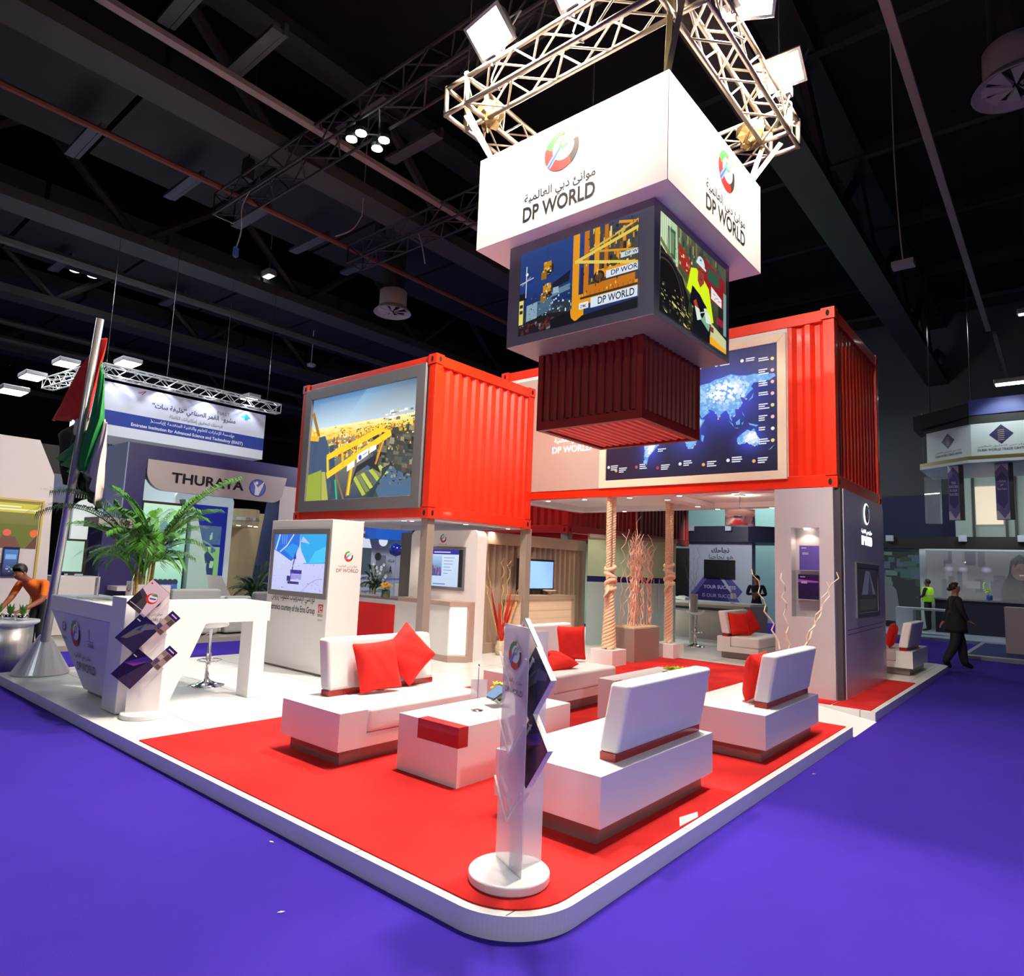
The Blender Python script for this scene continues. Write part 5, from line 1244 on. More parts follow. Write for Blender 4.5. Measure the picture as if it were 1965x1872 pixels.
# --- planter with the forest of willow
t = thing('willow_planter', 'grey box planter full of pale twisted willow branches between the ropes', 'planter', (-5.98, 10.7, .1))
mb = MB(); mb.box(-6.2, -5.74, 10.22, 11.12, .1, .67); mb.build('box', mat('planter_taupe', rgb(152, 132, 124), .45), t, bevel=.004, seg=1)
tag(MB().box(-6.18, -5.76, 10.24, 11.1, .67, .69).build('pebbles', mat('cream_pebbles', rgb(220, 200, 160), .8, bump=(60, 1), noise=(50, .2)), t), '', ''); 
pb = bpy.data.objects['pebbles']; del pb['label']; del pb['category']; pb['kind'] = 'stuff'
rnd = random.Random(3)
for k in range(30):
    px, py = rnd.uniform(-6.12, -5.82), rnd.uniform(10.32, 11.02)
    if k < 3: py = 10.32
    mb = MB(); h = rnd.uniform(1.2, 1.72)
    if k == 4: h = 1.95; py = 10.45
    twig(mb, (px, py, .685), h, .028, .012, (rnd.uniform(-.08, .08), (10.75 - py) * .5 + rnd.uniform(-.1, .12)), 50 + k, 18, fork=2); mb.build('willow_branch', TWIG, t)
# --- vase behind the pillar sofa
t = thing('twig_vase', 'vase with tall pale curly twigs in front of the niche pillar', 'vase', (-2.62, 8.45, .108))
MB().lathe([(.06, 0), (.09, .05), (.08, .3), (.05, .4), (.06, .42)], (-2.62, 8.45, .108), 18).build('vase', mat('cream_mosaic_pot', rgb(216, 196, 170), .5), t, smooth=True)
for k, (lx, ly, h, s_) in enumerate([(-.38, -.22, 1.42, 11), (-.05, -.12, 1.38, 12), (.40, .22, 1.30, 13), (.44, .42, 1.42, 14)]):
    mb = MB(); twig(mb, (-2.62, 8.45, .42), h - .1, .02, .015, (lx, ly), s_, 18); mb.build('twig', mat('pale_yellow_twig', rgb(240, 222, 190), .6), t)
for k in range(8):
    a = k * .8; d = Vector((math.cos(a) * .07, math.sin(a) * .07, .3)); b = Vector((-2.62, 8.45, .45))
    MB().tube([b, b + d * .5, b + d * 1.1], [.006, .006, .002], 5).build('red_stem', mat('red_blade_leaf', rgb(200, 40, 24), .5), t)

# ================================================================ rope columns
def helix(p0, p1, R, r, turns, ph, n=60, R1=None):
    p0 = Vector(p0); p1 = Vector(p1); d = p1 - p0; out = []
    for i in range(n + 1):
        t_ = i / n; a = ph + 2 * PI * turns * t_; q = R + ((R1 if R1 is not None else R) - R) * t_
        out.append(p0 + d * t_ + Vector((math.cos(a) * q, math.sin(a) * q, 0)))
    return out
def rope_column(x, y, z0, z1, zk, label, flare):
    t = thing('rope_column', label, 'rope', (x, y, z0))
    box('base_block', x - .21, x + .21, y - .22, y + .22, .1, .36 if z0 > .3 else z0, WHITE, t, bevel=.003, seg=1)
    for s_ in (-1, 1):
        mb = MB(); oy = s_ * .055
        for k in range(3): mb.tube(helix((x, y + oy, zk), (x, y + oy * 1.4, z1), .026, .026, 11, 2 * PI * k / 3, 120), .026, 6)
        mb.build('rope_strand', ROPE, t, smooth=True)
    mb = MB()
    for k in range(5): mb.tube(helix((x, y, z0), (x, y, zk), .10 if flare else .06, .03, 4, 2 * PI * k / 5, 90, .045), .03, 6)
    mb.build('rope_bundle', ROPE, t, smooth=True)
    kn = MB()
    for j, (dz, tl, rr) in enumerate([(.17, .35, .075), (.05, -.5, .08), (-.07, .6, .08), (-.17, -.3, .07)]):
        ring = [(x + .005 * j + rr * math.cos(a), y + rr * math.sin(a), zk + dz + tl * rr * math.sin(a + j)) for a in [2 * PI * q / 24 for q in range(25)]]
        kn.tube(ring, .036, 8)
    kn.tube([(x, y - .05, zk - .12), (x + .03, y - .13, zk - .2), (x + .03, y - .16, zk - .3), (x, y - .1, zk - .36)], [.036, .045, .05, .03], 8)
    kn.build('knot', ROPE, t, smooth=True)
rope_column(-5.92, 9.68, .36, 2.965, 1.52, 'left thick knotted rope column rising from a white block', True)
rope_column(-5.78, 11.55, .36, 2.965, 1.62, 'right knotted rope column, beyond the willow planter', False)

# ================================================================ pillar with the niche, and the panel beside it
N_ = thing('display_pillar', 'white lacquered pillar with a lit recessed brochure niche', 'pillar', (-2.75, 9.6, .1))
g = MB(); x0, x1, y0, y1 = -3.12, -2.36, 9.42, 9.9
nx0, nx1, nz0, nz1 = -2.90, -2.54, 1.13, 2.33
g.box(x0, nx0, y0, y1, .108, 2.87); g.box(nx1, x1, y0, y1, .108, 2.87); g.box(nx0, nx1, y0, y1, .108, nz0); g.box(nx0, nx1, y0, y1, nz1, 2.87); g.box(nx0, nx1, y0 + .2, y1, nz0, nz1)
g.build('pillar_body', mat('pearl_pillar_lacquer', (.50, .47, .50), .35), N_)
for z in (1.36, 1.75): box('glass_shelf', nx0, nx1, y0 + .01, y0 + .2, z, z + .012, GLASS, N_)
MB().lathe([(.04, 0), (.04, -.02)], ((nx0 + nx1) / 2, y0 + .1, nz1 - .001), 12).build('niche_downlight', LAMPG, N_)
lamp('SPOT', 'niche_beam', ((nx0 + nx1) / 2, y0 + .09, nz1 - .04), ((nx0 + nx1) / 2, y0 + .12, 1), 5, (1, .8, .6), .02, spot=2.4)
def book(x, z, cols, label):
    t = thing('brochure', label, 'brochure', (x, y0 + .1, z)); w2, h = .13, .33
    box('cover', x - w2, x + w2, y0 + .09, y0 + .105, z, z + h, mat('violet_cover', rgb(*cols[0]), .35), t)
    P = Plane((x - w2, y0 + .089, z), (2 * w2, 0, 0), (0, 0, h)); A = Art(P); A.step = .00004; A.vgrad(0, 0, 1, 1, cols[0], cols[1])
    if cols[2]: A.poly([(0, .68), (1, .68), (1, .74), (0, .8)], cols[2])
    A.line((.1, .9), (.35, .9), .03, (220, 215, 235)); A.line((.15, .7), (.45, .7), .02, (220, 215, 235)); A.line((.15, .65), (.45, .65), .02, (220, 215, 235))
    A.build('cover_print', art_mat('brochure_print', 0), t)
book(-2.69, 1.762, ((84, 72, 150), (104, 92, 176), None), 'violet brochure on the upper shelf of the pillar niche')
book(-2.71, 1.372, ((30, 16, 52), (44, 28, 84), (150, 80, 180)), 'dark purple brochure on the lower shelf of the pillar niche')
box('leg_slot', -2.358, -2.29, 9.5, 9.62, .108, 2.87, DGREY, N_)
Q_ = thing('logo_wall', 'white side wall with lit port company emblem and a dark portrait screen', 'display wall', (-2.4, 11, .1))
g = rounded([(9.62, .108), (12.1, .108), (12.1, 2.87), (9.62, 2.87)], [0, 0, .12, 0])
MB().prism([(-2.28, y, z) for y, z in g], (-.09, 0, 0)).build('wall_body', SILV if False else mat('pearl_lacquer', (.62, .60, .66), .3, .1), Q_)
PQ = Plane((-2.279, 9.62, .108), (0, 2.48, 0), (0, 0, 2.76))
framed(Q_, PQ, .55, 1.02, 1.95, 1.79, .07, .025, GREYF)
SB3 = box('screen_body', -2.28, -2.272, 10.22, 11.52, 1.18, 1.84, BLACK, Q_)
A = Art(Plane((-2.271, 10.24, 1.2), (0, 1.26, 0), (0, 0, .62))); A.rect(0, 0, 1, 1, (60, 54, 66)); A.poly([(.2, .4), (.9, .4), (.6, .95), (.4, .95)], (120, 116, 150)); A.poly([(.5, .4), (.75, .4), (.6, .9)], (74, 70, 90)); A.rect(.1, .05, .9, .3, (80, 72, 76)); A.build('screen', DIMSCR, SB3)
GL = glow('sign_white', (1, 1, 1), .8)
lettering([('DP WORLD', .40, .745, .26, .05, .02), ('موانئ دبي العالمية', .40, .80, .26, .03, .015)], PQ, glow('sign_glow', (.75, .9, 1), 3), Q_)
MB().lathe([(.115, 0), (.15, .008), (.16, .003)], PQ.at(.53, .915, .0), 28, axis=Matrix(((0, 0, 1), (1, 0, 0), (0, 1, 0)))).build('glow_ring', glow('sign_glow', (.75, .9, 1), 3), Q_)
globe(Q_, PQ, .53, .915, .05, d=.008)
gv = MB()
for z in (.92, .98): gv.prism([(-2.2795, 9.7, z), (-2.2795, 12.0, z + .03), (-2.2795, 12.0, z + .042), (-2.2795, 9.7, z + .012)], (.001, 0, 0))
gv.build('violet_line', mat('violet_line', rgb(110, 100, 160), .4), Q_)

# pendant drum lamp
t = thing('pendant_lamp', 'chrome drum pendant lamp hanging under the map container', 'light', (-4.1, 10.7, 2.5))
x, y = -4.1, 10.7
MB().lathe([(.23, 2.46), (.235, 2.46), (.235, 2.72), (.225, 2.72)], (x, y, 0), 36).build('drum_shade', mat('chrome_mesh', (.7, .6, .58), .22, .9), t, smooth=True)
MB().lathe([(.19, 2.48), (.19, 2.49)], (x, y, 0), 24).build('diffuser', LAMPG, t)
MB().lathe([(.09, 2.945), (.09, 2.965)], (x, y, 0), 20).build('ceiling_rose', STEEL, t)
MB().tube([(x, y, 2.7), (x, y, 2.95)], .006, 6).build('cord', BLACK, t)
lamp('POINT', 'pendant_bulb', (x, y, 2.8), None, 9, (1, .86, .7), .05)
# ================================================================ flagpole, palm, steel bin
FP = thing('flagpole', 'tall brushed steel flagpole on a white cone at the left end of the platform', 'flagpole', (-9.86, 2.76, .1))
MB().lathe([(.30, .1), (.31, .11), (.31, .12), (.065, .56), (.06, .57)], (-9.86, 2.76, 0), 48).build('cone_base', mat('satin_white_cone', (.75, .75, .78), .3, .2), FP, smooth=False)
PB, PT_ = Vector((-9.80, 2.75, .5)), Vector((-9.16, 2.75, 4.52))
MB().tube([PB, PB + (PT_ - PB) * .5, PT_], [.052, .046, .042], 24).build('pole', STEEL, FP, smooth=True)
FL = thing('flag', 'flag of red, green, white and black hanging limp from the steel pole', 'flag', (-9.4, 2.8, 3.4))
def drape(name, pts, yb, m, n=26, wav=.05, fr=5, split=None, mats2=None):
    """cloth patch between two edge polylines (x,z lists of equal count), rippled in depth"""
    L, R_e = pts; V = []; F = []; MI = []
    def lerp(pl, t_):
        k = t_ * (len(pl) - 1); i = min(int(k), len(pl) - 2); f_ = k - i
        return (pl[i][0] + (pl[i + 1][0] - pl[i][0]) * f_, pl[i][1] + (pl[i + 1][1] - pl[i][1]) * f_)
    for i in range(n + 1):
        a = lerp(L, i / n); b = lerp(R_e, i / n)
        for j in range(15):
            s_ = j / 14; x = a[0] + (b[0] - a[0]) * s_; z = a[1] + (b[1] - a[1]) * s_
            V.append((x, yb + wav * math.sin(fr * s_ * 3 + i * .12) * (.3 + i / n), z))
    for i in range(n):
        for j in range(14):
            a = i * 15 + j; F.append([a, a + 1, a + 16, a + 15]); MI.append(0)
    return finish(name, V, F, MI, [m], FL, smooth=True, solid=.004)
FR_, FG_, FW_, FK_ = mat('flag_red', rgb(228, 44, 32), .7), mat('flag_green', rgb(40, 150, 70), .7), mat('flag_white', rgb(222, 206, 206), .7), mat('flag_black', rgb(22, 20, 22), .7)
drape('red_band', ([(-9.30, 4.32), (-10.11, 4.05), (-10.85, 3.42)], [(-9.16, 4.30), (-9.24, 3.9), (-9.32, 3.27)]), 2.84, FR_)
drape('green_band', ([(-9.22, 4.0), (-9.28, 3.4), (-9.48, 2.62)], [(-9.10, 3.82), (-8.95, 3.24), (-9.2, 2.62)]), 2.83, FG_)
drape('white_band', ([(-9.1, 3.3), (-9.15, 3.0), (-9.32, 2.62)], [(-8.96, 3.2), (-8.92, 2.8), (-8.86, 2.16)]), 2.88, FW_)
drape('black_band', ([(-10.2, 3.32), (-10.95, 3.27), (-10.62, 2.82), (-10.2, 2.5)], [(-9.65, 3.3), (-9.62, 3.2), (-9.75, 2.85), (-9.62, 2.4)]), 2.90, FK_)
drape('green_band', ([(-9.45, 3.16), (-9.9, 2.98), (-10.32, 2.86)], [(-9.30, 3.1), (-9.42, 2.75), (-9.66, 2.6)]), 2.80, FG_)
drape('white_band', ([(-9.95, 3.34), (-9.9, 3.25), (-9.7, 3.1)], [(-9.38, 3.3), (-9.4, 3.22), (-9.5, 3.06)]), 2.82, FW_)
drape('black_band', ([(-10.2, 2.7), (-9.9, 2.5), (-9.6, 2.38)], [(-9.6, 2.62), (-9.2, 2.5), (-8.9, 2.1)]), 2.93, FK_)
MB().tube([(-9.2, 2.77, 4.28), (-9.2, 2.84, 4.3)], .012, 6).tube([(-9.55, 2.77, 2.7), (-9.5, 2.84, 2.68)], .012, 6).build('flag_tie', CHROME, FL)

def frond(mb, base, tip, up, droop, nleaf=22, leafL=.3, m=0, wid=.016, seed=0):
    rnd = random.Random(seed); b = Vector(base); t_ = Vector(tip); mid = (b + t_) / 2 + Vector((0, 0, up)); P_ = []
    for i in range(13):
        s_ = i / 12; P_.append(b * (1 - s_) ** 2 + mid * 2 * s_ * (1 - s_) + t_ * s_ ** 2)
    mb.tube(P_, [.011 * (1 - .8 * i / 12) for i in range(13)], 5, m)
    for i in range(nleaf):
        s_ = .22 + .78 * i / nleaf; k = s_ * 12; j = min(int(k), 11); c = P_[j] + (P_[j + 1] - P_[j]) * (k - j); d = (P_[j + 1] - P_[j]).normalized()
        L = leafL * (1 - .55 * abs(s_ - .45)) * rnd.uniform(.8, 1.15)
        for sd in (-1, 1):
            side = d.cross(Vector((0, 0, 1))).normalized() * sd
            v = (side * .75 + d * .75 + Vector((0, 0, .25))).normalized(); e = c + v * L - Vector((0, 0, droop * L)); q = c + v * L * .5 + Vector((0, 0, .02))
            w_ = v.cross(side.cross(v)).normalized() * wid if False else Vector((0, 0, 1)).cross(v).normalized() * wid
            mb.poly([c, q + w_, e, q - w_], m)
def palm(loc, label, H0, stems, fr, potr=.2, group=None, zs=1.0, cat='plant', leafm=GREEN1, leafL=.3, seed=1, low=-.1, up=1.0):
    x, y, z = loc; t = thing('potted_palm', label, cat, loc, group); rnd = random.Random(seed)
    pt_ = MB().lathe([(potr * .75, 0), (potr, .38 * zs), (potr * .93, .38 * zs), (potr * .9, .34 * zs)], loc, 28).build('pot', WHITE, t, smooth=True)
    MB().lathe([(potr * .9, .33 * zs), (potr * .85, .345 * zs)], loc, 20).build('soil', mat('dark_soil', (.03, .02, .012), .95, bump=(40, 1)), pt_)
    CANE = mat('palm_cane', rgb(190, 160, 80), .5, brush=(6, .25, (.2, .2, 10)))
    tops = []
    for k in range(stems):
        a = 2 * PI * k / stems + .3; r0 = rnd.uniform(.03, .10) * potr / .2; h = H0 * rnd.uniform(.75, 1.0)
        p0 = Vector((x + r0 * math.cos(a), y + r0 * math.sin(a), z + .33 * zs)); p1 = Vector((x + r0 * 1.5 * math.cos(a), y + r0 * 1.5 * math.sin(a), z + h)); tops.append(p1)
        MB().tube([p0, (p0 + p1) / 2, p1], [.017, .015, .012], 7).build('cane', CANE, t, smooth=True)
    for k in range(fr):
        b = tops[k % stems]; a = 2.4 * k + rnd.uniform(-.3, .3); R_ = rnd.uniform(.3, .8); hz = rnd.uniform(.25, up) if k % 3 else rnd.uniform(low, .35)
        mb = MB(); frond(mb, b, b + Vector((math.cos(a) * R_ * leafL / .3, math.sin(a) * R_ * leafL / .3, hz * leafL / .3)), .3 * leafL / .3, .3, 32, leafL, 0, .0075, seed * 100 + k)
        mb.build('frond', leafm, t)
    return t
PA = palm((-8.42, 3.28, .1), 'tall potted palm behind the reception desk, its fronds over the flagpole', 1.55, 9, 40, .17, leafL=.27, seed=5, low=0)
# two long sweeping fronds toward the pole
for k, (dx, dy, dz, u) in enumerate([(-1.1, -.75, .82, .55), (-.9, -.9, .55, .6), (.55, .75, 1.05, .4), (-.6, -.4, .1, .2)]):
    mb = MB(); frond(mb, (-8.42, 3.28, 1.5), (-8.42 + dx, 3.28 + dy, 1.5 + dz), u, .4, 40, .3, 0, .0075, 900 + k); mb.build('frond', GREEN2 if k < 2 else GREEN1, PA)

t = thing('steel_planter', 'round brushed steel planter bin with seedlings at the left edge', 'bin', (-10.62, 2.56, 0))
MB().lathe([(.27, 0), (.27, .66), (.25, .66), (.25, .60)], (-10.62, 2.56, 0), 40).build('drum', STEEL, t, smooth=True)
MB().lathe([(.28, .64), (.33, .67), (.33, .70), (.26, .70)], (-10.62, 2.56, 0), 32).build('plastic_cover', mat('clear_plastic_cover', (.85, .87, .95), .25, alpha=.7), t, smooth=True)
for k in range(3):
    px, py = -10.78 + k * .15, 2.46 + .1 * k
    s_ = thing('seedling_pot', ['steel pot of seedlings at the far left of the bin', 'middle steel pot of seedlings on the bin', 'steel pot of seedlings under the man\'s hand'][k], 'plant', (px, py, .70))
    MB().lathe([(.05, 0), (.07, .02), (.07, .07), (.065, .07)], (px, py, .70), 18).build('pot', CHROME, s_, smooth=True)
    mb = MB()
    for q in range(26):
        a = q * 2.4; d = Vector((math.cos(a) * .05, math.sin(a) * .05, .06 + .09 * (q % 3) / 2)); c = Vector((px, py, .76)); w_ = Vector((-d.y, d.x, 0)).normalized() * .018
        mb.poly([c, c + d * .6 + w_, c + d, c + d * .6 - w_])
    mb.build('leaves', GREEN1, s_, solid=.002)['kind'] = 'stuff'

# ================================================================ people
SKIN = mat('brown_skin', rgb(140, 84, 58), .55); SKIN2 = mat('olive_skin', rgb(168, 118, 92), .55)
HAIR = mat('black_hair', (.012, .010, .010), .5); CLB = mat('black_suit_cloth', (.014, .014, .017), .8); CLO = mat('orange_polo_cloth', rgb(232, 110, 22), .8)
HIVIS = mat('lime_vest', rgb(190, 250, 40), .6, emit=rgb(150, 230, 20), estr=.12); SHOE = mat('black_shoe', (.01, .01, .01), .35)
def person(label, loc, rz, J, skin, top, legs, hair, sleeve=1.0, hair_bun=False, skirt=False, vest=None, lanyard=False, hair_back=False):
    """J overrides joints of a standing figure facing +x (left side is +y)"""
    B = dict(pel=(0, 0, .95, .125), bel=(0, 0, 1.09, .118), che=(0, 0, 1.28, .135), nec=(0.0, 0, 1.465, .046), jaw=(.022, 0, 1.53, .078), cro=(.0, 0, 1.61, .110))
    for s_, n in ((1, 'L'), (-1, 'R')):
        B.update({'sho' + n: (0, .17 * s_, 1.40, .062), 'elb' + n: (-.01, .205 * s_, 1.13, .044), 'wri' + n: (.06, .20 * s_, .89, .028), 'pal' + n: (.08, .195 * s_, .82, .032),
                  'hip' + n: (0, .085 * s_, .88, .095), 'kne' + n: (.015, .09 * s_, .50, .062), 'ank' + n: (-.01, .09 * s_, .09, .042), 'toe' + n: (.15, .10 * s_, .035, .036)})
    for k, v in J.items(): B[k] = (*v, B[k][3]) if len(v) == 3 else v
    E = [('pel', 'bel'), ('bel', 'che'), ('che', 'nec'), ('nec', 'jaw'), ('jaw', 'cro')]
    for n in 'LR': E += [('che', 'sho' + n), ('sho' + n, 'elb' + n), ('elb' + n, 'wri' + n), ('wri' + n, 'pal' + n), ('pel', 'hip' + n), ('hip' + n, 'kne' + n), ('kne' + n, 'ank' + n), ('ank' + n, 'toe' + n)]
    # five fingers and a thumb per hand
    for n in 'LR':
        w_ = Vector(B['wri' + n][:3]); p = Vector(B['pal' + n][:3]); d = (p - w_).normalized(); s_ = d.cross(Vector((1, 0, 0)) if abs(d.x) < .7 else Vector((0, 0, 1))).normalized(); dn = Vector((1, 0, 0)) if abs(d.x) < .7 else Vector((0, 0, -1))
        for q, (o, L) in enumerate(((-.028, .062), (-.010, .072), (.009, .068), (.026, .052))):
            a = p + d * .02 + s_ * o; b = a + d * L * .55 + dn * .006; c = b + d * L * .4 + dn * .02
            B[f'f{q}a{n}'] = (*a, .011); B[f'f{q}b{n}'] = (*b, .009); B[f'f{q}c{n}'] = (*c, .0075)
            E += [('pal' + n, f'f{q}a{n}'), (f'f{q}a{n}', f'f{q}b{n}'), (f'f{q}b{n}', f'f{q}c{n}')]
        a = p - d * .02 - s_ * .035; b = a - s_ * .018 + d * .035
        B['ta' + n] = (*a, .012); B['tb' + n] = (*b, .009); E += [('pal' + n, 'ta' + n), ('ta' + n, 'tb' + n)]
    names = list(B); me = bpy.data.meshes.new('b'); me.from_pydata([B[k][:3] for k in names], [(names.index(a), names.index(b)) for a, b in E], [])
    o = bpy.data.objects.new('b', me); COL.objects.link(o)
    m_ = o.modifiers.new('s', 'SKIN'); m_.use_smooth_shade = True; m_.branch_smoothing = .6
    for i, k in enumerate(names):
        r = B[k][3]; me.skin_vertices[0].data[i].radius = (r, r * (.78 if k in ('pel', 'bel', 'che') else 1)) ; me.skin_vertices[0].data[i].use_root = (k == 'pel')
    ss = o.modifiers.new('ss', 'SUBSURF'); ss.levels = 2; ss.render_levels = 2
    dg = bpy.context.evaluated_depsgraph_get(); em = bpy.data.meshes.new_from_object(o.evaluated_get(dg)); bpy.data.objects.remove(o)
    em.name = 'person'
    for q in (skin, top, legs, SHOE): em.materials.append(q)
    seg = [(Vector(B[a][:3]), Vector(B[b][:3]), a, b) for a, b in E]
    for p in em.polygons:
        c = p.center; best = None
        for a, b, na, nb in seg:
            ab = b - a; t_ = max(0, min(1, (c - a).dot(ab) / ab.length_squared)); d = (a + ab * t_ - c).length
            if best is None or d < best[0]: best = (d, na, nb, t_)
        _, na, nb, t_ = best
        if na[:3] in ('che', 'bel', 'pel') and nb[:3] in ('bel', 'che', 'sho'): mi = 1
        elif (na, nb) == ('che', 'nec'): mi = 1 if t_ < .75 else 0
        elif na[:3] == 'sho': mi = 1 if t_ <= sleeve + .0001 else 0
        elif na[:3] == 'elb': mi = 1 if sleeve > 1 and t_ < .95 else 0
        elif nb[:3] in ('hip', 'kne', 'ank'): mi = 2
        elif nb[:3] == 'toe': mi = 3
        else: mi = 0
        p.material_index = mi; p.use_smooth = True
    t = bpy.data.objects.new('person', em); COL.objects.link(t); WL[t.name] = Vector((0, 0, 0))
    def ch(mb, name, m, **k): return mb.build(name, m, t, **k)
    cr = Vector(B['cro'][:3]); jw = Vector(B['jaw'][:3]); up = (cr - jw).normalized()
    fw = J.get('_look') if False else Vector((1, 0, 0)); fw = (fw - up * fw.dot(up)).normalized(); sd = up.cross(fw)
    R3 = Matrix((fw, sd, up)).transposed()
    # hair cap
    V = []; F = []; nI, nJ = 14, 8
    for i in range(nI):
        for j in range(nJ + 1):
            a = 2 * PI * i / nI; lo = -.55 if math.cos(a) < .35 else .42
            ph = PI / 2 - (PI / 2 - lo) * j / nJ; r = .086
            V.append(tuple(cr + R3 @ Vector((r * 1.08 * math.cos(ph) * math.cos(a) - .006, r * .96 * math.cos(ph) * math.sin(a), r * 1.02 * math.sin(ph) - .006))))
    for i in range(nI):
        for j in range(nJ): a = i * (nJ + 1) + j; b = ((i + 1) % nI) * (nJ + 1) + j; F.append([a, b, b + 1, a + 1])
    finish('hair', V, F, [0] * len(F), [hair], t, smooth=True, solid=.012)
    if hair_bun: ch(MB().lathe([(.01, -.04), (.035, -.03), (.045, .0), (.03, .035)], cr + R3 @ Vector((-.10, 0, -.03)), 14), 'hair_bun', hair, smooth=True)
    # face
    mid = jw + (cr - jw) * .55
    for s_ in (-1, 1):
        ch(MB().lathe([(.002, -.008), (.008, -.003), (.008, .003), (.002, .008)], mid + R3 @ Vector((.072, .03 * s_, .012)), 8), 'eye', mat('eye_dark', (.02, .015, .015), .2))
        ch(MB().lathe([(.004, -.022), (.014, -.012), (.016, .01), (.006, .024)], mid + R3 @ Vector((-.0, .083 * s_, -.005)), 10), 'ear', skin, smooth=True)
    ch(MB().prism([mid + R3 @ Vector(v) for v in ((.07, 0, .015), (.098, 0, -.022), (.07, 0, -.028))], R3 @ Vector((0, .014, 0))), 'nose', skin, bevel=.004)
    ch(MB().prism([mid + R3 @ Vector(v) for v in ((.066, -.022, -.052), (.076, 0, -.05), (.066, .022, -.052), (.074, 0, -.058))], (0, 0, .003)), 'mouth', mat('lip', rgb(120, 60, 56), .5))
    if vest:
        c = Vector(B['che'][:3])
        ch(MB().lathe([(.165, -.32), (.165, -.1), (.17, .0), (.15, .12), (.11, .15)], c, 20), 'vest', vest, smooth=True, solid=.01)
        ch(MB().lathe([(.176, -.15), (.178, -.10)], c, 20), 'reflective_stripe', mat('silver_stripe', (.6, .62, .6), .3), solid=.004)
    if skirt:
        c = Vector(B['pel'][:3]); ch(MB().lathe([(.185, -.22), (.18, -.12), (.165, .0), (.14, .12), (.11, .18)], c, 22), 'jacket_skirt', top, smooth=True, solid=.012)
    t.location = loc; t.rotation_euler = (0, 0, rz)
    WL[t.name] = Vector(loc)
    return tag(t, label, 'person')
# worker bending over the planter at the left
person('man in an orange polo shirt bending over the steel planter at the left', (-11.35, 3.05, 0), -1.05,
       dict(pel=(-.10, 0, .86), bel=(-.04, 0, .98), che=(.12, 0, 1.10), nec=(.26, 0, 1.22), jaw=(.35, 0, 1.235), cro=(.37, 0, 1.335), shoL=(.10, .19, 1.17), shoR=(.13, -.19, 1.17), elbL=(.16, .22, .92), elbR=(.24, -.22, .93), wriL=(.40, .14, .78), wriR=(.46, -.12, .80), palL=(.46, .12, .76), palR=(.52, -.10, .78), hipL=(-.08, .09, .80), hipR=(-.08, -.09, .80), kneL=(.02, .1, .46), kneR=(-.02, -.1, .46), ankL=(-.04, .1, .09), ankR=(-.06, -.1, .09), toeL=(.12, .11, .035), toeR=(.10, -.11, .035)),
       SKIN, CLO, CLB, HAIR, sleeve=.75)
person('woman in a black suit with her hair in a bun walking on the right', (-1.74, 15.7, 0), .35,
       dict(wriL=(-.16, .22, .90), palL=(-.2, .21, .84), wriR=(.16, -.16, .96), palR=(.22, -.14, .93), hipL=(0, .085, .88, .12), hipR=(0, -.085, .88, .12), kneL=(.10, .08, .5, .095), ankL=(.14, .08, .12, .075), toeL=(.29, .08, .06), kneR=(-.05, -.08, .48, .095), ankR=(-.22, -.08, .17, .075), toeR=(-.13, -.09, .04), shoL=(0, .18, 1.39, .075), shoR=(0, -.18, 1.39, .075), elbL=(-.06, .235, 1.12, .06), elbR=(.05, -.23, 1.14, .06)),
       SKIN2, CLB, CLB, mat('dark_brown_hair', (.03, .018, .012), .5), sleeve=1.2, hair_bun=True, skirt=True)
person('man in a lime safety vest standing by the far navy desk', (-3.58, 25.6, .09), 2.9, dict(elbL=(.05, .22, 1.15), wriL=(.2, .14, 1.08), palL=(.26, .1, 1.06)), SKIN, CLB, CLB, HAIR, sleeve=1.2, vest=HIVIS)
person('person in black with folded arms standing behind the far counter', (-6.52, 18.2, 0), -1.3, dict(elbL=(.04, .24, 1.16), wriL=(.16, .06, 1.14), palL=(.17, -.02, 1.15), elbR=(.04, -.24, 1.16), wriR=(.18, -.06, 1.18), palR=(.19, .02, 1.19)), SKIN2, CLB, CLB, HAIR, sleeve=1.2)

# ================================================================ neighbours on the left
LBL = mat('pale_blue_board', rgb(150, 158, 200), .5); TEAL = mat('pale_teal_panel', rgb(176, 214, 210), .4)
BEIGE = mat('beige_booth_floor', rgb(158, 152, 142), .7); SANDW = mat('sand_wood_wall', rgb(196, 172, 132), .6, brush=(3, .1, (1, 1, .2)))
o = box('floor_neighbour', -26, -12.5, -3, 14.5, 0, .09, BEIGE); struct(o)
# white wall with the phone poster
t = thing('display_wall', 'plain white neighbouring wall with a phone poster at the left edge', 'display wall', (-13.1, 1.4, .1))
MB().prism([(-13, y, z) for y, z in [(-.6, .1), (3.62, .1), (3.5, 2.86), (3.24, 3.42), (-.6, 3.42)]], (-.3, 0, 0)).build('wall_body', mat('neighbour_white', (.62, .60, .60), .6), t)
PH = Plane((-13, 1.9, 1.62), (0, 1.46, 0), (0, 0, .78))
framed(t, Plane((-12.999, 1.86, .4), (0, 1.55, 0), (0, 0, 2.02)), 0, 0, 1.55, 2.02, .035, .02, mat('ochre_frame', rgb(196, 172, 84), .5))
A = Art(PH); A.vgrad(0, 0, 1, 1, (88, 92, 20), (130, 124, 60)); A.rect(.55, .74, 1, .93, (206, 190, 50)); A.line((.6, .86), (.82, .86), .03, (240, 236, 200)); A.line((.6, .80), (.98, .80), .03, (240, 236, 200)); A.rect(0, .0, 1, .5, (96, 104, 24))
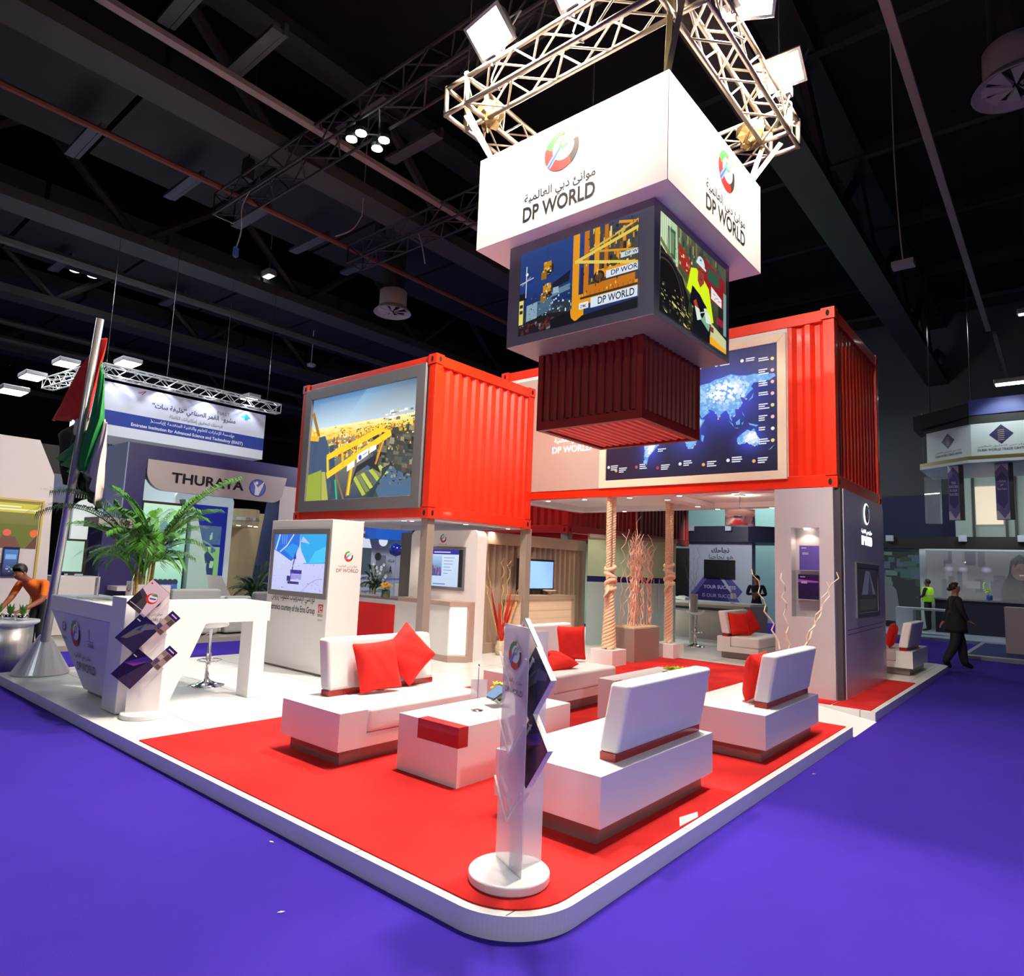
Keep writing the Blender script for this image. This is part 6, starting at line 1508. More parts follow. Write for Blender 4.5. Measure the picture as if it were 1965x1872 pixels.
A.disc(.40, .6, .2, (30, 22, 20)); A.poly([(.3, 0), (.56, 0), (.54, .45), (.42, .5), (.3, .3)], (92, 52, 34)); A.disc(.44, .36, .09, (60, 80, 180)); A.disc(.72, .32, .07, (226, 90, 76)); A.poly([(.64, .0), (.86, .0), (.8, .24), (.68, .26)], (110, 66, 56)); A.disc(.97, .32, .08, (226, 100, 50)); A.poly([(.9, 0), (1, 0), (1, .3)], (90, 50, 40))
A.build('poster', SCR, t)
MB().box(-12.995, -12.96, 2.93, 3.14, 1.17, 1.64).build('phone_picture', mat('phone_dark_blue', rgb(20, 30, 76), .3), t)
A = Art(Plane((-12.96, 2.945, 1.22), (0, .18, 0), (0, 0, .38))); A.vgrad(0, 0, 1, 1, (20, 30, 80), (70, 120, 190)); A.rect(.1, .6, .9, .8, (120, 170, 220)); A.clutter(12, .05, .05, .9, .3, .08, .05, [(220, 220, 230), (180, 80, 80), (90, 180, 120)]); A.build('phone_display', SCR, t)
lettering([('THURAYA', .50, -.42, .42, None, .01)], PH, INKG, t)
for y in (2.55, 2.72):
    MB().lathe([(.04, 0), (.05, .1), (.03, .14)], (-12.93, y, 2.42), 12).tube([(-12.93, y, 2.5), (-13.0, y, 2.46)], .01, 6).build('spotlight', SILV, t)
# navy arch
t = thing('booth_arch', 'navy and white booth gateway lettered in black', 'booth arch', (-15.4, 7.2, .1))
g = MB(); g.box(-15.6, -15.0, 5.3, 5.68, .1, 3.42); g.box(-15.6, -15.0, 5.3, 9.35, 3.42, 3.93)
g.prism([(-15.6, 9.35, .1), (-15.6, 9.35, 3.42), (-15.6, 8.9, 3.42), (-15.6, 8.5, .1)], (.6, 0, 0)); g.build('frame', mat('arch_navy', rgb(30, 34, 100), .4), t)
box('side_panel', -16.6, -15.0, 5.28, 5.3, 1.3, 3.93, LBL, t); box('right_leg_face', -14.999, -14.99, 8.85, 9.33, .1, 3.42, mat('neighbour_white', (.62, .60, .60), .6), t)
sg = rounded([(5.69, 2.98), (8.85, 2.98), (8.98, 3.62), (5.69, 3.62)], [.4, .3, 0, 0])
MB().prism([(-14.96, y, z) for y, z in sg], (-.14, 0, 0)).build('sign_board', mat('sign_silver', rgb(172, 168, 170), .4, .2), t)
PS_ = Plane((-14.955, 5.69, 2.98), (0, 3.2, 0), (0, 0, .64))
lettering([('THURAYA', .16, .30, .52, .36, .03)], PS_, INK, t); 
A = Art(PS_); A.disc(.79, .48, .33, (50, 70, 160), 28); A.disc(.79, .48, .29, (86, 110, 200), 28); A.poly([(.77, .2), (.80, .2), (.83, .55), (.84, .75), (.79, .5), (.75, .75), (.77, .5)], (236, 238, 244)); A.disc(.78, .66, .06, (236, 238, 244), 12)
A.build('emblem', PRINT, t)
# hanging blue and white banner of the institution
t = thing('hanging_banner', 'wide white and blue hanging banner lit by spotlights, far left', 'banner', (-19.5, 8, 4.6))
mb = MB(); mb.box(-20.6, -19, 5.75, 10.5, 4.62, 6.02); mb.build('banner_body', mat('banner_fabric_white', rgb(206, 208, 226), .5), t)
PB_ = Plane((-18.995, 5.75, 4.62), (0, 4.75, 0), (0, 0, 1.4))
A = Art(PB_); A.vgrad(0, .47, 1, 1, (224, 226, 240), (180, 182, 206)); A.rect(0, .2, 1, .47, (40, 66, 160)); A.rect(0, 0, 1, .2, (232, 236, 246)); A.poly([(.83, .86), (.88, .95), (.88, .78)], (80, 190, 210)); A.poly([(.9, .86), (.86, .95), (.86, .78)], (60, 150, 190))
A.line((.22, .9), (.26, .96), .015, (200, 60, 70)); A.line((.26, .96), (.24, .88), .015, (120, 60, 60)); A.build('print', PRINT, t)
lettering([('مشروع القمر الصناعي”خليفة سات“', .30, .62, .50, .16, .02)], PB_, mat('banner_navy_ink', rgb(36, 30, 70), .5), t, d=.004)
lettering([('فرصتك لتحقيق إمكانياتك الكاملة', .40, .50, .32, .1, .01), ('EIAST', .68, .80, .08, .07, .0)], PB_, INKG, t, d=.004)
lettering([('مؤسسة الإمارات للعلوم والتقنية المتقدمة (إياست)', .30, .345, .5, .1, .012), ('Emirates Institution for Advanced Science and Technology (EIAST)', .2, .225, .66, .085, .02)], PB_, INKW, t, d=.004)
for k in range(4):
    lamp('SPOT', 'banner_beam', (-18.6, 6.3 + k * 1.15, 6.3), (-19, 6.3 + k * 1.15, 5.2), 60, (.85, .92, 1), .05, spot=1.5)
tr = MB(); open_truss(tr, (-18.8, 5.8, 6.25), (-18.8, 10.8, 6.25), .28, .022, 6, .3, dr=.012); open_truss(tr, (-18.8, 5.8, 6.25), (-22.0, 5.5, 6.25), .28, .022, 6, .3, dr=.012); tr.build('truss', mat('pale_truss', (.62, .62, .60), .35, .5), t)
for k, y in enumerate((5.9, 7.4, 9.0, 10.4)):
    MB().tube([(-18.8, y, 6.3), (-18.8, y, 14.2)], .006, 5).build('hanging_wire', BLACK, t)
for (loc, sz, lab) in [((-19.4, 6.6, 6.7), (.7, .5), 'bright white floodlight over the hanging banner, right of the pole'), ((-20.6, 5.5, 6.6), (.7, .5), 'bright white floodlight left of the flagpole top, uppermost'),
                       ((-21.5, 5.0, 6.25), (.8, .5), 'bright white floodlight left of the flag, middle one'), ((-21.5, 4.6, 5.75), (.8, .6), 'bright white floodlight left of the flag, lowest one'), ((-19.3, 10.1, 6.5), (.6, .4), 'white floodlight above the right end of the hanging banner')]:
    bar_light(loc, sz, lab)
    lamp('SPOT', 'neighbour_beam', (loc[0], loc[1], loc[2] - .1), (loc[0] + 1.5, loc[1] + .5, 0), 260, (.86, .95, 1), .2, spot=2.0)
# curtain of silver strings
cu = MB()
for k in range(70): 
    y = 5.8 + k * .062; cu.tube([(-20.2, y, 3.0), (-20.2, y + random.uniform(-.02, .02), 4.6)], .012, 3, cap=False)
o = cu.build('string_curtain', mat('silver_string', (.62, .62, .52), .4, .5)); tag(o, 'silver string curtain hanging below the wide white banner', 'curtain', kind='stuff')
# small sign banner between, glass boxes
o = MB().box(-16.3, -16.2, 4.0, 4.7, 2.6, 3.2).box(-16.28, -16.22, 4.05, 4.11, .09, 2.6).build('blue_sign_board', mat('dull_blue_board', rgb(96, 108, 140), .5)); tag(o, 'dull blue grey sign board behind the flagpole', 'sign')
o = box('ceiling_panel_dark', -19, -17, 3.8, 5.6, 3.0, 3.9, mat('dark_fascia', rgb(44, 42, 46), .6)); o.name = 'booth_fascia'; tag(o, 'dark fascia box behind the flag and the palm', 'fascia')
def rpanel(name, lab, x, y0, y1, z0, z1, rad, m, th=.1, cat='display panel'):
    p = rounded([(y0, z0), (y1, z0), (y1, z1), (y0, z1)], [0, 0, rad, rad])
    return tag(MB().prism([(x, a, b) for a, b in p], (-th, 0, 0)).build(name, m), lab, cat)
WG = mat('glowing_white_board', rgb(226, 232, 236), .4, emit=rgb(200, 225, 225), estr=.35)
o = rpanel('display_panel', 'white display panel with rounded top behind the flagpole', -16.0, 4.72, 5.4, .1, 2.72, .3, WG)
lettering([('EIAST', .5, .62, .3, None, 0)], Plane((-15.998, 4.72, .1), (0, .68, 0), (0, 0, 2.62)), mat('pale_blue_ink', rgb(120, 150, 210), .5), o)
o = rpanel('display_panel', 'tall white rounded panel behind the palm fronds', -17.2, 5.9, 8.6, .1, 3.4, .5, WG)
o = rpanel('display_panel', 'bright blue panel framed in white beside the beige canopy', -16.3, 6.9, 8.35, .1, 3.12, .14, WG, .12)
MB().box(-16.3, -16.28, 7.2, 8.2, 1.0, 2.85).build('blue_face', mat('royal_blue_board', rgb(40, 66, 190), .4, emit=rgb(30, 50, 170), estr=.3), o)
A = Art(Plane((-16.27, 7.45, 1.0), (0, .62, 0), (0, 0, 1.35))); A.rect(0, 0, 1, .62, (120, 170, 110)); A.poly([(.3, 0), (.8, 0), (.8, .4), (.5, .55), (.3, .4)], (40, 60, 100)); A.rect(0, .66, 1, 1, (70, 96, 130)); A.clutter(14, 0, .1, .9, .9, .1, .08, [(150, 190, 150), (60, 90, 130), (190, 210, 220)]); A.build('picture', SCR, o)
# video wall with people in blue
t = thing('video_wall', 'black framed video wall with two green tinted pictures behind the palm', 'screen', (-14.5, 6.0, .1))
VWC = box('case', -14.55, -14.5, 5.5, 6.45, .75, 2.7, BLACK, t)
for z0, z1 in ((.78, 1.5), (1.55, 2.65)):
    A = Art(Plane((-14.499, 5.52, z0), (0, .9, 0), (0, 0, z1 - z0))); A.vgrad(0, 0, 1, 1, (120, 190, 170), (190, 235, 205))
    if z0 < 1: 
        for k in range(6): A.disc(.3 + k * .11, .36, .09, (40, 50, 70)); A.poly([(.24 + k * .11, 0), (.38 + k * .11, 0), (.36 + k * .11, .3), (.26 + k * .11, .3)], (60, 90, 170))
        A.rect(0, 0, .16, .6, (40, 60, 66))
    else: A.poly([(.3, .2), (.7, .15), (.75, .5), (.5, .7), (.3, .5)], (110, 150, 190)); A.clutter(20, .1, .05, .8, .5, .1, .05, [(80, 120, 150), (200, 225, 215), (60, 96, 110)])
    A.build('picture', SCR, VWC)
tag(MB().prism([(-14.4, y, z) for y, z in [(6.5, .1), (7.15, .1), (6.75, 1.9), (6.55, 2.6), (6.3, 2.8), (6.48, 2.2)]], (-.3, 0, 0)).build('curved_column', TEAL), 'pale teal leaning column right of the video wall', 'column')
tag(box('navy_column', -15.0, -14.2, 4.72, 5.45, .1, 2.1, mat('deep_violet_board', rgb(36, 28, 92), .4)), 'deep navy block behind the palm canes', 'column')
o = box('shelf_fascia', -14.9, -14.1, 4.6, 5.4, 2.1, 2.28, mat('taupe_fascia', rgb(176, 168, 168), .5)); tag(o, 'taupe band with small lettering above the navy block', 'shelf')
lettering([('THURAYA', .45, .25, .45, .5, 0)], Plane((-14.099, 4.6, 2.1), (0, .8, 0), (0, 0, .18)), INK, o)
t = thing('portrait_screen', 'black framed portrait screen left of the navy block', 'screen', (-14.6, 4.4, 1.1))
PSC = box('case', -14.66, -14.6, 4.2, 4.62, 1.18, 1.84, BLACK, t); box('glass', -14.6, -14.595, 4.23, 4.56, 1.22, 1.8, glow('dull_green_screen', rgb(150, 186, 176), .6), PSC)
box('stand', -14.64, -14.6, 4.35, 4.45, .1, 1.18, BLACK, t)
tag(box('white_counter', -14.58, -14.0, 3.95, 4.7, .1, 1.15, mat('neighbour_white', (.62, .60, .60), .6)), 'white neighbouring counter behind the flagpole', 'counter')
tag(box('white_bench', -14.3, -13.7, 4.9, 5.4, .9, .98, mat('neighbour_white', (.62, .60, .60), .6)), 'thin white shelf behind the desk flag', 'shelf')
tag(MB().prism([(-15.2, y, z) for y, z in [(6.7, .1), (8.0, .1), (7.9, .7), (7.65, 1.16), (6.7, 1.2)]], (-.6, 0, 0)).build('white_bar', WALLW), 'white bar counter with sloping end behind the palm', 'counter')
GSOFA = mat('grey_upholstery', rgb(176, 184, 180), .8)
for k, (y0, y1, z1, lab) in enumerate(((5.55, 6.5, .98, 'grey tub sofa behind the reception brochure stand'), (6.62, 7.15, .84, 'small grey tub chair left of the blue picture wall'), (7.2, 7.7, .92, 'grey tub chair nearest the tall display wall'))):
    t = thing('lounge_sofa', lab, 'sofa', (-13, (y0 + y1) / 2, .09))
    rbox('seat', -13.5, -12.9, y0, y1, .12, .5, GSOFA, t, .05); rbox('back', -13.0, -12.85, y0, y1, .12, z1, GSOFA, t, .05); rbox('armrest', -13.5, -13.0, y0 - .06, y0 + .06, .12, z1 - .15, GSOFA, t, .04)
for k in range(2):
    y = 7.1 + k * .55; x = -14.0
    t = thing('white_chair', ['left', 'right'][k] + ' white wire chair at the neighbouring table', 'chair', (x, y, .09))
    rbox('seat', x - .2, x + .2, y - .2, y + .2, .72, .76, WHITE, t, .02)
    for dx in (-.17, .17):
        for dy in (-.17, .17): MB().tube([(x + dx, y + dy, .09), (x + dx * .8, y + dy * .8, .73)], .01, 6).build('leg', CHROME, t)
palm((-13.6, 7.62, .09), 'bushy potted plant left of the tall display wall', .75, 7, 26, .16, leafm=GREEN2, leafL=.22, seed=9)
# beige booth with curved canopy
t = thing('curved_canopy', 'beige curved canopy with downlights behind the white display wall', 'canopy', (-17, 9, 2.5))
cp = [(-17.6 + 0 * a, 0) for a in (0,)]
arcp = [(-17.4 + .9 * math.sin(PI * k / 16), 8.35 + 1.3 * k / 16) for k in range(17)]
MB().prism([(x, y, 2.44) for x, y in arcp] + [(-18.2, 9.65, 2.44), (-18.2, 8.35, 2.44)], (0, 0, .44)).build('canopy_body', SANDW, t)
MB().prism([(x + .03, y, 2.58) for x, y in arcp] + [(-18.2, 9.65, 2.58), (-18.2, 8.35, 2.58)], (0, 0, .08)).build('light_band', STEEL, t)
for k in (5, 8, 11): MB().lathe([(.05, 0), (.05, -.01)], (arcp[k][0] - .1, arcp[k][1], 2.439), 12).build('downlight', LAMPG, t)
o = box('sand_wall', -18.4, -18.2, 8.3, 12.0, .09, 2.9, SANDW); tag(o, 'sand coloured wooden wall behind the white display wall', 'wall panel')
for k, (y0, z0, z1, c) in enumerate(((8.5, 2.05, 2.3, (214, 220, 224)), (8.52, 1.2, 1.9, (150, 170, 196)))):
    A = Art(Plane((-18.19, y0, z0), (0, .75, 0), (0, 0, z1 - z0))); A.rect(0, 0, 1, 1, c); A.clutter(8, .1, .1, .8, .8, .3, .05, [(110, 130, 170), (190, 200, 210)]); A.build('poster', SCR, o)
tag(box('grey_wall', -16.6, -16.5, 10.6, 14.6, .09, 3.0, mat('grey_booth_wall', rgb(112, 112, 118), .7)), 'grey wall of the booth seen under the left container', 'wall panel')
# things seen through the gap over the counter
t = thing('poster_wall', 'pale blue poster wall with black letters seen over the grey counter', 'display wall', (-15.6, 12, .1))
box('wall_body', -15.7, -15.6, 11.3, 13.6, .1, 2.5, mat('pale_grey_blue', rgb(178, 188, 206), .6), t)
PW = Plane((-15.595, 11.3, .1), (0, 2.3, 0), (0, 0, 2.4))
A = Art(PW); A.rect(.18, .48, .42, .80, (60, 70, 86)); A.poly([(.18, .8), (.42, .8), (.36, .95), (.2, 1)], (206, 216, 232)); A.rect(.18, .92, .42, .97, (96, 40, 52)); A.rect(.5, .5, .66, .72, (86, 92, 104)); A.disc(.53, .7, .05, (24, 26, 30)); A.rect(0, .42, 1, .44, (70, 80, 150)); A.rect(.0, 0, .12, 1, (120, 122, 128)); A.rect(.01, .3, .1, .8, (44, 46, 54)); A.disc(.6, .9, .07, (210, 224, 240)); A.build('print', SCR, t)
lettering([('A', .72, .50, .05, .09, .02), ('شركة', .7, .64, .1, None, .01), ('"Proud to serve our customers', .12, .33, .5, .04, .0), ('together with us"', .3, .26, .4, .04, 0)], PW, INK, t, d=.004)
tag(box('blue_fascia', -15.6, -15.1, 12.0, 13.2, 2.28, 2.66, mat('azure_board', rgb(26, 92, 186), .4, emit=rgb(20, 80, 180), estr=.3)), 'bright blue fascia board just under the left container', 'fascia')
tag(MB().lathe([(.02, -.2), (.18, -.12), (.2, 0), (.15, .12), (.02, .18)], (-14.9, 12.6, 2.0), 20).tube([(-14.9, 12.6, 1.8), (-14.9, 12.6, 0)], .004, 4).build('balloon', mat('blue_balloon', rgb(20, 40, 150), .15, coat=.6), smooth=True), 'shiny dark blue balloon at the edge of the dark partition', 'balloon')
t = palm((-14.0, 11.15, .1), 'white flower arrangement with dark leaves seen over the grey counter', .95, 5, 22, .14, leafm=GREEN2, leafL=.16, seed=21, cat='flowers')
fl = MB(); rnd = random.Random(5)
for k in range(26):
    c = Vector((-13.9 + rnd.uniform(-.15, .15), 11.15 + rnd.uniform(-.22, .22), 1.3 + rnd.uniform(-.2, .3)))
    for p_ in range(5):
        b = 2 * PI * p_ / 5; d = Vector((.3, math.cos(b), math.sin(b))).normalized() * .05; s_ = Vector((0, -d.z, d.y)) * .4; fl.poly([c, c + d * .6 + s_, c + d, c + d * .6 - s_])
fl.build('white_petals', mat('white_petal', (.8, .82, .78), .6), t, solid=.003)['kind'] = 'stuff'
tag(MB().lathe([(.14, .1), (.2, .95), (.21, 1.06), (.19, 1.06), (.17, .9)], (-13.9, 12.0, 0), 4).build('square_planter', WALLW), 'tall white square planter beside the dark partition', 'planter')
tag(box('partition_dark', -9.62, -9.2, 8.25, 8.4, .1, 2.2, mat('dark_grey_partition', rgb(100, 98, 96), .6)), 'dark grey partition left of the rounded kiosk wall', 'partition')

# ================================================================ behind the stand: frosted glass room and the success booth
t = thing('frosted_glass_wall', 'frosted glass partition with a navy stripe and door handles behind the planter', 'glass partition', (-7.2, 12.9, .1))
FRO = mat('frosted_glass_film', rgb(196, 222, 222), .3, alpha=.93, coat=.4); CLG = mat('green_tint_glass', rgb(206, 224, 186), .1, alpha=.55, coat=.3)
gp = [(-7.75, 11.75), (-7.3, 12.9), (-7.02, 13.65), (-6.85, 14.0)]
for (a, b) in zip(gp, gp[1:]):
    for z0, z1, m, nm in ((.1, 1.40, FRO, 'frosted_pane'), (1.40, 1.52, mat('navy_stripe', rgb(34, 40, 96), .4), 'navy_stripe'), (1.52, 2.32, CLG, 'clear_pane')):
        MB().prism([(a[0], a[1], z0), (b[0], b[1], z0), (b[0], b[1], z1), (a[0], a[1], z1)], (.012, 0, 0)).build(nm, m, t)
for x, y in ((-7.12, 13.38), (-7.06, 13.52)): MB().tube([(x + .06, y, .75), (x + .06, y, 1.5)], .012, 8).build('door_handle', STEEL, t)
MB().prism([(-7.75, 11.75, 2.32), (-6.85, 14.0, 2.32), (-6.85, 14.0, 2.40), (-7.75, 11.75, 2.40)], (.05, 0, 0)).build('head_rail', GREYP, t)
tag(box('grey_column', -7.42, -7.24, 13.28, 13.42, .1, 2.32, GREYP) if False else box('grey_column', -7.55, -7.38, 13.3, 13.44, .1, 2.32, GREYP), 'grey square column behind the frosted glass', 'column')
struct(box('wall_glass_room', -12, -8.75, 16.3, 16.45, .1, 2.4, mat('pale_green_room', rgb(170, 190, 160), .6)))
tag(MB().box(-9.6, -8.7, 18.6, 18.7, 0, 2.4).build('dark_panel', mat('dark_brown_panel', rgb(34, 26, 26), .5)), 'dark brown panel seen above the frosted glass', 'panel')
lamp('AREA', 'glass_room_fill', (-9.3, 14.6, 2.3), (-9.3, 14.6, 0), 90, (.9, 1, .85), .8)  # unseen lamp added to brighten the frosted glass

t = thing('booth_wall', 'grey white booth wall printed with violet arrows and a black television', 'display wall', (-8.3, 20, .0))
box('wall_body', -9.35, -7.3, 20.0, 20.3, 0, 2.66, mat('booth_pale_grey', rgb(176, 182, 196), .6), t)
PY = Plane((-9.35, 19.995, .0), (2.05, 0, 0), (0, 0, 2.66))
A = Art(PY); A.poly([(.02, .36), (.3, .64), (.42, .64), (.14, .36), (.3, .2), (.16, .2)], (106, 98, 158)); A.poly([(.1, .36), (.42, .68), (.74, .36), (.6, .2), (.2, .2)], (58, 50, 110)); A.poly([(.56, .60), (.66, .60), (.86, .44), (.70, .28), (.62, .36), (.70, .44)], (88, 80, 148)); A.poly([(.62, .20), (.78, .36), (.84, .30), (.84, .22), (.80, .20)], (96, 90, 160))
A.build('print', PRINT, t)
box('television', -8.78, -7.80, 19.93, 19.99, 1.55, 2.11, BLACK, t)
lettering([('نجاحك', .38, .88, .28, None, .03), ('هو نجاحنا', .34, .805, .38, None, .0)], PY, mat('slate_ink', rgb(50, 52, 70), .5), t)
lettering([('YOUR SUCCESS', .26, .46, .50, None, .02), ('IS OUR SUCCESS', .24, .36, .54, None, -.004)], PY, mat('pale_violet_ink', rgb(190, 190, 214), .5), t, d=.006)
t = thing('booth_header', 'dark navy booth header with small white spotlight boxes', 'fascia', (-7.8, 20, 2.66))
NV2 = mat('header_dark_navy', rgb(36, 36, 58), .5)
MB().prism([(-9.6, 19.7, 2.66), (-7.3, 19.7, 2.66), (-6.3, 20.6, 2.66), (-6.3, 22, 2.66), (-9.6, 22, 2.66)], (0, 0, .48)).build('header_body', NV2, t)
for x, y in ((-9.05, 19.6), (-7.85, 19.6), (-6.5, 20.3)): MB().box(x - .09, x + .09, y - .08, y, 2.98, 3.16).build('spotlight_box', mat('light_grey_box', rgb(176, 180, 190), .5), t, bevel=.01)
tag(box('booth_rear_panel', -6.9, -5.2, 22.0, 22.1, 0, 3.0, mat('dark_glass_mural', rgb(84, 92, 92), .4)), 'dim mural panel behind the person with folded arms', 'panel')
A = Art(Plane((-6.9, 21.99, .6), (1.7, 0, 0), (0, 0, 2.2))); A.rect(0, 0, 1, 1, (84, 92, 92)); A.poly([(.1, 0), (.2, .6), (.3, .7), (.36, .3), (.3, 0)], (150, 166, 80)); A.poly([(.2, .5), (.32, .9), (.4, .5)], (200, 206, 208)); A.poly([(.6, .5), (.7, .95), (.8, .5)], (200, 206, 208)); A.disc(.32, .6, .06, (110, 90, 70)); A.disc(.7, .55, .06, (110, 90, 70)); A.build('print', DIMSCR, bpy.data.objects['booth_rear_panel'])
tag(MB().prism([(x, y, .0) for x, y in ((-8.6, 15.8), (-5.95, 15.8), (-5.75, 16.1), (-5.75, 16.8), (-8.6, 16.8))], (0, 0, .92)).build('far_counter', mat('cream_counter', rgb(200, 190, 178), .5)), 'cream reception counter of the booth behind, right of the bar stool', 'counter')
MB().box(-8.6, -6.2, 15.76, 15.8, .78, .84).build('dark_reveal', BLACK, bpy.data.objects['far_counter']); box('worktop', -8.65, -5.8, 15.75, 16.85, .92, .97, WALLW, bpy.data.objects['far_counter'])
t = thing('open_book', 'white open booklet lying on the far counter', 'book', (-7.9, 16.2, .97))
MB().prism([(-8.2, 16.1, .97), (-7.9, 16.1, 1.0), (-7.6, 16.1, .97), (-7.6, 16.1, 1.04), (-7.75, 16.1, 1.08), (-7.9, 16.1, 1.03), (-8.05, 16.1, 1.08), (-8.2, 16.1, 1.04)], (0, .25, 0)).build('pages', WALLW, t)
sign_stand(-6.35, 16.1, .975, 'small rod stand with a pale card at the right of the far counter')
t = thing('tall_vase', 'tall frosted vase with red stems beside the far bar stool', 'vase', (-6.55, 13.9, .1))
MB().lathe([(.07, .0), (.09, .02), (.1, 1.1), (.09, 1.1), (.08, .05)], (-6.5, 14.2, .1), 20).build('glass', mat('frost_vase', (.75, .72, .72), .2, alpha=.45), t, smooth=True)
for k in range(8): MB().tube([(-6.5 + .04 * math.cos(k), 14.2 + .04 * math.sin(k), .15), (-6.5 + .06 * math.cos(k + 2), 14.2 + .06 * math.sin(k + 2), 1.08 + .03 * (k % 3))], .012, 5).build('red_stem', mat('dark_red_stem', rgb(110, 30, 30), .6), t)
for k in range(4):
    mb = MB(); twig(mb, (-6.5, 14.2, 1.0), 1.0 + .1 * k, .02, .005, (-.2 + .1 * k, -.1 + .06 * k), 70 + k); mb.build('twig', mat('grey_twig', rgb(150, 150, 150), .7), t)

# ================================================================ right: trade centre booth
DW = mat('booth_grey_white', rgb(206, 214, 216), .5); GOLD = mat('dull_gold_edge', rgb(120, 104, 60), .4, .4)
t = thing('canopy_sign', 'floating six-sided white canopy sign with navy diamond emblems, far right', 'sign', (-1.2, 23, 5))
hx = [(-1.92, 22.0), (-3.1, 22.9), (-3.1, 25.2), (0.6, 25.2), (1.4, 22.0)]
MB().prism([(x, y, 5.18) for x, y in hx], (0, 0, .92)).build('sign_body', DW, t)
MB().prism([(x + (x + .8) * .08, y - .06, 5.08) for x, y in hx], (0, 0, .10)).build('gold_edge', GOLD, t)
MB().prism([(x + (x + .8) * .08, y - .06, 5.0) for x, y in hx], (0, 0, .08)).build('underside', DW, t)
MB().prism([(x + (x + .8) * .03, y - .02, 6.10) for x, y in hx], (0, 0, .24)).build('dark_reveal', mat('canopy_black', rgb(20, 20, 26), .6), t)
MB().prism([(-3.4, 22.7, 6.2), (-1.94, 21.95, 6.3), (-1.94, 22.3, 6.3), (-3.4, 24, 6.2)], (0, 0, .4)).build('dark_side', mat('canopy_black', rgb(20, 20, 26), .6), t)
MB().prism([(-1.94, 21.95, 6.33), (.4, 21.9, 6.33), (.4, 23, 6.33), (-1.94, 23, 6.33)], (0, 0, .44)).build('blue_top', mat('canopy_blue', rgb(70, 78, 150), .5), t)
PC = Plane((-1.92, 21.995, 5.18), (3.32, 0, 0), (0, 0, .92))
def diamond_logo(P, cu, root, w_):
    a = Art(P); rx = w_ / P.w; ry = w_ / P.h
    a.poly([(cu - rx, .62), (cu, .62 - ry), (cu + rx, .62), (cu, .62 + ry)], (30, 28, 86))
    for i in range(6): a.line((cu - rx * .28, .62 - ry * .6 + i * ry * .2), (cu + rx * .25, .62 - ry * .55 + i * ry * .2), .018, (190, 160, 110))
    a.build('emblem', PRINT, root)
    lettering([('DUBAI WORLD TRADE CENTRE', cu - rx * 2.0, .14, rx * 4.0, .07, .015), ('مركز دبي التجاري العالمي', cu - rx * 2.0, .24, rx * 4.0, .07, .0)], P, mat('slate_ink', rgb(50, 52, 70), .5), root)
diamond_logo(PC, .205, t, .27)
ex = Vector((-1.92, 22.0, 5.18)) - Vector((-3.1, 22.9, 5.18))
PL_ = Plane(Vector((-3.1, 22.9, 5.18)) + Vector((-.004, -.004, 0)), ex, (0, 0, .92)); diamond_logo(PL_, .5, t, .22)
for x, y in ((-3.0, 23), (-1.9, 22.2), (.3, 24)): MB().tube([(x, y, 6.3), (x, y, 14.2)], .015, 5).build('hanging_wire', BLKT, t)
lamp('SPOT', 'canopy_beam', (-1.1, 20.6, 6.9), (-1.1, 22, 5.6), 110, (.85, 1, .97), .1, spot=1.3)
bar_light((-.95, 21.3, 6.95), (.7, .35), 'bright white floodlight over the six-sided canopy sign')
bar_light((-.45, 19, 8.0), (.42, .2), 'small white twin strip lamp at the far right, under the ceiling')
MB().tube([(-.45, 19, 8.1), (-.45, 19, 14.2)], .01, 5).build('hanging_cord', BLKT, bpy.data.objects['exhibition_floodlight.006'] if 'exhibition_floodlight.006' in bpy.data.objects else None)
for (x0, x1, txt, lab) in ((-2.53, -2.27, ['YOUR', 'SUCCESS', 'IS OUR', 'SUCCESS'], 'violet hanging banner with English words, left of the pair'), (-1.44, -1.14, ['نجاحك', 'هو', 'نجاحنا'], 'violet hanging banner with Arabic words, right of the pair')):
    t = thing('hanging_banner', lab, 'banner', ((x0 + x1) / 2, 22.3, 3.45), 'violet banners under the canopy sign')
    MB().box(x0, x1 + .1, 22.3, 22.5, 3.45, 5.0).build('banner_body', mat('banner_shadow_grey', rgb(60, 60, 66), .6), t)
    P = Plane((x0, 22.295, 3.45), (x1 - x0, 0, 0), (0, 0, 1.54)); A = Art(P)
    A.rect(0, 0, 1, 1, (196, 196, 208)); A.poly([(0, .2), (0, .86), (.5, .98), (1, .86), (1, .14), (.6, .02)], (106, 96, 150)); A.poly([(.1, .3), (.1, .74), (.5, .86), (.9, .74), (.9, .3), (.55, .2)], (66, 52, 118)); A.poly([(0, .3), (.3, .22), (0, .14)], (120, 112, 170)); A.poly([(0, .0), (.55, 0), (0, .13)], (206, 206, 214)); A.build('print', PRINT, t)
    lettering([(s_, .5 - .055 * max(2, len(s_)), .66 - i * .07, .11 * max(2, len(s_)), .045, .02) for i, s_ in enumerate(txt)], P, mat('pale_violet_ink', rgb(190, 190, 214), .5), t, d=.005)
t = thing('glass_lightbox', 'hanging clear glass box left of the violet banners', 'glass box', (-3.4, 24, 3.4))
MB().box(-3.35, -2.95, 24, 24.4, 3.5, 4.95).build('glass', GLASS, t); MB().tube([(-3.35, 24, 4.4), (-2.95, 24, 4.42)], .012, 5).build('strip_lamp', LWS, t)
for x in (-3.35, -2.95): MB().tube([(x, 24, 5.0), (x, 24, 7.0)], .008, 4).build('cord', BLKT, t)
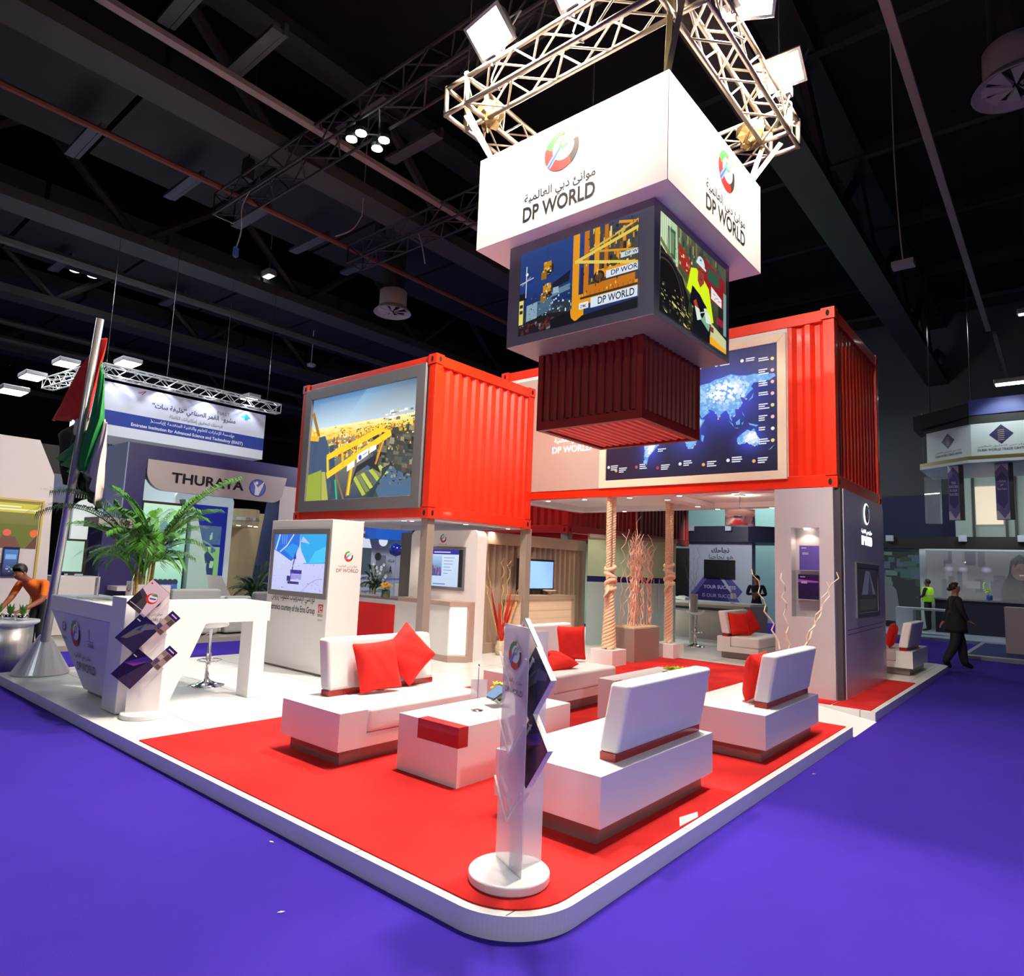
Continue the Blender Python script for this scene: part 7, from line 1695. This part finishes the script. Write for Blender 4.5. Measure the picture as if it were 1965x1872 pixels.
# pale structure with windows behind the banners
t = thing('booth_tower', 'pale booth structure with glowing openings behind the violet banners', 'booth', (-.9, 27.5, 3))
box('tower_wall', -2.95, 1.5, 27.5, 27.9, 3.18, 6.0, mat('tower_grey', rgb(150, 166, 160), .5), t)
for x0, x1, z0, z1 in ((-2.35, -1.6, 3.7, 5.0), (-.3, .9, 3.9, 5.0)): box('lit_opening', x0, x1, 27.45, 27.5, z0, z1, glow('pale_opening_glow', rgb(206, 190, 165), .8), t)
for x in (-2.45, -1.55, -1.3): box('mullion', x, x + .07, 27.4, 27.5, 3.18, 5.4, mat('mullion_dark', rgb(50, 50, 50), .5), t)
struct(box('wall_navy_fascia', -9, -2.9, 29.0, 29.3, 3.1, 4.9, mat('fascia_navy', rgb(32, 36, 74), .6)))
struct(box('wall_booth_header', -6.4, 3, 25.4, 25.7, 2.78, 3.16, mat('header_black', rgb(26, 26, 30), .6)))
for i, x in enumerate((-4.6, -2.55, -1.05)):
    tag(box('spotlight_box', x - .1, x + .12, 25.28, 25.4, 3.0, 3.2, mat('light_grey_box', rgb(176, 180, 190), .5), bevel=.01), 'white spotlight box on the long black header of the right booth', 'light', 'spotlight boxes on the black header')
t = thing('mural_glass_wall', 'long glass front with a blurred mural of a smiling woman in a black headscarf', 'mural wall', (-2, 26.6, 0))
box('mural_wall', -3.75, 3, 26.6, 26.8, 0.1, 2.8, mat('mural_grey', rgb(96, 96, 100), .5), t); box('mural_wall', -6.4, -3.9, 26.6, 26.8, .1, 2.8, mat('mural_dark', rgb(50, 56, 62), .5), t)
box('white_post', -3.9, -3.72, 26.4, 26.6, .1, 2.8, DW, t); box('head_rail', -3.75, 3, 26.5, 26.6, 2.76, 2.82, DW, t)
A = Art(Plane((-3.72, 26.595, .9), (3.2, 0, 0), (0, 0, 1.85))); A.step = .0003
A.vgrad(0, 0, 1, 1, (104, 102, 104), (128, 130, 136)); A.clutter(18, .1, .1, .6, .8, .1, .3, [(110, 110, 112), (90, 92, 100), (140, 142, 150), (80, 82, 96)])
for u in (.2, .32, .52): A.halo(u, .68, .05, .06, (210, 214, 250), (128, 130, 136))
A.poly([(.62, 0), (.64, .4), (.70, .62), (.72, .85), (.79, .96), (.87, .9), (.90, .6), (.96, .42), (1, .3), (1, 0)], (38, 38, 40)); A.disc(.80, .67, .16, (124, 96, 90), 22, sx=.85); A.poly([(.745, .72), (.76, .85), (.84, .86), (.86, .74), (.82, .80), (.78, .80)], (24, 22, 24)); A.line((.77, .70), (.79, .70), .012, (30, 24, 24)); A.line((.82, .70), (.84, .70), .012, (30, 24, 24)); A.line((.785, .595), (.825, .60), .02, (220, 210, 205)); A.line((.805, .68), (.80, .64), .01, (96, 70, 66)); A.line((.83, .0), (.83, .38), .008, (120, 130, 80))
A.build('mural', DIMSCR if False else art_mat('mural_print', .55), t)
A = Art(Plane((-6.4, 26.595, .3), (2.5, 0, 0), (0, 0, 2.4))); A.rect(0, 0, 1, 1, (44, 52, 56)); A.clutter(30, .4, .4, .95, .95, .12, .1, [(60, 90, 90), (90, 110, 110), (50, 70, 64), (70, 90, 110)]); A.poly([(.3, 0), (.35, .5), (.5, .7), (.7, .45), (.75, 0)], (96, 104, 110)); A.build('mural', art_mat('mural_print', .55), t)
box('glass_pane', -3.7, 3, 26.2, 26.22, .1, 2.76, GLASS, t)
t = thing('navy_desk', 'long dark navy reception desk of the right booth', 'desk', (-2.2, 25.9, 0))
box('desk_body', -3.4, 1.5, 25.7, 26.1, .1, 1.14, mat('desk_navy', rgb(30, 32, 54), .5), t); box('worktop', -3.45, 1.5, 25.65, 26.15, 1.14, 1.19, mat('desk_top_grey', rgb(120, 124, 134), .3), t)
t = thing('white_table', 'white slab table in front of the glass front, right side', 'table', (-3.6, 24, 0))
box('end_slab', -4.22, -3.75, 23.9, 24.4, .09, .88, DW, t); box('table_top', -3.75, -2.75, 23.9, 24.4, .82, .88, DW, t)
tag(box('white_counter', -1.22, .2, 19.8, 20.4, .08, 1.16, mat('warm_white_counter', rgb(196, 184, 188), .5)), 'tall white counter block at the right edge', 'counter')
struct(MB().box(-6.4, 4, 22.9, 34, 0, .09).box(-1.95, 4, 18.25, 22.9, 0, .08).build('floor_booth_right', mat('pale_booth_floor', rgb(150, 160, 176), .4)))
struct(box('floor_booth_blue', -1.85, 4, 18.6, 22.6, .08, .085, mat('booth_blue_carpet', rgb(24, 44, 112), .9)))
t = flowers((-1.95, 25.85, 1.19), 'pale green orchid spray in a round blue vase on the navy desk', LIME, 6, .12, .16, pot=mat('blue_glass_vase', (.03, .08, .3), .12, coat=.5), leaf=False)
mb = MB()
for k in range(7): mb.lathe([(.01, -.04), (.045, 0), (.01, .04)], (-1.98 - .05 * k + .006 * k * k, 25.85, 1.38 + .055 * k), 8)
mb.build('orchid_spray', mat('pale_green_petal', rgb(190, 220, 150), .6), t, smooth=True)['kind'] = 'stuff'
lamp('AREA', 'booth_right_beam', (-1.5, 24.2, 4.6), (-1.5, 26, 0), 60, (.9, .95, 1), 1.5)

box('wall_teal_lit_backdrop', -12, -5.9, 24.5, 24.7, 0, 6.5, mat('teal_lit_white_wall', rgb(160, 200, 196), .6))['kind'] = 'structure'  # white wall; the teal light on it is put into its colour
lamp('AREA', 'success_booth_fill', (-8.0, 22.3, 6.2), (-8.0, 24.6, 3.6), 160, (.85, 1, .95), 1.2)  # unseen lamp added to light the backdrop above the header
lamp('SPOT', 'success_booth_fill', (-7.3, 17.0, 3.4), (-8.1, 20, 1.5), 260, (.92, .96, 1), .2, spot=1.5, blend=.6)  # unseen spot added to brighten the booth wall
lamp('AREA', 'neighbour_booth_beam', (-12.2, 11.8, 4.6), (-15, 12, 1), 120, (.92, .96, 1), 1.0)

# scraps of litter on the blue aisle carpet
for (x, y, a), lab in (((-3.635, 2.27, .3), 'tiny white paper scrap on the blue carpet below the left platform edge'), ((-1.74, 6.2, .9), 'tiny white scrap on the blue carpet beside the right platform edge'), ((-2.9, 1.89, 1.1), 'thin pale thread on the blue carpet in the foreground')):
    c, s_ = math.cos(a) * .018, math.sin(a) * .018
    tag(MB().prism([(x - c, y - s_, .001), (x + s_ * .4, y - c * .4, .001), (x + c, y + s_, .001), (x - s_ * .4, y + c * .4, .001)], (0, 0, .004)).build('paper_scrap', WHITE), lab, 'litter')
